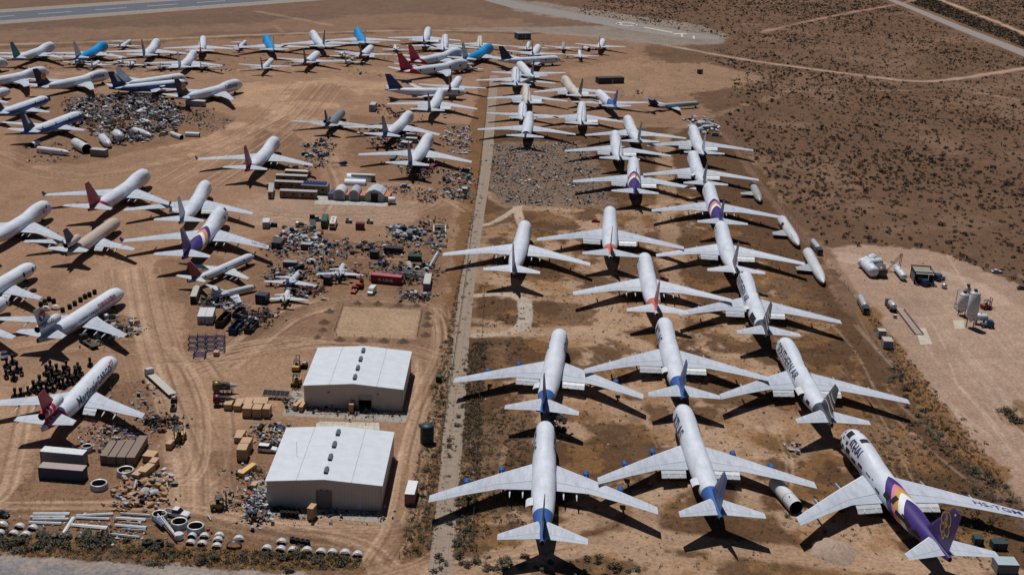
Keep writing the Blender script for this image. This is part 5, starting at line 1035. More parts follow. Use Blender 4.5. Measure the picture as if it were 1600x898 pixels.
def engine(p, hd, L=4.2, r=1.15, label='', cowl=(.06, .06, .065), cone=(.55, .55, .57), z=None, stand=True, s=1.):
    """turbofan on a stand: fan case, core, exhaust cone"""
    root = empty('jet_engine', G(*p), R(hd), s); tag(root, label, 'jet engine', 'loose jet engines'); z = z or r + .5; M = Matrix.Translation((0, 0, z)) @ Matrix.Rotation(R(90), 4, 'Y')
    m = MB(); m.lathe([(r * .9, 0), (r, .05), (r, L * .3), (r * .9, L * .34)], 20, M); m.lathe([(r * .9, 0), (r * .3, .3), (.02, -.1)], 20, M, 1); m.build('fan_case', [mat(cowl, .4, .4), M_DARK], root)
    m = MB(); m.lathe([(r * .88, L * .34), (r * .6, L * .4), (r * .55, L * .6), (r * .68, L * .72), (r * .6, L * .85)], 16, M)
    for k in range(6): a = k * 1.05; m.tube((L * .4, r * .62 * math.cos(a), z + r * .62 * math.sin(a)), (L * .75, r * .66 * math.cos(a), z + r * .66 * math.sin(a)), .08, n=5)
    m.build('core', M_GUTS, root); m = MB(); m.lathe([(r * .6, L * .85), (r * .5, L * .9), (.03, L * 1.25)], 14, M); m.build('exhaust_cone', mat(cone, .4, .3), root)
    if stand:
        m = MB()
        for y in (-r * .8, r * .8): m.box((L * .5, y, .35), (L, .15, .2)); m.tube((L * .2, y, .3), (L * .2, y * .9, z), .07, n=5); m.tube((L * .7, y, .3), (L * .7, y * .6, z), .07, n=5)
        for x in (.3, L * .5, L * .9): m.box((x, 0, .35), (.15, r * 1.7, .15))
        m.build('stand', mat((.03, .06, .16), .6), root)
    return root
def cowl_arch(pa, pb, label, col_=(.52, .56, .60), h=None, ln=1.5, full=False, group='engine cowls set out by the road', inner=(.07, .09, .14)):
    """half of an engine cowl standing like an arch, its open end toward the road"""
    A, rz, w = frame(pa, pb); root = empty('engine_cowl', A, rz + R(rnd.uniform(-6, 6))); tag(root, label, 'engine cowl', group); r = w / 2; r2 = r * .86
    M = Matrix.Translation((r, 0, .02 if not full else r)) @ Matrix.Rotation(R(-90), 4, 'X'); a0, a1 = (math.pi, 2 * math.pi) if not full else (0, 2 * math.pi)
    m = MB(); m.lathe([(r * .93, 0), (r, .45), (r, ln * .7), (r * .88, ln)], 16, M, a0=a0, a1=a1); m.build('outer_skin', mat(col_, .4, .1, .2, 1), root)
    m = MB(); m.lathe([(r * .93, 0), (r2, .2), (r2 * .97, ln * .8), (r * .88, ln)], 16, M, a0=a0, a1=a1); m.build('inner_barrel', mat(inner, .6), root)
    m = MB(); m.lathe([(r * .935, .02), (r * .90, -.06), (r2, .12)], 16, M, a0=a0, a1=a1); m.build('lip', mat((.55, .56, .58), .3, .5), root); return root
def cowl_ring(p, r, label, h=1.6, col_=(.40, .43, .46), tilt=0):
    root = empty('engine_inlet_ring', G(*p), 0, rx=R(tilt)); tag(root, label, 'inlet ring', 'engine inlet rings lying flat')
    m = MB(); m.lathe([(r, 0), (r * 1.02, h * .5), (r * .96, h)], 28); m.build('outer_skin', mat(col_, .45, .1), root); m = MB(); m.lathe([(r * .96, h), (r * .90, h + .12), (r * .8, h - .05)], 28); m.build('lip', mat((.50, .50, .48), .4, .2), root)
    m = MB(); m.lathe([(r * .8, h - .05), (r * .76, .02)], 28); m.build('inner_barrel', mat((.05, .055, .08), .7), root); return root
def gear_leg(p, label, proto=[None], group='landing gear legs standing upright'):
    if proto[0] is None:
        root = empty('landing_gear_leg', (0, 0, 0)); m = MB(); m.tube((0, 0, .6), (0, 0, 2.6), .30, .42, n=10); m.tube((0, 0, 2.3), (0, 0, 3.4), .50, .54, n=12); m.tube((0, 0, 1.0), (0, 0, 1.3), .8, .8, n=10); m.build('strut', M_DARK, root)
        m = MB(); m.tube((0, 0, 1.7), (.7, 0, .7), .14, n=6); m.tube((0, 0, 1.9), (-.6, .3, .7), .12, n=6); m.build('brace', M_DKGREY, root)
        for x in (-.65, .65):
            for y in (-.5, .5): m = MB(); m.tube((x, y - .2, .58), (x, y + .2, .58), .58, n=12); w = m.build('wheel', M_TYRE, root); e = MB(); e.tube((x, y - .22, .58), (x, y + .22, .58), .22, n=8); e.build('rim', M_STEEL, w)
        proto[0] = root; r = root
    else: r = copy_tree(proto[0])
    r.location = G(*p); r.rotation_euler.z = rnd.uniform(0, 6.28); k = rnd.uniform(.85, 1.12); r.scale = (k, k, k * rnd.uniform(.9, 1.1)); tag(r, label, 'landing gear', group); return r
def tyre_stack(p, n, label, r=.62, group='tyre stacks'):
    root = empty('tyre_stack', G(*p)); tag(root, label, 'tyres', group)
    for k in range(n):
        m = MB(); prf = [(r * .5, .0), (r * .85, 0), (r, .1), (r, .3), (r * .85, .4), (r * .5, .4), (r * .5, 0)]; m.lathe(prf, 16, Matrix.Translation((rnd.uniform(-.05, .05), rnd.uniform(-.05, .05), k * .41))); m.build('tyre', M_TYRE, root)
    return root
def beam(pa, pb, w, label, h=.35, z=.35, col_=(.60, .61, .63), name='loose_aerofoil', cat='wing panel', group='wing panels laid out in rows', tyres=True):
    A, B = G(*pa), G(*pb); d = B - A; root = empty(name, A, math.atan2(d.y, d.x)); tag(root, label, cat, group); L_ = d.length
    m = MB(); vs = [];
    for x, k in ((0, .8), (L_, 1.0)): vs += [(x, -w / 2 * k, z), (x, -w / 4 * k, z + h), (x, w / 4 * k, z + h * .8), (x, w / 2 * k, z + .1)]
    m.add(vs, [(0, 1, 5, 4), (1, 2, 6, 5), (2, 3, 7, 6), (3, 0, 4, 7), (3, 2, 1, 0), (4, 5, 6, 7)]); m.build('panel', mat(col_, .45, 0, .2, 1), root)
    if tyres:
        for t in (.15, .85): m = MB(); m.box((L_ * t, 0, z / 2), (.35, w * .9, z)); m.build('block', M_TYRE, root)
    return root
def tank(pa, pb, r, label, col_=WHITE, z=None, name='storage_tank', cat='tank', group=None, legs=True, bands=3, endcol=None):
    A, B = G(*pa), G(*pb); d = B - A; L_ = d.length; root = empty(name, A, math.atan2(d.y, d.x)); tag(root, label, cat, group); z = z or r + .5; M = Matrix.Translation((0, 0, z)) @ Matrix.Rotation(R(90), 4, 'Y')
    m = MB(); m.lathe([(.02, -.5 * r), (r * .6, -.4 * r), (r, 0), (r, L_), (r * .6, L_ + .4 * r), (.02, L_ + .5 * r)], 22, M); m.build('shell', mat(col_, .4, 0, .2), root)
    for k in range(bands): x = L_ * (k + .5) / bands; m = MB(); m.lathe([(r + .03, x - .06), (r + .03, x + .06)], 22, M); m.build('band', M_GREY, root)
    m = MB(); m.tube((L_ * .5, 0, z + r - .1), (L_ * .5, 0, z + r + .3), .3, n=10); m.build('hatch', M_GREY, root)
    if legs:
        for t in (.15, .85): m = MB(); m.box((L_ * t, 0, (z - r * .6) / 2), (.35, r * 1.3, z - r * .6)); m.build('cradle', M_DKGREY, root)
    return root
# --- shipping containers, trailers and boxes
C = container
WC = (.52, .53, .56); MAR = (.20, .02, .035)
C((410.3, 357.5), (420.8, 357.5), 6.5, 2.9, WC, (.33, .33, .36), "white container standing alone left of the scrap yard")
r = C((579.5, 441.5), (626, 446), 2.9, 3.3, (.42, .10, .12), MAR, "long maroon container with white lettering in front of the scrap", door='none')
tx, fs = text_pts('K LINE', 1.6, .03); m = MB(); w_ = frame((579.5, 441.5), (626, 446))[2]; m.add([(w_ * .5 + u * 1.3, -.04, 1.6 + v) for u, v, _ in tx], fs); m.build('lettering', mat((.6, .55, .55), .6), r)
C((661, 454.6), (671.5, 455), 12.2, 3.0, (.46, .44, .40), (.15, .15, .19), "pale roofed container pointing at the fence, right of the maroon container")
C((308.6, 506.3), (320, 506.3), 9, 2.9, WC, (.40, .40, .43), "left one of two white containers side by side above the blue stands"); C((320.8, 507.2), (332.4, 507.2), 9, 3.1, WC, (.40, .40, .43), "right one of two white containers side by side, next to the open skip")
C((297.5, 475), (307, 475), 12, 3.0, (.42, .40, .36), (.10, .10, .11), "grey roofed long container with black open end below the red finned airliner", door='open')
C((555.5, 359), (568.5, 359.7), 2.6, 2.9, (.16, .02, .04), (.15, .02, .04), "small maroon container on bare dirt between the two white generators", door='none')
C((632, 789), (647, 790), 7.6, 3.4, (.66, .66, .69), (.30, .14, .12), "white topped container with rust red doors beside the front hangar")
C((64, 725), (130.5, 731), 3.2, 4.0, (.60, .62, .65), (.22, .23, .26), "pale grey long container standing behind the ribbed blue one", door='side', rib=False); C((61, 748), (130, 753.5), 3.2, 3.5, (.36, .29, .27), (.03, .05, .09), "dark blue long container with rust ribbed roof, weeds along its foot", door='side')
C((290, 166), (319.5, 167.5), 4, 3.4, (.46, .46, .48), (.30, .30, .32), "white trailer box beside the shredded wreckage"); C((207, 151), (236, 152), 3.4, 2.6, (.26, .2, .16), (.20, .15, .12), "flat brown trailer above the shredded wreckage", door='none')
C((576.5, 174.5), (585, 175), 9, 4.2, (.40, .40, .42), (.30, .30, .32), "grey box trailer alone in the dirt beside the weathered grey jet")
C((634, 216.5), (650, 217.5), 3, 2.8, (.42, .43, .45), (.20, .21, .23), "upper one of three grey trailers under the blue tailed jumbo's wing"); C((634, 223.5), (651, 224.5), 3, 2.8, (.46, .47, .49), (.20, .21, .23), "middle one of three grey trailers under the blue tailed jumbo's wing"); C((626, 230), (641, 231.5), 4, 2.8, (.46, .46, .46), (.17, .16, .16), "lowest one of three grey trailers, beside the parked jet's fin")
C((1372, 529), (1383.5, 529.5), 2.8, 3, (.48, .44, .42), (.28, .28, .32), "small white box on the sand lot behind the white trailer", door='none'); C((1379.5, 545), (1394.5, 546), 4.5, 3.0, (.42, .38, .36), (.28, .28, .32), "white trailer with rusty roof on the sand lot near the fence")
C((1522, 852), (1536, 853), 2.5, 2.0, (.03, .06, .06), (.02, .05, .05), "dark green bin left of the two beside the purple tailed jet"); C((1551, 859.5), (1573, 860), 2.5, 2.0, (.03, .06, .06), (.02, .05, .05), "dark green bin right of the two beside the purple tailed jet")
C((1557, 897), (1590, 898), 4, 2.8, (.36, .44, .47), (.16, .19, .21), "grey green metal shed on a pale slab at the bottom right corner", 'shed', 'metal_shed', None)
for a, b, lb in (((681, 597), (688, 598), "dark green cabinet on a white slab in the weeds beside the upper hangar"),): C(a, b, 1.6, 2.0, (.02, .05, .04), (.015, .03, .025), lb, 'cabinet', 'utility_cabinet', None, rib=False, door='none')
def skip(a, b, depth, h, col_, label, junk=True):
    A, rz, w = frame(a, b); root = empty('open_skip', A, rz); tag(root, label, 'skip', 'open topped skips'); t = .12; m = MB()
    m.box((w / 2, 0, h / 2), (w, t, h)); m.box((w / 2, depth, h / 2), (w, t, h)); m.box((0, depth / 2, h / 2), (t, depth - t, h - .01)); m.box((w, depth / 2, h / 2), (t, depth - t, h - .01)); m.box((w / 2, depth / 2, .2), (w - t, depth - t, .1)); m.build('body', mat(col_, .7), root)
    m = MB()
    for k in range(6): m.box((0 - .08, depth * (k + .5) / 6, h / 2), (.1, .15, h)); m.box((w + .08, depth * (k + .5) / 6, h / 2), (.1, .15, h))
    m.build('rib', mat(tuple(v * .8 for v in col_), .7), root)
    m = MB()
    for k in range(14): m.box((rnd.uniform(.3, w - .3), rnd.uniform(.5, depth - .5), rnd.uniform(.3, .8)), (rnd.uniform(.3, 1), rnd.uniform(.3, 1.6), .3), rnd.uniform(0, 3), 0, 1, rnd.uniform(-.4, .4))
    m.build('scrap_load', mat((.09, .06, .05), .8, 0, .6, 2), root); return root
skip((336, 512), (347, 513), 10, 2.6, (.05, .025, .018), "open brown skip with a plank inside, beside two white containers"); skip((357, 523), (368, 524), 9, 2.4, (.018, .035, .085), "open navy blue skip full of dark scrap"); skip((381, 521), (391, 522), 9, 2.0, (.03, .03, .035), "open black skip heaped with rusty scrap, right of the navy skip"); skip((363, 499), (374, 500), 7, 2.4, (.015, .03, .06), "open dark blue skip behind the navy skip")
skip((0, 433), (1, 433), 1, .5, (.05, .05, .05), "x") if False else None
for a, b, dp, lb in (((157, 725), (165, 726), 9, "leftmost and narrowest of four long brown crates lying side by side"), ((168, 726.5), (180.5, 728), 10, "second from the left of four long brown crates lying side by side"), ((183, 727), (197, 728), 10.5, "third from the left of four long brown crates lying side by side"), ((198, 727.5), (212, 728), 13.5, "longest and rightmost of four long brown crates lying side by side")):
    crate(a, b, dp, 2.6, lb, (.17, .125, .10), 'long brown crates', 'long_crate')
for a, b, dp, h, lb in (((349.8, 641), (361.5, 641.5), 5.5, 1.9, "wooden crate nearest the loose red engine"), ((365, 642.3), (375.5, 643), 5.5, 1.8, "second wooden crate to the right of the loose red engine"), ((380, 641), (392.5, 641.5), 4.5, 2.2, "pale lidded wooden crate in the back row of the crate block"), ((395.5, 641.5), (417.5, 641.5), 4.5, 2.4, "widest wooden crate with two toned lid in the back row"),
    ((378.8, 652.2), (392, 652.8), 3.6, 3.0, "left crate of the tall front row near the black panel rack"), ((394, 653.2), (407.5, 653.8), 3.6, 3.0, "middle crate of the tall front row near the black panel rack"), ((410.6, 652.8), (420.8, 653.4), 3.6, 3.0, "narrow right crate of the tall front row near the black panel rack"),
    ((366, 692), (377.5, 692.5), 3.4, 1.7, "low crate with chipped corner in the crate line beside the front hangar"), ((368.5, 685), (381.5, 685.5), 2.6, 1.5, "rearmost crate in the crate line beside the front hangar"), ((370, 720.5), (385, 721), 4.0, 3.6, "tall front crate in the crate line beside the front hangar"), ((375.5, 707), (390.5, 708), 3.4, 3.2, "tall second crate in the crate line beside the front hangar"),
    ((457.5, 641), (463, 642), 6, 1.6, "long narrow crate on the slab beside the upper hangar"), ((467, 643.5), (472.5, 644), 5, 1.7, "stubby crate against the upper hangar's corner"), ((480, 812), (488.5, 813.5), 2.8, 3.4, "upright wooden crate beside the front hangar's door"), ((545, 645), (552, 645.5), 3, 2.8, "wooden crate beside the upper hangar's door"),
    ((333.5, 556.5), (340.5, 557), 2, 1.4, "orange wooden box beside the blue stands"), ((391, 765), (399, 766), 2, 1.4, "orange wooden box on the slab edge beside the front hangar"), ((259, 702), (266.5, 703), 3.0, 1.8, "grey brown crate by itself on the dirt road edge"), ((233, 732), (243, 733), 3.0, 2.0, "brown crate with a pipe end near the four long crates"), ((223, 722), (240, 724), 3.5, 2.0, "open brown crate holding grey parts"), ((206, 750), (216, 752), 5, 1.8, "tan open crate right of the largest inlet ring"), ((217, 747), (228, 749), 5, 2.2, "dark open crate with white panels sticking out")):
    crate(a, b, dp, h, lb)
crate((372.5, 745), (380, 747), 6.5, 1.4, "long bundle of yellow timber lying near the front hangar", (.50, .33, .13), None, 'timber_bundle', 'timber')
# --- trucks, cars and machines
car((276, 806), -12, (.60, .60, .62), "white pickup with open empty bed on the dirt road by the inlet rings", 'pickup', s=1.25); car((418, 705), -5, (.66, .67, .70), "white SUV parked beside the front hangar", 'suv', s=1.15)
car((581, 458), -100, (.58, .60, .58), "white van facing the camera in front of the maroon container", 'van', s=1.1); car((554, 455), -95, (.36, .02, .03), "red pickup facing the camera beside the scrap yard", 'pickup', s=1.15)
car((695, 183), -80, (.36, .37, .40), "grey pickup under the near black tailed jumbo's wing", 'pickup'); car((493, 238), -60, (.05, .09, .18), "blue car left in the clutter beyond the helicopter", 'car', s=1.1); car((501, 241), -50, (.12, .15, .2), "grey blue car right in the clutter beyond the helicopter", 'car', s=1.1)
car((484, 245), 185, (.45, .46, .48), "white car with long bonnet in front of the blue cars", 'car', s=1.2); car((633, 293), 2, (.30, .33, .38), "grey car parked past the short white tank", 'car', s=1.2); car((7, 558), -70, (.05, .06, .13), "dark blue car at the left picture edge above the gear legs", 'car', s=1.15)
car((1557, 426), 5, (.5, .5, .55), "white car alone at the far edge of the sand lot", 'car'); car((1597, 452), 5, (.04, .05, .07), "dark car at the right picture edge on the sand lot", 'car'); car((494, 345), 10, (.35, .34, .32), "silver pickup parked behind the dark flatbed truck", 'pickup', s=1.1); car((450, 300), 5, (.22, .02, .03), "maroon car inside the trailer compound", 'car', s=1.1); car((474, 277), 160, (.3, .03, .04), "dark red pickup beside the red truck under the wing", 'pickup')
car((2, 806), -10, (.02, .02, .03), "black car at the left edge of the dirt road", 'car')
def rig(p_cab, p_end, label, bed=(.46, .43, .38), cabc=(.48, .49, .52), w=2.6, name='flatbed_truck', load=None, cat='truck', bedz=1.2):
    A, B = G(*p_cab), G(*p_end); d = B - A; L_ = d.length; root = empty(name, A, math.atan2(d.y, d.x)); tag(root, label, cat, 'road vehicles')
    m = MB(); loft(m, [(-1.6, 1.15, .5, 1.5), (-1.2, 1.2, .5, 2.7), (.9, 1.2, .5, 3.0)]); m.build('cab', mat(cabc, .4), root); m = MB(); m.box((-1.5, 0, 2.0), (.12, 2.0, .8), ry=.4); m.build('windscreen', M_GLASS, root)
    m = MB(); m.box((L_ / 2 + .6, 0, bedz), (L_ - 1.2, w, .25)); m.build('bed', stripes(bed, 1, .7, .7, .2), root); m = MB(); m.box((L_ / 2, 0, bedz - .35), (L_ * .9, .9, .3)); m.build('chassis', M_DKGREY, root)
    wheels(root, [(x, y) for x in (-.5, 2.2, L_ * .75, L_ * .85) for y in (-w / 2 + .2, w / 2 - .2)], .5, .35)
    if load == 'tank':
        m = MB(); M = Matrix.Translation((1.6, 0, 2.3)) @ Matrix.Rotation(R(90), 4, 'Y'); m.lathe([(.1, 0), (1.1, .2), (1.2, .5), (1.2, L_ - 2), (.9, L_ - 1.4), (.1, L_ - 1.2)], 18, M); m.build('tank', mat((.5, .52, .56), .35, .3), root)
    if load == 'box': m = MB(); m.box((L_ / 2 + .8, 0, 2.5), (L_ - 1.6, w, 2.4)); m.build('box_body', mat((.02, .08, .045), .6), root)
    return root
rig((234, 588), (270, 621), "white cab truck with long empty flatbed on the yard's main track"); rig((488, 345), (489, 358), "dark flatbed truck beside the green truck", (.05, .05, .05), (.04, .04, .045)); rig((509, 345), (506, 357.5), "green box truck between the white motorhome and dark flatbed", (.02, .06, .04), (.02, .06, .04), load='box')
rig((1352, 490), (1343, 472), "silver tanker trailer on the sand lot beside the fence", (.1, .1, .1), (.06, .06, .07), load='tank'); rig((1280, 398), (1269, 384), "silver tanker trailer behind the nearer cut fuselage", (.1, .1, .1), (.06, .06, .07), load='tank')
rig((462, 268), (486, 272), "dark red flatbed trailer under the red tailed jumbo's wing", (.20, .03, .04), (.3, .05, .06)); rig((726, 302), (729, 293), "white cab truck facing the camera at the fence beside the scrap cars", (.1, .1, .1), (.5, .5, .5)); rig((618, 242), (612, 252), "white cab truck at the left wing tip of the slate tailed jumbo", (.1, .09, .08), (.55, .56, .6))
rig((131, 534), (150, 546), "low black and yellow tug under the freighter's wing", (.06, .05, .03), (.04, .05, .08), name='aircraft_tug', cat='tug'); rig((668, 265), (682, 258), "red fire truck without wheels beside the slate tailed jumbo", (.25, .04, .04), (.34, .04, .04), name='fire_truck', cat='fire truck')
r = empty('motorhome', G(519, 359.5), R(93)); tag(r, "white and maroon motorhome facing the camera above the scrap yard", 'motorhome', 'road vehicles'); m = MB(); loft(m, [(0, 1.25, .5, 2.9), (.3, 1.3, .4, 3.2), (10.5, 1.3, .4, 3.2)]); m.build('body', skin(base=(.62, .58, .52), layers=[((.10, .02, .03), [(0, 0, 1, .3, 1.3)])], dirt=.2), r); m = MB(); m.box((.02, 0, 2.2), (.1, 2.2, .9)); m.build('windscreen', M_GLASS, r)
for x in (3, 7): m = MB(); m.box((x, 0, 3.3), (.9, .9, .25)); m.build('roof_vent', M_DKGREY, r)
wheels(r, [(x, y) for x in (1.5, 8) for y in (-1.15, 1.15)], .48, .3)
def forklift(p, hd, label, body=(.50, .26, .03), s=1.3, name='forklift'):
    root = empty(name, G(*p), R(hd), s); tag(root, label, name.replace('_', ' '), 'forklifts and loaders'); m = MB(); loft(m, [(-1.6, .8, .4, 1.3), (-1.2, .85, .35, 1.5), (.6, .8, .35, 1.0), (1.0, .7, .4, .9)]); m.build('body', mat(body, .5, 0, .3, 2), root)
    m = MB(); [m.tube((x, y, .9), (x * .8, y * .9, 2.4), .06, n=6) for x in (-.7, .7) for y in (-.65, .65)]; m.box((0, 0, 2.43), (1.3, 1.35, .08)); m.build('cage', M_DKGREY, root)
    m = MB(); [m.box((1.2, y, 1.7), (.15, .15, 3.0)) for y in (-.4, .4)]; [m.box((1.2, 0, z), (.12, .8, .12)) for z in (.5, 1.8, 3.1)]; m.build('mast', M_DKGREY, root)
    for y in (-.35, .35): m = MB(); m.box((1.95, y, .2), (1.4, .16, .08)); m.build('fork', M_DKGREY, root)
    m = MB(); m.box((-.2, 0, 1.45), (.5, .6, .5)); m.build('seat', M_DARK, root); wheels(root, [(-1.0, -.8), (-1.0, .8), (.8, -.8), (.8, .8)], .45, .35); return root
forklift((463, 602), -92, "yellow loader facing the camera at the upper hangar's corner", s=1.5, name='wheel_loader'); forklift((464, 577), 88, "yellow and black forklift behind the yellow loader", s=1.4); forklift((280, 689), -95, "yellow forklift standing on the main track beside the machine pile", s=1.6); forklift((343, 794), 20, "old tan forklift beside the pile of planks", (.30, .2, .08), 1.5)
# helicopter hulk
r = empty('helicopter', G(537, 259), R(205), 1.2); tag(r, "dark blue helicopter hulk with bare tail boom and no rotor", 'helicopter'); m = MB(); M = Matrix.Translation((-1.8, 0, 1.3)) @ Matrix.Rotation(R(90), 4, 'Y'); m.lathe([(.1, 0), (.75, .5), (1.0, 1.4), (.95, 2.8), (.35, 4.0)], 14, M); m.build('cabin', mat((.03, .04, .09), .5), r); m = MB(); m.tube((2, 0, 1.6), (7.2, 0, 1.9), .28, .12, n=8); m.build('tail_boom', mat((.25, .26, .3), .5), r)
m = MB(); m.hexa([(6.9, -.05, 1.9), (7.5, -.05, 1.9), (7.5, .05, 1.9), (6.9, .05, 1.9), (7.4, -.04, 3.1), (7.8, -.04, 3.1), (7.8, .04, 3.1), (7.4, .04, 3.1)]); m.build('tail_fin', M_GREY, r)
for y in (-.8, .8): m = MB(); m.tube((-1.4, y, .1), (1.8, y, .1), .06, n=6); m.tube((-.6, y, .1), (-.6, y * .6, .7), .05, n=5); m.tube((1, y, .1), (1, y * .6, .7), .05, n=5); m.build('skid', M_DKGREY, r)
# engines, cowls and rings
engine((333, 614), 8, label="loose jet engine with gold case and white cone beside the crates", cowl=(.14, .11, .03), s=1.5); engine((334, 633), 5, label="loose jet engine with dark red case in front of the gold one", cowl=(.12, .015, .03), s=1.3, cone=(.1, .1, .1)); engine((462, 354), -3, label="white capped engine with pointed cone lying above the scrap yard", cowl=(.55, .56, .6), cone=(.6, .6, .65), s=1.05, stand=False, z=1.2)
engine((163, 503), 20, label="grey jet engine hanging low at the striped freighter's wing root", cowl=(.30, .32, .35), s=1.1); engine((165, 521), 30, label="dark jet engine on a stand in the striped freighter's shadow", s=1.0)
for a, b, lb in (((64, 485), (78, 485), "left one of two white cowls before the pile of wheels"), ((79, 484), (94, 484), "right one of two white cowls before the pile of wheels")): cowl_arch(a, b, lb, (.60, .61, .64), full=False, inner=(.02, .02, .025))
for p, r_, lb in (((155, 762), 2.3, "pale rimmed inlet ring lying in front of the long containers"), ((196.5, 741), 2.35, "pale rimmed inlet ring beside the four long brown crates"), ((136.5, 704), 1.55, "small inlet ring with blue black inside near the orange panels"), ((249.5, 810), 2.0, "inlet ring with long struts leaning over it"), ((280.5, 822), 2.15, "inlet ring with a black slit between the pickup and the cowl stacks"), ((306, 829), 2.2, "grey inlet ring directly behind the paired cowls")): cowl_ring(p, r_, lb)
rowlab = "white engine cowl arch in the row along the gravel road before the front hangar"
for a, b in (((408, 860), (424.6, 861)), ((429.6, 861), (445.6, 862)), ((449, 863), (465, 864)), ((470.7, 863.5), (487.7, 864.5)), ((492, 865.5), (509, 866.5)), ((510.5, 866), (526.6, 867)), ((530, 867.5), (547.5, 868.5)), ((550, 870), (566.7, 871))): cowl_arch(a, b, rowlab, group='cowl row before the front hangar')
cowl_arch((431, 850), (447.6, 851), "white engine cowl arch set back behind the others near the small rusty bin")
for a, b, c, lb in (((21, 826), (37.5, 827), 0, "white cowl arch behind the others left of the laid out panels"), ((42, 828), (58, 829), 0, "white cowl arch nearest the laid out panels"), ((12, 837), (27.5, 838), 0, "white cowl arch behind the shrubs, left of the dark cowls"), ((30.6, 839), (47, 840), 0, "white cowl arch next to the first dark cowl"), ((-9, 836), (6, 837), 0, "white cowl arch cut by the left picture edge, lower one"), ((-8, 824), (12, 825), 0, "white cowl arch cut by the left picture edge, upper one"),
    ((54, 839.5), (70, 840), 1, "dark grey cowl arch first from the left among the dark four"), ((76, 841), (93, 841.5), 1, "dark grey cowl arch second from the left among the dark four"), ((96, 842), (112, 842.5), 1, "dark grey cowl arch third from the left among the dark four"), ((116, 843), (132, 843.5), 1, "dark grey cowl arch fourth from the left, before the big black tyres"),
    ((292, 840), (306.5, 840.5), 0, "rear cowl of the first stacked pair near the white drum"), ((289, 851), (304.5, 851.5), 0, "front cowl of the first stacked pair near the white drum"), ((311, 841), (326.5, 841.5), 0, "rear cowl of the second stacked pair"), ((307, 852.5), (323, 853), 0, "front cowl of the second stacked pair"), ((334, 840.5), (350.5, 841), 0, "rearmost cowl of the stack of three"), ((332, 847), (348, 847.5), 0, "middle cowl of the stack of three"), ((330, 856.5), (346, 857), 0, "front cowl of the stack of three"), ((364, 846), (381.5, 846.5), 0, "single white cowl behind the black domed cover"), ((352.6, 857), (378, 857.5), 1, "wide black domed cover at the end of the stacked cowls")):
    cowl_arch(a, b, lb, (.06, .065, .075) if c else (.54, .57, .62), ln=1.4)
r = empty('white_drum', G(279.5, 841)); tag(r, "white drum standing between the inlet rings and paired cowls", 'drum'); m = MB(); m.tube((0, 0, 0), (0, 0, 1.5), 1.1, n=20); m.build('shell', M_WHITE, r); m = MB(); m.tube((0, 0, 1.5), (0, 0, 1.58), 1.0, n=20); m.build('lid', mat((.5, .52, .54)), r)
for p, n, lb in (((143, 844), 2, "pair of big black tyres beside the dark cowls"), ((157, 845), 2, "single stack of big black tyres right of the tyre pair"), ((231, 851), 3, "big black tyre stack in front of the panel rows"), ((248, 851), 3, "big black tyre stack below the leaning struts"), ((52, 455), 2, "dark drum of tyres on the open dirt above the striped freighter")): tyre_stack(p, n, lb, 1.3, 'big tyre stacks')
k = 0
for px in range(0, 6):
    for py in range(0, 2):
        x_ = 427 + px * 7.3 + (0 if py else 3); y_ = 797.5 + py * 8 + px * .5
        if py == 1 and px < 2: continue
        tyre_stack((x_, y_), 2 + (k % 2) + (py and px > 1), "stack of black tyres in the row at the front hangar's wall", .62, 'tyres along the front hangar'); k += 1
for x_, y_ in ((457, 848), (465, 849.5), (473, 851), (480, 852)): tyre_stack((x_, y_ - 2), 3, "dark tyre stack behind the cowl row along the gravel road", .75, 'tyres behind the cowl row')
for x_, y_ in ((109, 482), (117, 477), (126, 471), (133, 466), (140, 463), (148, 459), (98, 487)): tyre_stack((x_, y_), 4, "dark tyre stack peeking out behind the striped freighter's fuselage", .8, 'tyres behind the striped freighter')
for x_, y_ in ((64, 478), (70, 474), (77, 470), (84, 473), (72, 480)): tyre_stack((x_, y_), 4, "black tyre stack in the heap behind the two white cowls", .8, 'tyres behind the two cowls')
for p in ((10, 591), (22.5, 594), (11, 574), (20, 568), (27, 581), (34, 586), (17, 584)): gear_leg(p, "upright black landing gear leg in the small cluster near the dark blue car", group='gear legs near the blue car')
for p in ((24, 622), (33, 620), (44, 616), (53, 611), (62.5, 601), (65, 611), (72.5, 612), (73, 586), (79, 577), (82, 592), (83, 611), (89, 584), (93, 605), (100, 587), (104, 577), (106, 601), (109, 590), (118, 587), (122, 578), (125, 586), (141, 572), (99, 606), (57, 614), (76, 600), (88, 598), (113, 600), (119, 593), (38, 626), (70, 622)):
    gear_leg(p, "upright black landing gear leg in the crowd beside the red tailed freighter", group='gear legs beside the freighter')
lb = ["top long panel of the left rows, before the dirt road", "second long panel from the top in the left rows", "third long panel from the top in the left rows", "lowest long panel of the left rows, on tyres", "slanting panel between the left and middle rows", "top panel of the middle rows", "second panel of the middle rows", "long lower panel of the middle rows with two tyres on it", "short panel with a plank across it", "top panel of the right rows", "second panel of the right rows", "thin third panel of the right rows", "long fourth panel of the right rows", "thin fifth panel of the right rows", "lowest panel of the right rows"]
for (a, b, w), l in zip((((52, 804), (109, 804), 1.3), ((47, 809), (102, 809), 1.1), ((51, 813), (107, 812.5), .9), ((45, 817.5), (96, 819), 1.1), ((97, 838), (115, 810), 1.1), ((119, 807), (177, 804), 1.1), ((119, 810), (171, 812), 1.0), ((112, 821), (168, 826), 1.5), ((171, 836), (197, 838), .8), ((188, 803.5), (235, 806.5), .8), ((181, 810.5), (228, 813.5), 1.2), ((191, 817.5), (221, 820), .5), ((180, 821.5), (229, 825.5), 1.2), ((191, 828.5), (228, 830.5), .6), ((183, 837), (218, 840.5), .8)), lb): beam(a, b, w, l)
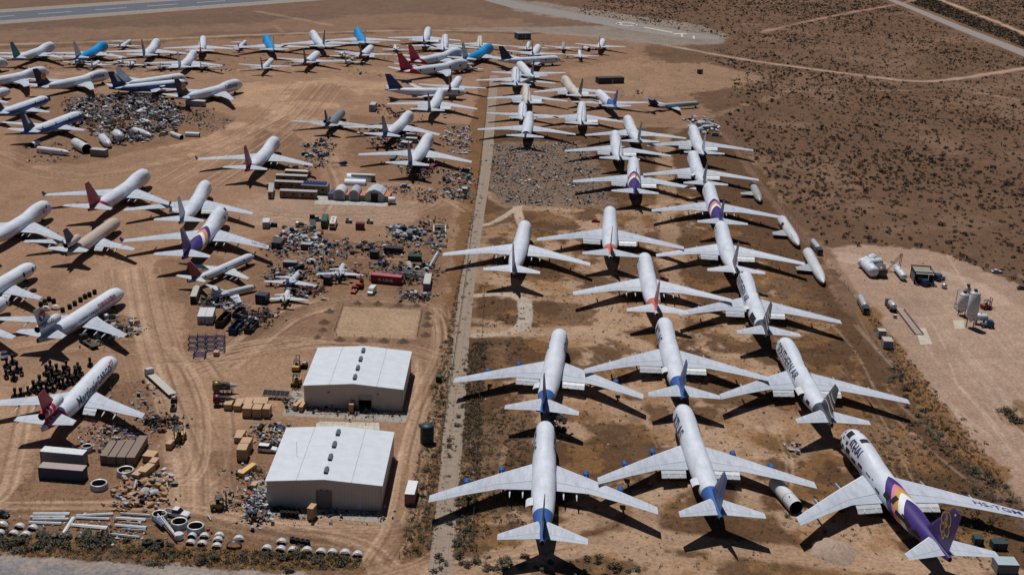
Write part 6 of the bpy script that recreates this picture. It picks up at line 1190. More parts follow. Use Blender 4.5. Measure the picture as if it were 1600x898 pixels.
beam((243, 816), (257, 828), 1.5, "dark blue panel leaning beside the leaning struts", .5, 1.4, (.12, .15, .22), 'loose_aerofoil', 'wing panel', None, False); beam((247, 812), (276, 847), .55, "long white strut leaning from the inlet ring to the ground", .4, 1.6, name='wing_strut', tyres=False); beam((253, 812), (272, 838), .45, "second white strut beside the long leaning one", .35, 1.2, name='wing_strut', tyres=False)
# blue engine stands in a block
proto = None; lbs = "blue steel engine stand in the block below the white containers"
for cxp, rows in ((301.5, (529, 538, 546)), (314.5, (528, 536, 543.5)), (329.5, (528.5, 536, 543.5, 550)), (344.5, (527.5, 535, 542, 549)), (312, (553.5, 558.5))):
    for ry in rows:
        if proto is None:
            r = empty('engine_stand', (0, 0, 0)); m = MB(); [m.box((x, 0, .5), (.2, 3.0, .25)) for x in (-1.4, 1.4)]; m.build('side_beam', mat((.02, .04, .12), .6), r); m = MB(); [m.box((0, y, .52), (2.6, .25, .2)) for y in (-1.3, .2, 1.3)]; m.build('cross_beam', mat((.03, .05, .14), .6), r)
            for x in (-1.4, 1.4):
                for y in (-1.2, 1.2): m = MB(); m.tube((x - .1, y, .25), (x + .1, y, .25), .25, n=10); m.build('caster', M_TYRE, r)
            for x in (-1.4, 1.4): m = MB(); m.box((x, .6, 1.1), (.15, .15, 1.1)); m.build('upright', mat((.02, .04, .12), .6), r)
            proto = r
        else: r = copy_tree(proto)
        r.location = G(cxp, ry); r.rotation_euler.z = rnd.uniform(-.06, .06); sc = 1.0 if cxp != 312 else 1.35; r.scale = (sc, .8, 1); tag(r, lbs, 'engine stand', 'blue engine stands')
# black panel rack beside the crates
r = empty('panel_rack', G(430, 625), R(-3)); tag(r, "long black panel rack above the wheel dollies near the upper hangar", 'rack')
for k in range(6): m = MB(); m.box((-3.4 + k * 1.36, 1.5, 1.8), (1.28, 2.4, .08), rx=.35); m.build('panel', mat((.012, .013, .025), .85), r)
m = MB(); m.box((0, .4, 1.0), (8.4, .15, .15)); m.box((0, 2.6, 2.2), (8.4, .15, .15)); [m.box((x, 1.5, .9), (.12, 2.2, .12)) for x in (-4, 0, 4)]; [m.box((x, y, .6), (.12, .12, 1.4)) for x in (-4, 0, 4) for y in (.4, 2.6)]; m.build('frame', M_GREY, r)
# dark green vertical tank beside the strip
r = empty('water_tank', G(667, 690)); tag(r, "dark green upright water tank in the weeds beside the concrete strip", 'tank'); m = MB(); m.lathe([(2.0, 0), (2.0, 5.2), (1.7, 5.6), (.4, 5.9), (.02, 5.9)], 26); m.build('shell', mat((.025, .045, .045), .5), r); m = MB(); m.tube((0, 0, 5.9), (0, 0, 6.05), .5, n=14); m.build('lid', M_DKGREY, r)
for zz in (1.2, 3.0, 4.6): m = MB(); m.lathe([(2.04, zz), (2.04, zz + .12)], 26); m.build('hoop', M_DARK, r)
# concrete pit by the fence
A = G(687, 366); r = empty('concrete_pit', A, R(4)); tag(r, "white walled open concrete pit with a ramp beside the fence", 'pit'); m = MB()
for c_, s_ in (((-2.6, 5, .6), (.5, 10, 1.2)), ((2.6, 5, .6), (.5, 10, 1.2)), ((0, 10.2, .62), (5.7, .5, 1.24)), ((0, 8, .5), (4.7, .4, 1))): m.box(c_, s_)
m.build('wall', mat((.50, .46, .38), .8), r); m = MB(); m.box((0, 5, .02), (4.7, 9, .02)); m.build('basin', M_DARK, r); m = MB(); m.box((0, -1.6, .05), (5.6, 2.8, .08)); m.build('ramp', mat((.45, .40, .33), .9), r)
# red excavator
r = empty('excavator', G(562, 450), R(80), 1.2); tag(r, "orange red excavator with bent arm at the left end of the maroon container", 'excavator'); m = MB(); m.box((0, 0, 1.3), (2.4, 2.0, 1.0)); m.build('body', mat((.32, .05, .02), .5), r); m = MB(); m.box((.5, -.5, 2.1), (.9, .8, .9)); m.build('cab', M_GLASS, r)
m = MB(); m.tube((1, .4, 1.6), (2.6, .4, 3.6), .2, n=6); m.build('boom', mat((.38, .06, .02), .5), r); m = MB(); m.tube((2.6, .4, 3.6), (4.4, .4, 1.2), .16, n=6); m.build('arm', mat((.38, .06, .02), .5), r); m = MB(); m.box((4.4, .4, .8), (.7, .8, .6)); m.build('bucket', M_DKGREY, r)
for y in (-.9, .9): m = MB(); m.box((0, y, .4), (2.8, .4, .8)); m.build('track', M_TYRE, r)
# --- the sand lot plant
S_ = 1.0
def silo(p, r_, z0, z1, label, col_=(.55, .55, .57)):
    root = empty('silo', G(*p)); tag(root, label, 'silo', 'concrete plant silos'); m = MB(); m.lathe([(.3, z0 - 2.0), (r_, z0), (r_, z1), (r_ * .5, z1 + .7), (.02, z1 + .8)], 22); m.build('shell', mat(col_, .5, 0, .3, 1.2), root)
    for k in range(4): a = k * math.pi / 2 + .4; m = MB(); m.tube((r_ * .9 * math.cos(a), r_ * .9 * math.sin(a), 0), (r_ * .9 * math.cos(a), r_ * .9 * math.sin(a), z0 + .5), .16, n=6); m.build('leg', M_DKGREY, root)
    m = MB(); m.tube((r_ + .2, 0, .3), (r_ + .2, 0, z1), .05, n=5); m.tube((r_ + .2, .5, .3), (r_ + .2, .5, z1), .05, n=5); [m.tube((r_ + .2, 0, z), (r_ + .2, .5, z), .03, n=4) for z in np.arange(.6, z1, .6)]; m.build('ladder', M_STEEL, root)
    m = MB(); m.lathe([(r_ + .04, z1 - .2), (r_ + .04, z1)], 22); m.lathe([(r_ + .04, z0 + 1), (r_ + .04, z0 + 1.15)], 22); m.build('band', M_GREY, root); m = MB(); m.box((0, 0, z1 + 1.2), (1.1, 1.1, .9)); m.build('filter_box', M_DKGREY, root); return root
silo((1515, 511), 1.9, 4.2, 13.6, "tall pale silo in front at the concrete plant"); silo((1502, 492), 1.9, 3.0, 8.4, "shorter wide silo behind the tall one at the concrete plant"); silo((1524, 489), 1.0, 2.5, 6, "thin silo right of the tall one at the concrete plant"); silo((1508, 478), 1.1, 3.5, 7.5, "small rear silo with capped top at the concrete plant")
tank((1522, 505), (1539, 506.5), 1.4, "white horizontal tank beside the tall silo", z=2.8); rig((1545, 511), (1532, 510), "small blue truck at the foot of the plant's horizontal tank", (.03, .07, .15), (.03, .07, .16)); r = forklift((1541, 482), 20, "red mixing machine frame right of the silos", (.22, .03, .03), 1.4, 'mixing_machine')
beam((1491, 480), (1500, 488), 1.2, "grey pump unit left of the silos", .9, .4, (.3, .32, .34), 'pump_unit', 'pump', None, False)
m = MB(); rt = empty('vent_pipe', G(1493, 475)); tag(rt, "curved white vent pipe standing left of the silos", 'pipe'); m.tube((0, 0, 0), (0, 0, 6), .2, n=8); m.tube((0, 0, 6), (.6, 0, 6.6), .2, n=8); m.build('pipe', M_WHITE, rt); m = MB(); m.box((0, 0, .2), (.9, .9, .4)); m.build('base', M_GREY, rt)
tank((1345, 419), (1363, 411), 1.9, "rear white horizontal tank in the tank group on the sand lot", z=2.4); tank((1354, 420), (1374, 418), 1.8, "second white horizontal tank, lying across the tank group", z=2.6); tank((1364, 434), (1352, 421), 2.3, "large white tank facing the camera in the tank group", z=2.6); tank((1377, 434), (1374, 426), 2.2, "rust brown tank end beside the large white tank", (.10, .08, .07), 2.3); tank((1411, 439), (1399, 424), 1.35, "long white tank beside the conveyor on the sand lot", z=1.9)
r = empty('conveyor', G(1404, 424), R(200)); tag(r, "dark lattice conveyor frame rising behind the long white tank", 'conveyor'); m = MB(); [m.tube((0, y, 0), (7, y, 0.6), .12, n=5) for y in (0,)]; [m.tube((0, y, 0), (-.4, y, 8), .14, n=5) for y in (-.5, .5)]; [m.tube((6, y, .6), (-.3, y, 7.6), .12, n=5) for y in (-.5, .5)]; [m.tube((6 - 6.3 * t, -.5, .6 + 7 * t), (6 - 6.3 * t, .5, .6 + 7 * t), .07, n=4) for t in (.1, .3, .5, .7, .9)]; m.build('frame', M_DARK, r); m = MB(); m.box((6.3, 0, .8), (1, 1.2, 1)); m.build('hopper', mat((.25, .03, .03), .6), r)
A, rz, w = frame((1428, 444), (1458, 446)); r = empty('machine_shed', A, rz); tag(r, "dark open fronted machine shed with black steel frame on the sand lot", 'shed'); m = MB(); [m.box((x, y, 2.6), (.35, .35, 5.2)) for x in (0, w) for y in (0, 8)]; [m.box((w / 2, y, 5.3), (w + .6, .4, .4)) for y in (0, 8.6)]; [m.box((x, 4, 5.0), (.25, 8, .25)) for x in (0, w)]; m.build('frame', M_DARK, r)
m = MB(); m.box((w / 2, 4.2, 4.4), (w - .8, 7.6, .15)); m.build('roof', stripes((.26, .26, .24), 1, .6, .85, .2), r); m = MB(); m.box((.2, 4, 2.1), (.12, 7, 4.2)); m.box((w / 2, 7.8, 2.1), (w - .8, .12, 4.2)); m.box((w - .2, 4, 2.1), (.12, 7, 4.2)); m.build('wall', mat((.14, .16, .16), .6), r); m = MB(); m.box((w * .42, 5, 1.2), (1.8, 1.4, 1.6)); m.build('machine', mat((.4, .36, .25), .6), r)
rig((1445, 446.5), (1457, 446), "blue truck in front of the dark machine shed", (.02, .04, .09), (.02, .05, .12)); rig((1465, 438), (1473, 436), "blue truck right of the dark machine shed", (.02, .05, .12), (.03, .07, .14)); r = empty('round_tank', G(1475, 450)); tag(r, "small shiny round tank at the right of the machine shed", 'tank'); m = MB(); m.lathe([(.02, 0), (1, .3), (1.25, 1), (1, 1.7), (.02, 2)], 16); m.build('shell', mat((.5, .5, .52), .25, .5), r); m = MB(); m.box((0, 0, .15), (1.6, 1.6, .3)); m.build('base', M_DKGREY, r)
rig((1388, 478), (1396, 488), "brown cement mixer truck at the head of the weighing ramp", (.08, .05, .04), (.1, .08, .07), load='tank').children
C((1396, 497), (1401, 497.3), 1.4, 1.2, (.45, .44, .36), (.36, .36, .30), "tiny pale cabin beside the weighing ramp", 'cabin', 'cabin', None, rib=False)
A, B = G(1406, 484), G(1436, 523); d = B - A; r = empty('weighing_ramp', A, math.atan2(d.y, d.x)); tag(r, "long narrow weighing ramp with rusty edges on the sand lot", 'ramp'); m = MB(); m.box((d.length / 2, 0, .2), (d.length, 2.4, .3)); m.build('deck', paved((.32, .26, .24), 1), r)
for y in (-1.5, 1.5): m = MB(); m.box((d.length / 2, y, .35), (d.length, .3, .5)); m.build('side_rail', mat((.12, .06, .06), .7), r)
# --- cut fuselages and barrels
def hulk(pa, pb, r_, label, stub=None, nose=True, ribs=0, group='cut fuselages', name='cut_fuselage', col_=(.58, .59, .62)):
    A, B = G(*pa), G(*pb); d = B - A; L_ = d.length; root = empty(name, A, math.atan2(d.y, d.x)); tag(root, label, 'fuselage', group); z = r_ * .92; M = Matrix.Translation((0, 0, z)) @ Matrix.Rotation(R(90), 4, 'Y')
    p = [(r_ * .97, 0), (r_, .2), (r_, L_ * (.62 if nose else 1))] + ([(r_ * .93, L_ * .75), (r_ * .75, L_ * .87), (r_ * .45, L_ * .96), (.03, L_)] if nose else []); m = MB(); m.lathe(p, 24, M); m.build('shell', skin(base=col_), root)
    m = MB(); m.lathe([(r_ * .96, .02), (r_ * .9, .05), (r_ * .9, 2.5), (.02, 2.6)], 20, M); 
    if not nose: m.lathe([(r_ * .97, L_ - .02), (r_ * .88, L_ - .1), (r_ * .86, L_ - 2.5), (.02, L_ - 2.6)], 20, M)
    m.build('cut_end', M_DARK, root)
    m = MB()
    for k in range(3):
        x = L_ * rnd.uniform(.66, .8) if nose else L_ * rnd.uniform(.3, .8); a = rnd.uniform(-1.2, 1.2); rr = r_ * (.96 if nose else 1.005); 
        q = [(x + u, rr * math.sin(a + v), z + rr * math.cos(a + v)) for u, v in ((0, 0), (rnd.uniform(.3, 1.2), .03), (rnd.uniform(.4, 1), .2), (-.3, .17))]; m.add([Vector(v) * 1 for v in q], [(0, 1, 2, 3)])
        m.build('torn_hole', mat((.03, .035, .03), .8), root); m = MB()
    for k in range(ribs): x = L_ * (k + 1) / (ribs + 1); m = MB(); m.lathe([(r_ + .05, x - .1), (r_ + .05, x + .1)], 24, M); m.build('rib', M_GREY, root)
    if stub:
        m = MB(); s = stub; m.hexa([(L_ * .35, -s * r_ * .5, 1.2), (L_ * .62, -s * r_ * .5, 1.2), (L_ * .60, -s * (r_ + 6), 1.5), (L_ * .50, -s * (r_ + 6), 1.5), (L_ * .35, -s * r_ * .5, 1.6), (L_ * .62, -s * r_ * .5, 1.6), (L_ * .60, -s * (r_ + 6), 1.7), (L_ * .50, -s * (r_ + 6), 1.7)]); m.build('tail_stub', M_GREY, root)
    return root
hulk((1221, 350), (1247, 390), 2.2, "cut white fuselage with torn green nose, upper of the pair by the outer fence", 1); hulk((1261, 401), (1286, 449), 2.2, "cut white fuselage with black cut end, lower of the pair by the outer fence", 1); hulk((1176, 295), (1187, 320), 2.0, "stripped fuselage wreck with bare frames hanging open", 1, True, 3, col_=(.36, .36, .36)); hulk((1210, 763), (1243, 802), 2.0, "short white barrel section with open dark ends between the blue tailed and purple tailed jets", None, False, 2)
hulk((911, 78), (920, 81), 1.7, "small white engine cowl barrel lying between the far airliners", None, False, 0)
for pa, pb, r_, lb in (((160, 221), (171, 233), 2.3, "white nose section at the front of the wreckage, pointing at the open dirt"), ((182, 216), (190, 222), 2.6, "black hollowed fuselage drum beside the white nose section"), ((60, 238), (110, 244), 1.7, "white small aircraft hull lying on its side at the left of the wreckage"), ((118, 230), (136, 240), 2.6, "white fuselage stump with a black open end"), ((210, 208), (236, 217), 1.8, "broken white hull with long tear at the right of the wreckage"), ((214, 182), (226, 175), 1.6, "white tube on top of the shredded metal with a yellow end"), ((268, 212), (284, 218), 1.3, "pair of crumpled white pieces right of the wreckage"), ((290, 213), (312, 214), 1.3, "dark torn piece lying right of the crumpled white pieces"), ((50, 231), (62, 226), 1.5, "small white wreck piece above the hull at the left"), ((222, 192), (236, 196), 1.4, "short white hull chunk at the right edge of the shredded metal")):
    hulk(pa, pb, r_, lb, None, 'nose' in lb or 'hull' in lb, 0, 'wreck sections')
C((141, 244), (164, 246), 4, 3.6, (.42, .42, .44), (.20, .18, .17), "grey brown metal box at the front of the wreckage", door='none')
for pa, pb, w, lb in (((478, 786), (450, 787), .6, "x"),): pass
# dirt heaps round the fenced field
for i, (x_, y_, s_) in enumerate(((507, 504, 1.5), (505, 516, 1.2), (515, 487, 1.3), (496, 527, .9), (531, 531, 1.3), (565, 532, 1.5), (600, 533, 1.4), (630, 534, 1.5), (559, 474, 1.2), (590, 475, 1.4), (623, 477, 1.4), (651, 478, 1.1), (669, 490, 1.1), (668, 497, 1.1), (667, 508, 1.4), (665, 524, 1.4))):
    m = MB(); s_ *= .62; rs_ = [(2.4 * s_, 0), (1.3 * s_, .7 * s_), (.5 * s_, 1.4 * s_), (.02, 1.7 * s_)]; vs = []; n = 14
    for r_, z_ in rs_:
        for k in range(n): a = 2 * math.pi * k / n; q_ = r_ * rnd.uniform(.85, 1.15); vs.append((q_ * math.cos(a), q_ * math.sin(a), z_))
    m.add(vs, [(j * n + k, j * n + (k + 1) % n, (j + 1) * n + (k + 1) % n, (j + 1) * n + k) for j in range(3) for k in range(n)], 0, True); o = m.build('dirt_heap', mat((.14, .085, .055), .95, 0, .4, 2)); o.location = G(x_, y_)
    tag(o, "low heap of dark dirt beside the railing of the bare rectangular field", 'dirt heap', 'dirt heaps round the bare field')
m = MB(); vs = []; n = 20
for r_, z_ in ((5.5, 0), (4.2, .8), (2.2, 1.7), (.05, 2.0)):
    for k in range(n): a = 2 * math.pi * k / n; q_ = r_ * rnd.uniform(.85, 1.15); vs.append((q_ * math.cos(a), q_ * 1.2 * math.sin(a), z_ * rnd.uniform(.85, 1.1)))
m.add(vs, [(j * n + k, j * n + (k + 1) % n, (j + 1) * n + (k + 1) % n, (j + 1) * n + k) for j in range(3) for k in range(n)], 0, True); o = m.build('dirt_mound', mat((.36, .26, .20), .95, 0, .35, 1)); o.location = G(1302, 862); tag(o, "pale gravel mound in the weeds left of the purple tailed jet", 'mound')
car((931, 347), 0, (.30, .02, .02), "small red cart beside the left wing of the salmon banded jet", 'car', 'cart', s=.9); car((1034, 439), 20, (.3, .03, .03), "red tug under the wing between the salmon tailed jet and its neighbour", 'pickup', 'tug', s=1.0)
# ------------------------------------------------------------------ scrap, stones and plants
import array
def inpoly(p, P_):
    x, y = p; c = False
    for (ax, ay), (bx, by) in zip(P_, P_[1:] + P_[:1]):
        if (ay > y) != (by > y) and x < ax + (y - ay) * (bx - ax) / (by - ay): c = not c
    return c
def rand_in(pts):
    P_ = [tuple(G(*p)[:2]) for p in pts]; xs = [p[0] for p in P_]; ys = [p[1] for p in P_]
    while True:
        q = (rnd.uniform(min(xs), max(xs)), rnd.uniform(min(ys), max(ys)))
        if inpoly(q, P_): return q
JM = [mat((.44, .455, .49), .5, 0, .5, .8), mat((.19, .19, .205), .6, 0, .5, .8), M_DARK, mat((.05, .08, .16), .6), mat((.16, .075, .045), .8), mat((.36, .22, .12), .8), mat((.32, .06, .04), .6), mat((.03, .08, .06), .6)]
def scrap(pts, n, smin, smax, wts, name, label=None, pile=0., flat=.5):
    """many torn and bent bits, as ONE heap nobody could count"""
    n = int(n * 1.35); smin *= .8; smax *= .76
    m = MB(); P_ = [tuple(G(*p)[:2]) for p in pts]; cx = sum(p[0] for p in P_) / len(P_); cy = sum(p[1] for p in P_) / len(P_); rr = max(math.hypot(p[0] - cx, p[1] - cy) for p in P_)
    cl = [rand_in(pts) for _ in range(max(4, n // 14))]
    for k in range(n):
        if rnd.random() < .65: c0 = rnd.choice(cl); x, y = c0[0] + rnd.gauss(0, 2.0), c0[1] + rnd.gauss(0, 2.5)
        else: x, y = rand_in(pts)
        s = smin + (smax - smin) * rnd.random() ** 2.2; z = pile * max(0, 1 - math.hypot(x - cx, y - cy) / rr) * rnd.random() + s * .15; mi = rnd.choices(range(8), wts)[0]; t = rnd.random()
        if t < .14 and s > .9:
            q = Matrix.Translation((x, y, z + .1)) @ Matrix.Rotation(rnd.uniform(0, 6.28), 4, 'Z') @ Matrix.Rotation(R(90) + rnd.gauss(0, flat * .5), 4, 'X'); a0 = rnd.uniform(-.6, .6); m.lathe([(s * .5, 0), (s * .52, s * .3), (s * .42, s * rnd.uniform(.5, 1.1))], 7, q, mi, True, a0, a0 + rnd.uniform(1.6, 3.6))
        elif t < .38: m.box((x, y, z), (s, s * rnd.uniform(.2, .8), s * rnd.uniform(.05, .5)), rnd.uniform(0, 3.1), mi, rnd.uniform(.6, 1), rnd.uniform(-flat, flat), rnd.uniform(-flat, flat))
        elif t < .58:
            a = rnd.uniform(0, 6.28); b = rnd.uniform(0, flat); d = Vector((math.cos(a) * math.cos(b), math.sin(a) * math.cos(b), math.sin(b))) * s * rnd.uniform(.8, 1.8); m.tube((x, y, z + .1), Vector((x, y, z + .1)) + d, s * rnd.uniform(.05, .16), n=6, mi=mi)
        elif t < .85:
            q = Matrix.Translation((x, y, z + s * .15)) @ Matrix.Rotation(rnd.uniform(0, 6.28), 4, 'Z') @ Matrix.Rotation(rnd.gauss(0, flat), 4, 'X'); w = s * .5; h = s * rnd.uniform(.2, .6); c = rnd.uniform(-.3, .3) * s
            m.add([q @ Vector(v) for v in ((-w, -h, 0), (0, -h, c), (w, -h * .7, 0), (w, h, 0), (0, h, c), (-w, h * .8, 0))], [(0, 1, 4, 5), (1, 2, 3, 4)], mi)
        else: m.tube((x, y, z), (x + s * .1, y, z + s * .5), s * .35, n=8, mi=mi)
    o = m.build(name, JM); o['kind'] = 'stuff'
    if label: tag(o, label, 'scrap')
    return o
WB, WD, WM, WR = (5, 5, 4, 1, 1, .3, .1, 0), (.7, 2, 7, .7, 1.5, .4, .3, .3), (1.8, 3, 5, .6, 2.2, 1, .25, .25), (.6, .6, .5, 0, 2, 6, .2, 0)
scrap([(105, 168), (165, 148), (255, 152), (285, 188), (262, 212), (190, 228), (118, 206)], 1900, .5, 4.3, (6, 4, 5, 1, 1.6, .4, .2, 0), 'shredded_scrap', 'shredded aircraft metal heaped beyond the blue striped jets', 3.5, .9); scrap([(100, 158), (140, 150), (145, 175), (110, 185)], 260, .5, 2.4, (3, 4, 4, 2, 1, 0, 0, 0), 'scrap_heap', 'grey scrap heap left of the shredded metal', 3.5)
scrap([(185, 150), (240, 148), (262, 170), (200, 180)], 500, .4, 2, (1, 3, 6, .5, 1, 0, 0, 0), 'scrap_heap', 'dark scrap heap behind the shredded metal', 4.); scrap([(250, 158), (275, 160), (330, 175), (325, 200), (270, 190)], 260, .4, 2.4, WD, 'scrap_heap', 'scattered dark scrap below the white trailer box', 1.2); scrap([(265, 178), (360, 185), (350, 205), (310, 205)], 200, .4, 1.8, (4, 3, 3, 0, 1, 0, 0, 0), 'scrap_heap', 'light scrap strewn toward the open dirt', .6)
scrap([(40, 235), (90, 215), (130, 245), (80, 258), (35, 255)], 160, .4, 2., WM, 'scrap_heap', 'scrap bits round the hull lying on its side', .4)
scrap([(770, 225), (900, 222), (935, 262), (950, 322), (795, 322), (770, 300)], 2600, .35, 2.0, (2.6, 5, 1.4, 0, 1.2, .8, 0, 0), 'rubble_field', 'pale rubble and torn scrap spread beside the concrete strip', .3)
scrap([(415, 388), (470, 372), (540, 380), (640, 375), (668, 335), (700, 345), (690, 400), (600, 405), (480, 398), (415, 402)], 850, .4, 2.8, WM, 'scrap_heap', 'upper band of mixed scrap yard parts', .8); scrap([(415, 412), (480, 405), (560, 412), (640, 408), (680, 412), (690, 440), (640, 438), (560, 432), (500, 440), (420, 440)], 800, .4, 2.6, WM, 'scrap_heap', 'lower band of mixed scrap yard parts', .8)
scrap([(440, 362), (500, 360), (520, 385), (430, 390)], 160, .8, 4., (8, 2, 2, .6, .3, .3, .4, 0), 'panel_scrap', 'white panels thrown together above the scrap yard', .8); scrap([(615, 355), (665, 365), (662, 378), (615, 372)], 200, .8, 5., (4, 5, 2, .4, .2, 0, 0, 0), 'pipe_heap', 'long grey tubes piled beside the concrete pit', 1.8, .15)
scrap([(630, 455), (672, 462), (672, 472), (630, 468)], 200, .5, 2.2, (3, 3, 6, 0, 1, 0, 0, 0), 'scrap_heap', 'row of small dark machines at the dirt field road', 1.2); scrap([(310, 468), (338, 466), (345, 480), (318, 484)], 150, .4, 2.2, (.5, 1, 8, 0, .5, 0, 0, 0), 'scrap_heap', 'black wire heap beside the grey roofed container', 1.6)
scrap([(340, 470), (385, 468), (388, 482), (345, 484)], 150, .5, 2.4, (5, 3, 3, .3, .5, 0, 0, 0), 'scrap_heap', 'white and grey parts in front of the business jet', .8); scrap([(370, 490), (420, 487), (428, 495), (395, 512), (372, 520)], 420, .4, 2.4, (.6, 1, 7, .8, 3, .6, .2, .2), 'scrap_heap', 'rusty dark scrap spilling past the skips', 2.)
scrap([(458, 455), (495, 448), (498, 458), (465, 465)], 140, .6, 3.4, (2, 1.5, 5, .4, 3, 0, .5, 0), 'scrap_heap', 'twisted beams right of the small jets', 1.2); scrap([(640, 425), (675, 430), (672, 445), (630, 445)], 120, .5, 2., WD, 'scrap_heap', 'tangled dark metal between the two containers', .9)
scrap([(690, 200), (735, 195), (735, 240), (700, 240)], 260, .6, 3., (8, 2, 2, .2, .6, .3, 0, 0), 'panel_scrap', 'white parts laid out beside the yard fence', .4); scrap([(690, 270), (735, 262), (733, 310), (700, 315), (685, 290)], 360, .6, 2.6, (4, 3, 4, .6, 1.6, .5, .3, .2), 'scrap_heap', 'crowded scrap vehicles beside the yard fence', 1.)
scrap([(630, 258), (680, 262), (668, 290), (640, 285)], 260, .6, 2.6, WD, 'scrap_heap', 'dark scrap heap under the slate tailed jumbo', 1.4); scrap([(560, 196), (660, 196), (650, 240), (600, 240), (560, 222)], 300, .6, 3.2, WD, 'scrap_heap', 'dark ground equipment under the blue tailed jumbo', 1.)
scrap([(470, 225), (520, 212), (525, 235), (505, 262), (475, 262)], 260, .5, 2.2, (1.5, 2, 6, .8, 1, .2, 0, 0), 'scrap_heap', 'clutter of small machines beyond the trailer compound', 1.); scrap([(590, 165), (670, 175), (660, 192), (590, 185)], 160, .5, 2.4, WD, 'scrap_heap', 'low dark equipment left of the near black tailed jumbo', .8); scrap([(600, 292), (680, 296), (678, 314), (640, 318)], 180, .5, 2.2, WD, 'scrap_heap', 'small scrap behind the short white tank', .7)
scrap([(120, 668), (215, 665), (230, 700), (200, 722), (130, 700)], 380, .4, 2., (4, 3, 2, .8, 1.4, 1.6, .8, 0), 'yard_litter', 'mixed panels and parts below the red tailed freighter', .25, .3); scrap([(205, 740), (268, 745), (262, 790), (180, 792)], 260, .5, 3.2, (2, 1.5, 1.5, .2, 1, 9, .2, 0), 'plank_litter', 'planks and broken boards near the inlet rings', .4, .15)
scrap([(225, 655), (280, 650), (285, 672), (230, 670)], 130, .6, 2.6, WD, 'scrap_heap', 'dark machine pile below the red tailed freighter wing', 1.2); scrap([(172, 605), (240, 590), (262, 650), (190, 665)], 70, .4, 2.4, (4, 4, 2, 0, 1, 1, 0, 0), 'yard_litter', 'panels scattered on the brown patch under the wing', .15, .2); scrap([(182, 500), (215, 490), (205, 525), (165, 545), (120, 545)], 120, .6, 3.2, (5, 4, 5, .6, .5, 1, 0, 0), 'scrap_heap', 'grey beams and parts round the striped freighter wing', .7)
scrap([(388, 765), (418, 760), (420, 815), (398, 818), (385, 800)], 420, .4, 1.8, (5, 4, 5, 1, 1, 1.4, .3, 0), 'scrap_heap', 'tangled parts heaped at the front hangar corner', 1.1); scrap([(345, 775), (395, 770), (392, 800), (355, 800)], 90, .5, 2.4, WR, 'plank_litter', 'boards left beside the tan forklift', .3, .15); scrap([(392, 670), (450, 668), (438, 700), (410, 690)], 200, .5, 2.6, (2, 3, 3.5, .5, 1, 3, 0, 0), 'scrap_heap', 'boards and machines behind the front hangar', .8)
scrap([(362, 735), (418, 728), (412, 758), (368, 755)], 110, .4, 1.8, (3, 2, 3, .3, .6, 2, 0, 0), 'yard_litter', 'small parts beside the front hangar wall', .5); scrap([(330, 790), (640, 800), (560, 815), (400, 812)], 1, .1, .2, WM, 'yard_litter', None) if False else None
scrap([(475, 636), (630, 646), (628, 652), (475, 645)], 150, .4, 1.6, (.6, 1.5, 7, .4, 1, 1.2, 0, 0), 'wall_clutter', 'small stores along the upper hangar front', .9); scrap([(505, 800), (600, 802), (598, 810), (510, 808)], 80, .4, 1.4, (.8, 2, 7, .6, .8, 1, 0, 0), 'wall_clutter', 'small stores along the front hangar front', .8); scrap([(425, 802), (478, 806), (478, 812), (425, 808)], 260, .25, .6, (2, 5, 4, 0, 0, 0, 0, 0), 'wheel_hub_litter', 'loose wheel hubs between the tyre stacks', .4)
scrap([(440, 628), (470, 615), (475, 640), (445, 645)], 40, .6, 2., WM, 'yard_litter', 'odds and ends on the slab beside the upper hangar', .5); scrap([(0, 805), (250, 805), (380, 850), (0, 845)], 260, .3, 1.4, (4, 1.5, 2, 0, 1, 2.5, .2, 0), 'yard_litter', 'small litter between the laid out panels', .1, .2)
scrap([(860, 190), (1100, 250), (1180, 340), (1180, 520), (1400, 800), (800, 860), (740, 600), (750, 340), (800, 200)], 240, .2, 1.1, (5, 3, 3, .3, 1, .5, .2, 0), 'field_litter', 'small bits lying among the parked jets', .05, .2); scrap([(1075, 188), (1110, 186), (1130, 215), (1115, 222), (1080, 200)], 60, 2., 7, (9, 1, .5, .2, 0, 0, 0, 0), 'panel_scrap', 'torn white wing panels by the outer fence', .8, .15); scrap([(960, 145), (1010, 138), (1005, 150), (970, 152)], 40, .5, 2.5, (6, 1, 1, 0, 0, 1, 0, 0), 'panel_scrap', 'bright scraps beyond the cream jumbo', .2)
scrap([(1340, 400), (1480, 415), (1480, 450), (1350, 440)], 90, .2, 1.2, (3, 3, 4, .6, 1, 1, .3, 0), 'yard_litter', 'small parts round the tanks on the sand lot', .2)
scrap([(300, 90), (900, 60), (900, 105), (600, 120), (300, 112)], 220, .5, 2.6, WD, 'ground_equipment', 'small dark equipment among the far aircraft', .3); scrap([(0, 88), (330, 80), (330, 112), (0, 112)], 160, .5, 2.6, WD, 'ground_equipment', 'small dark equipment round the little aircraft', .3)
scrap([(858, 645), (880, 645), (886, 672), (864, 680)], 60, .6, 2.6, (.3, .3, 3, 0, 0, 0, 0, 0), 'scrap_heap', 'dark blue torn pieces under the second blue tail', .8); scrap([(1238, 690), (1246, 688), (1250, 708), (1243, 709)], 12, 1., 2.6, (9, 1, 0, 0, 0, 0, 0, 0), 'panel_scrap', 'long pale torn sheet between the outer rows', .2, .1); scrap([(770, 845), (900, 700), (860, 790)], 1, .1, .2, WM, 'field_litter', 'tiny bit of metal beside the nearest blue tail')
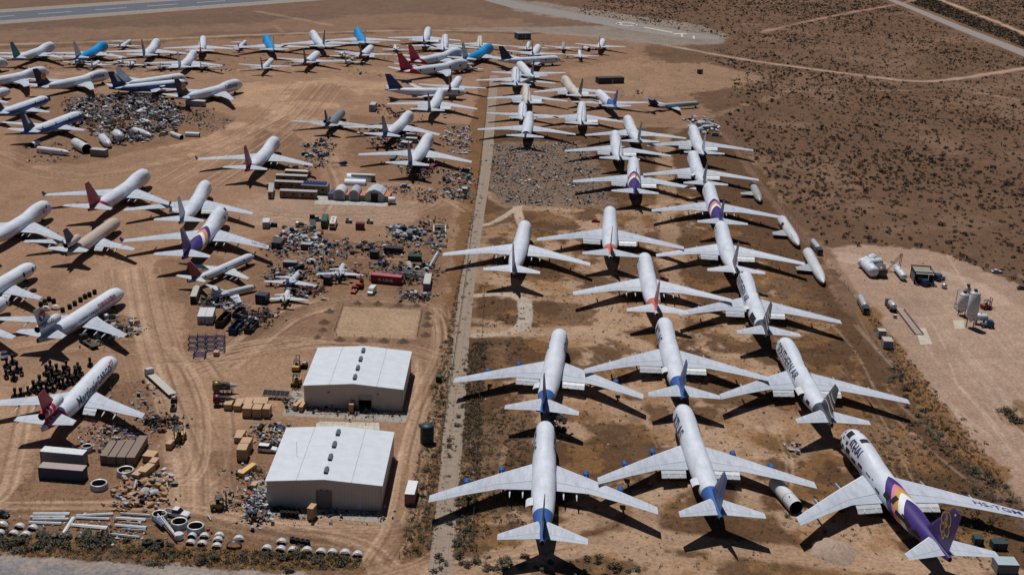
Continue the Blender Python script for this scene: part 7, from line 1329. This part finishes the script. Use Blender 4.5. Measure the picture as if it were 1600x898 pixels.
# recognisable middle sized yard machines, one object each
def machine(p, hd, sz, ci, label):
    root = empty('yard_machine', G(*p), R(hd)); tag(root, label, 'machine', 'yard machines'); l, w, h = sz
    m = MB(); m.box((0, 0, h * .42), (l, w, h * .5), 0, 0, .92); m.build('body', JM[ci], root); m = MB(); m.box((-l * .2, 0, h * .8), (l * .4, w * .7, h * .4), 0, 0, .8); m.build('housing', JM[(ci + 1) % 3], root)
    for x in (-l * .32, l * .32): m = MB(); m.tube((x, -w * .52, h * .2), (x, w * .52, h * .2), h * .2, n=10); m.build('wheel', M_TYRE, root)
    return root
ml = "small wheeled yard machine among the scrap rows"
for k in range(46):
    zone = rnd.choice([[(420, 385), (560, 382), (640, 380), (690, 400), (600, 402), (430, 400)], [(430, 412), (560, 412), (690, 412), (680, 435), (500, 435), (430, 436)], [(695, 270), (733, 265), (732, 310), (705, 312)], [(470, 225), (520, 215), (510, 260), (478, 258)], [(560, 200), (650, 200), (640, 235), (570, 222)]])
    x, y = rand_in(zone); a = Vector((x, y, 0)); root = None
    g = machine((600, 400), rnd.uniform(0, 360), (rnd.uniform(2.2, 4.6), rnd.uniform(1.4, 2.2), rnd.uniform(1.2, 2.6)), rnd.choice((0, 1, 2, 2, 3, 4, 7)), ml); g.location = a
for p, hd, c, lb in (((545, 348), 0, 0, "small white generator cart on bare dirt, left of the maroon box"), ((578, 349), 0, 0, "small white generator cart on bare dirt, right of the maroon box"), ((428, 354), 10, 2, "small dark bin beside the lone white container"), ((271, 640), 100, 1, "grey green tank cart beside the flatbed's tail"), ((272, 628), 100, 2, "small dark cart between the flatbed and grey green tank cart"), ((476, 574), 90, 2, "dark skip half hidden behind the upper hangar"), ((402, 812), 0, 4, "rust coloured bin at the front hangar's left corner")):
    machine(p, hd, (3.0, 1.8, 2.2), c, lb)
# arched cowls standing in the scrap yard
for a, b, lb in (((634, 414), (643.5, 414.5), "front white arch of the three nested arches in the scrap yard"), ((634, 417), (643.5, 417.5), "middle white arch of the three nested arches in the scrap yard"), ((634, 420.5), (643.5, 421), "rear white arch of the three nested arches in the scrap yard"), ((647, 421), (656, 421.5), "small white arch right of the three nested arches"), ((660, 423), (670, 424), "white arch beside the long dark beams"), ((497, 387), (508, 387.5), "white arch over dark scrap near the blue bins"), ((595, 388), (607, 388.5), "red marked white arch in the middle of the scrap yard"), ((478, 412), (494, 413), "blue white cowl lying behind the small jets")): cowl_arch(a, b, lb, (.56, .57, .6), ln=1.8, group='arches in the scrap yard')
for a, b, lb in (((617, 424), (668, 430), "upper of two long grey beams in the scrap yard"), ((614, 428), (667, 434), "lower of two long grey beams in the scrap yard"), ((663, 380), (698, 386), "long white bus roof panel near the concrete pit"), ((671, 420), (684, 397), "row of white boxes under the green striped jet's wing tip")): beam(a, b, 1.6, lb, .9, .5, (.44, .45, .46), 'long_beam', 'beam', None, False)
for x_, y_, lb in ((433, 430, "dark grey roofed trailer in the scrap yard left side"),): C((442, 419), (463, 420), 3.0, 2.6, (.26, .27, .29), (.05, .06, .07), "grey roofed box trailer behind the small blue white jet", door='none')
C((424, 389), (438, 390), 7, 2.8, (.05, .05, .055), (.03, .03, .035), "row of black ribbed crates left of the scrap yard", 'crate', 'black_crate'); C((470, 390), (486, 391), 3, 2.4, (.34, .33, .33), (.08, .07, .07), "grey topped tank box above the scrap yard centre", door='none', rib=False); C((505, 445), (516, 446), 3.4, 3.2, (.05, .06, .08), (.015, .02, .025), "black container standing before the maroon container's left", door='none'); C((399, 474), (415, 476), 4, 3.4, (.02, .04, .06), (.015, .02, .03), "black teal container left of the small navy nosed jet"); C((637, 408), (658, 409), 3, 2.2, (.02, .06, .045), (.015, .045, .03), "long dark green container in the scrap yard", door='none'); C((600, 396), (628, 398), 3.2, 2.6, (.03, .03, .035), (.012, .012, .015), "long black container in the middle of the scrap yard", door='none'); C((578, 404), (590, 405), 3.2, 3.0, (.04, .04, .045), (.015, .015, .018), "square black container beside the red marked arch", door='none')
# ------------------------------------------------------------------ plants
def bush_mesh(name, r, h, n, mats, seed, big=1.):
    q = random.Random(seed); m = MB(); cl = [(q.gauss(0, r * .30), q.gauss(0, r * .30), h * q.uniform(.25, .65), r * q.uniform(.35, .55)) for _ in range(6)]
    for k in range(n):
        cx, cy, cz, cr = q.choice(cl); d = Vector((q.gauss(0, 1), q.gauss(0, 1), q.gauss(0, .8))).normalized() * cr * q.uniform(.5, 1.05); c = Vector((cx, cy, max(.08, cz))) + d; c.z = max(c.z, .05)
        u = Vector((q.gauss(0, 1), q.gauss(0, 1), q.gauss(0, 1))).normalized(); w = u.orthogonal().normalized(); s = r * q.uniform(.10, .22) * big
        m.add([c - u * s, c + w * s * .7, c + u * s, c - w * s * .6], [(0, 1, 2, 3)], q.randrange(2))
    st = MB()
    return m.mesh(name, mats)
GM = [mat((.098, .082, .050), .9, 0, .4, 3), mat((.14, .112, .070), .9, 0, .4, 3)]; DM = [mat((.038, .029, .018), .9, 0, .4, 3), mat((.060, .043, .026), .9, 0, .4, 3)]; YM = [mat((.24, .15, .06), .9), mat((.16, .095, .045), .9)]; SG = [mat((.13, .125, .088), .9, 0, .4, 3), mat((.092, .088, .060), .9, 0, .4, 3)]
SH = [bush_mesh('desert_shrub', 1.0, 1.0, 110, GM, k) for k in range(3)] + [bush_mesh('desert_shrub', 1.0, 1.0, 110, SG, 10 + k) for k in range(3)]; CR = [bush_mesh('desert_shrub', 1.0, .9, 44, DM, 20 + k, 1.25) for k in range(4)]; CRF = [bush_mesh('desert_shrub', 1.0, .9, 14, DM, 70 + k, 2.0) for k in range(3)]
def stem_for(o): return o
shrubs = []
def px_band(line, n, w, smin, smax, ms):
    P_ = [G(*p) for p in line]; L_ = [(b - a).length for a, b in zip(P_, P_[1:])]; T_ = sum(L_)
    for _ in range(n):
        s = rnd.uniform(0, T_); k = 0
        while s > L_[k]: s -= L_[k]; k += 1
        d = (P_[k + 1] - P_[k]).normalized(); p = P_[k] + d * s + Vector((-d.y, d.x, 0)) * rnd.gauss(0, w); shrubs.append((p.x, p.y, rnd.uniform(smin, smax), ms))
px_band([(0, 848), (120, 846), (180, 846)], 46, 1.8, 1.0, 2.2, 1); px_band([(180, 858), (400, 874), (560, 884)], 46, 2.4, .8, 1.9, 1); px_band([(400, 868), (560, 876)], 34, .9, 1.0, 1.7, 0); px_band([(700, 530), (690, 660), (665, 810), (645, 865)], 60, 2.4, .6, 1.5, 0); px_band([(738, 540), (730, 690), (716, 860)], 90, 2.6, .6, 1.5, 1)
px_band([(752, 250), (735, 400), (715, 530)], 60, 1.2, .5, 1.1, 0); px_band([(680, 876), (800, 888), (1000, 892)], 60, 3., .8, 1.8, 1); px_band([(1398, 575), (1450, 650), (1520, 735), (1590, 800)], 90, 3.0, .7, 1.7, 1); px_band([(1400, 650), (1450, 720), (1560, 820)], 60, 9, .5, 1.4, 0); px_band([(1250, 780), (1420, 830), (1600, 840)], 50, 6, .6, 1.5, 1)
px_band([(745, 478), (800, 476), (800, 505), (760, 508)], 22, 3, .6, 1.4, 0); px_band([(745, 540), (830, 545)], 26, 3, .6, 1.4, 1); px_band([(1575, 640), (1600, 660)], 24, 3, 1, 2, 0); px_band([(757, 470), (750, 620), (745, 760)], 60, 8, .4, 1.1, 1); px_band([(1508, 655), (1530, 690), (1545, 710)], 14, 1.5, .4, .9, 0)
MATDARK = 'CR'
big = []
for x, y, s, k in shrubs: big.append((x, y, s, k))
big.sort(key=lambda t: -t[2] / max(1, t[1])); 
def mkbush(x, y, s, k, lab, grp):
    o = link('desert_shrub', rnd.choice(SH[:3] if k == 0 else SH[3:] if k == 1 else CR)); o.location = (x, y, 0); o.rotation_euler.z = rnd.uniform(0, 6.28); o.scale = (s, s * rnd.uniform(.8, 1.2), s * rnd.uniform(.6, .85)); tag(o, lab, 'shrub', grp)
for x, y, s, k in big[:300]: mkbush(x, y, s, k, "grey green desert shrub growing in the weeds beside the roads and fences", 'grey green shrubs')
def merged(name, items, srcs, label, zs=.8, npick=None):
    """one mesh out of very many small plants"""
    V = []; F = []; MI = []; base = 0; src = []
    for me in srcs:
        c = np.empty(len(me.vertices) * 3, np.float32); me.vertices.foreach_get('co', c); f = np.empty(len(me.polygons) * 4, np.int32); me.loops.foreach_get('vertex_index', f); mi = np.empty(len(me.polygons), np.int32); me.polygons.foreach_get('material_index', mi); src.append((c.reshape(-1, 3), f.reshape(-1, 4), mi))
    r_ = np.random.RandomState(5)
    for x, y, s in items:
        c, f, mi = src[r_.randint(len(src))]; n = len(f) if not npick else min(len(f), npick(y)); a = r_.rand() * 6.28; ca, sa = math.cos(a), math.sin(a)
        c = c[:4 * n]; k = s * (1 if not npick else (len(f) / n) ** .25); q = np.stack([(c[:, 0] * ca - c[:, 1] * sa) * k + x, (c[:, 0] * sa + c[:, 1] * ca) * k + y, c[:, 2] * s * zs], 1); V.append(q); F.append(f[:n] + base); MI.append(mi[:n]); base += len(q)
    V = np.concatenate(V).astype(np.float32); F = np.concatenate(F).astype(np.int32); MI = np.concatenate(MI)
    me = bpy.data.meshes.new(name); me.vertices.add(len(V)); me.vertices.foreach_set('co', V.ravel()); me.loops.add(F.size); me.loops.foreach_set('vertex_index', F.ravel()); me.polygons.add(len(F)); me.polygons.foreach_set('loop_start', np.arange(0, F.size, 4, dtype=np.int32)); me.polygons.foreach_set('loop_total', np.full(len(F), 4, np.int32)); me.polygons.foreach_set('material_index', MI.astype(np.int32)); me.update(calc_edges=True)
    for m_ in srcs[0].materials: me.materials.append(m_)
    o = link(name, me); o['kind'] = 'stuff'; tag(o, label, 'vegetation'); return o
# creosote desert to the right and beyond
DP = [tuple(G(*p)[:2]) for p in [(1130, 190), (1215, 300), (1290, 383), (1440, 386), (1540, 422), (1700, 480), (1900, 300), (1900, -60), (1000, -60), (900, 20), (1140, 60), (1100, 90), (1150, 110)]]
NP_ = 130000; rr_ = np.random.RandomState(11); xs = [p[0] for p in DP]; ys = [p[1] for p in DP]; X_ = rr_.uniform(min(xs), max(xs), NP_ * 4); Y_ = rr_.uniform(min(ys), min(max(ys), 2200), NP_ * 4); ins = np.zeros(len(X_), bool)
for (ax, ay), (bx, by) in zip(DP, DP[1:] + DP[:1]):
    c = ((ay > Y_) != (by > Y_)); ins ^= c & (X_ < ax + (Y_ - ay) * (bx - ax) / ((by - ay) or 1e-9))
X_, Y_ = X_[ins], Y_[ins]
def near_line(pts, w):
    P_ = [tuple(G(*p)[:2]) for p in smooth(pts)]; d = np.full(len(X_), 1e9)
    for (ax, ay), (bx, by) in zip(P_, P_[1:]):
        ex, ey = bx - ax, by - ay; t = np.clip(((X_ - ax) * ex + (Y_ - ay) * ey) / (ex * ex + ey * ey), 0, 1); d = np.minimum(d, np.hypot(X_ - ax - t * ex, Y_ - ay - t * ey))
    return d < w
ok = ~near_line([(870, 53), (960, 59), (1050, 72), (1130, 88), (1200, 99), (1350, 119), (1438, 129), (1500, 123), (1600, 107), (1700, 90)], 6) & ~near_line([(1190, 50), (1300, 25), (1400, 8), (1450, -5)], 4) & ~near_line([(1450, -8), (1500, 12), (1600, 52), (1700, 95)], 6) & ~near_line([(1360, -12), (1392, 0), (1436, 18), (1496, 42), (1556, 66), (1636, 98)], 14)
dn = vnoise(X_, Y_, 60, 3); dens = np.clip((dn - .22) * 2.2, .35, 1); strip_ = near_line([(1410, -8), (1460, 14), (1520, 40), (1600, 72), (1700, 112)], 24)
ok &= (rr_.rand(len(X_)) < np.where(strip_, 1, dens * .75)); X_, Y_ = X_[ok], Y_[ok]; strip_ = strip_[ok]; 
if len(X_) > 46000:
    keep = rr_.rand(len(X_)) < np.where(strip_, 1, 46000 / len(X_)); X_, Y_ = X_[keep], Y_[keep]
S_2 = np.clip(rr_.lognormal(-.02, .42, len(X_)), .4, 2.6)
ITS = list(zip(X_.tolist(), Y_.tolist(), S_2.tolist()))
merged('creosote_scrub', [t for t in ITS if t[1] < 760], CR, 'dark creosote scrub dotted over the nearer desert', .75); merged('creosote_scrub', [t for t in ITS if t[1] >= 760], CRF, 'dark creosote scrub dotted over the farther desert', .75)
CSTRIP = [tuple(G(*p)[:2]) for p in ((640, 985), (668, 898), (685.6, 756), (708, 533), (718, 450), (727, 400), (742, 320), (747, 320), (759, 320), (747, 400), (741, 450), (733, 533), (718, 748), (704, 898), (690, 985))]
# dry tufts and small weeds where the ground is overgrown
def tufts(pts, n, smin, smax):
    P_ = [tuple(G(*p)[:2]) for p in pts]; xs = [p[0] for p in P_]; ys = [p[1] for p in P_]; out = []
    while len(out) < n:
        q = (rnd.uniform(min(xs), max(xs)), rnd.uniform(min(ys), max(ys)))
        if inpoly(q, P_) and (n < 70 or not inpoly(q, CSTRIP)): out.append((q[0], q[1], rnd.uniform(smin, smax)))
    return out
TM = [bush_mesh('dry_tuft', 1.0, .7, 14, YM, 40 + k) for k in range(3)]; TG = [bush_mesh('green_tuft', 1.0, .7, 22, GM, 50 + k, 1.4) for k in range(3)]
FIELD = [(765, 340), (1130, 250), (1290, 440), (1600, 800), (1600, 890), (700, 890), (740, 500)]; NEAR = [(0, 842), (560, 868), (572, 890), (400, 891), (0, 866)]; STRIPW = [(740, 330), (748, 330), (676, 866), (626, 876), (652, 720), (690, 560)]; STRIPE = [(735, 535), (760, 535), (745, 860), (705, 870)]; OUT = [(1345, 478), (1356, 478), (1560, 735), (1600, 800), (1540, 780), (1440, 650)]
it_ = tufts(FIELD, 5200, .18, .6) + tufts(NEAR, 1500, .25, .7) + tufts(STRIPW, 1100, .2, .6) + tufts(STRIPE, 700, .2, .6) + tufts(OUT, 900, .25, .7) + tufts([(0, 800), (330, 806), (560, 850), (560, 868), (0, 842)], 800, .2, .5) + tufts([(22, 788), (20, 770), (60, 700), (140, 668), (262, 725), (225, 775), (120, 786)], 700, .2, .6) + tufts([(160, 600), (215, 590), (270, 650), (215, 700), (160, 680)], 500, .2, .6)
merged('dry_grass', it_, TM, 'dry yellow tufts among the parked jets and along the fences', .8)
it_ = tufts(FIELD, 3200, .25, .8) + tufts(NEAR, 700, .35, 1.0) + tufts(STRIPW, 800, .3, .9) + tufts(STRIPE, 900, .4, 1.1) + tufts(OUT, 600, .35, 1.0) + tufts([(718, 560), (725, 560), (695, 860), (672, 860)], 60, .3, .6) + tufts([(1350, 680), (1440, 650), (1590, 800), (1560, 880), (1420, 860)], 700, .35, 1.0) + tufts([(735, 640), (830, 640), (820, 820), (710, 860)], 700, .3, 1.0) + [(x, y, s) for x, y, s, k in big[300:]]
merged('green_weeds', it_, TG, 'small green weeds among the dry grass', .8)
it_ = tufts([(640, 52), (1140, 75), (1300, 110), (1150, 190), (1000, 200), (980, 120)], 1500, .35, 1.1) + tufts([(800, -5), (1100, 35), (1180, 55), (1000, 50)], 700, .4, 1.0) + tufts([(0, 20), (400, 8), (640, 30), (500, 44), (0, 66)], 900, .3, .8) + tufts([(770, 200), (1100, 200), (1200, 330), (960, 330)], 900, .25, .7)
merged('distant_scrub', it_, [bush_mesh('low_scrub', 1.0, .7, 12, DM, 60 + k) for k in range(3)], 'low dark scrub beyond the aircraft rows', .7)
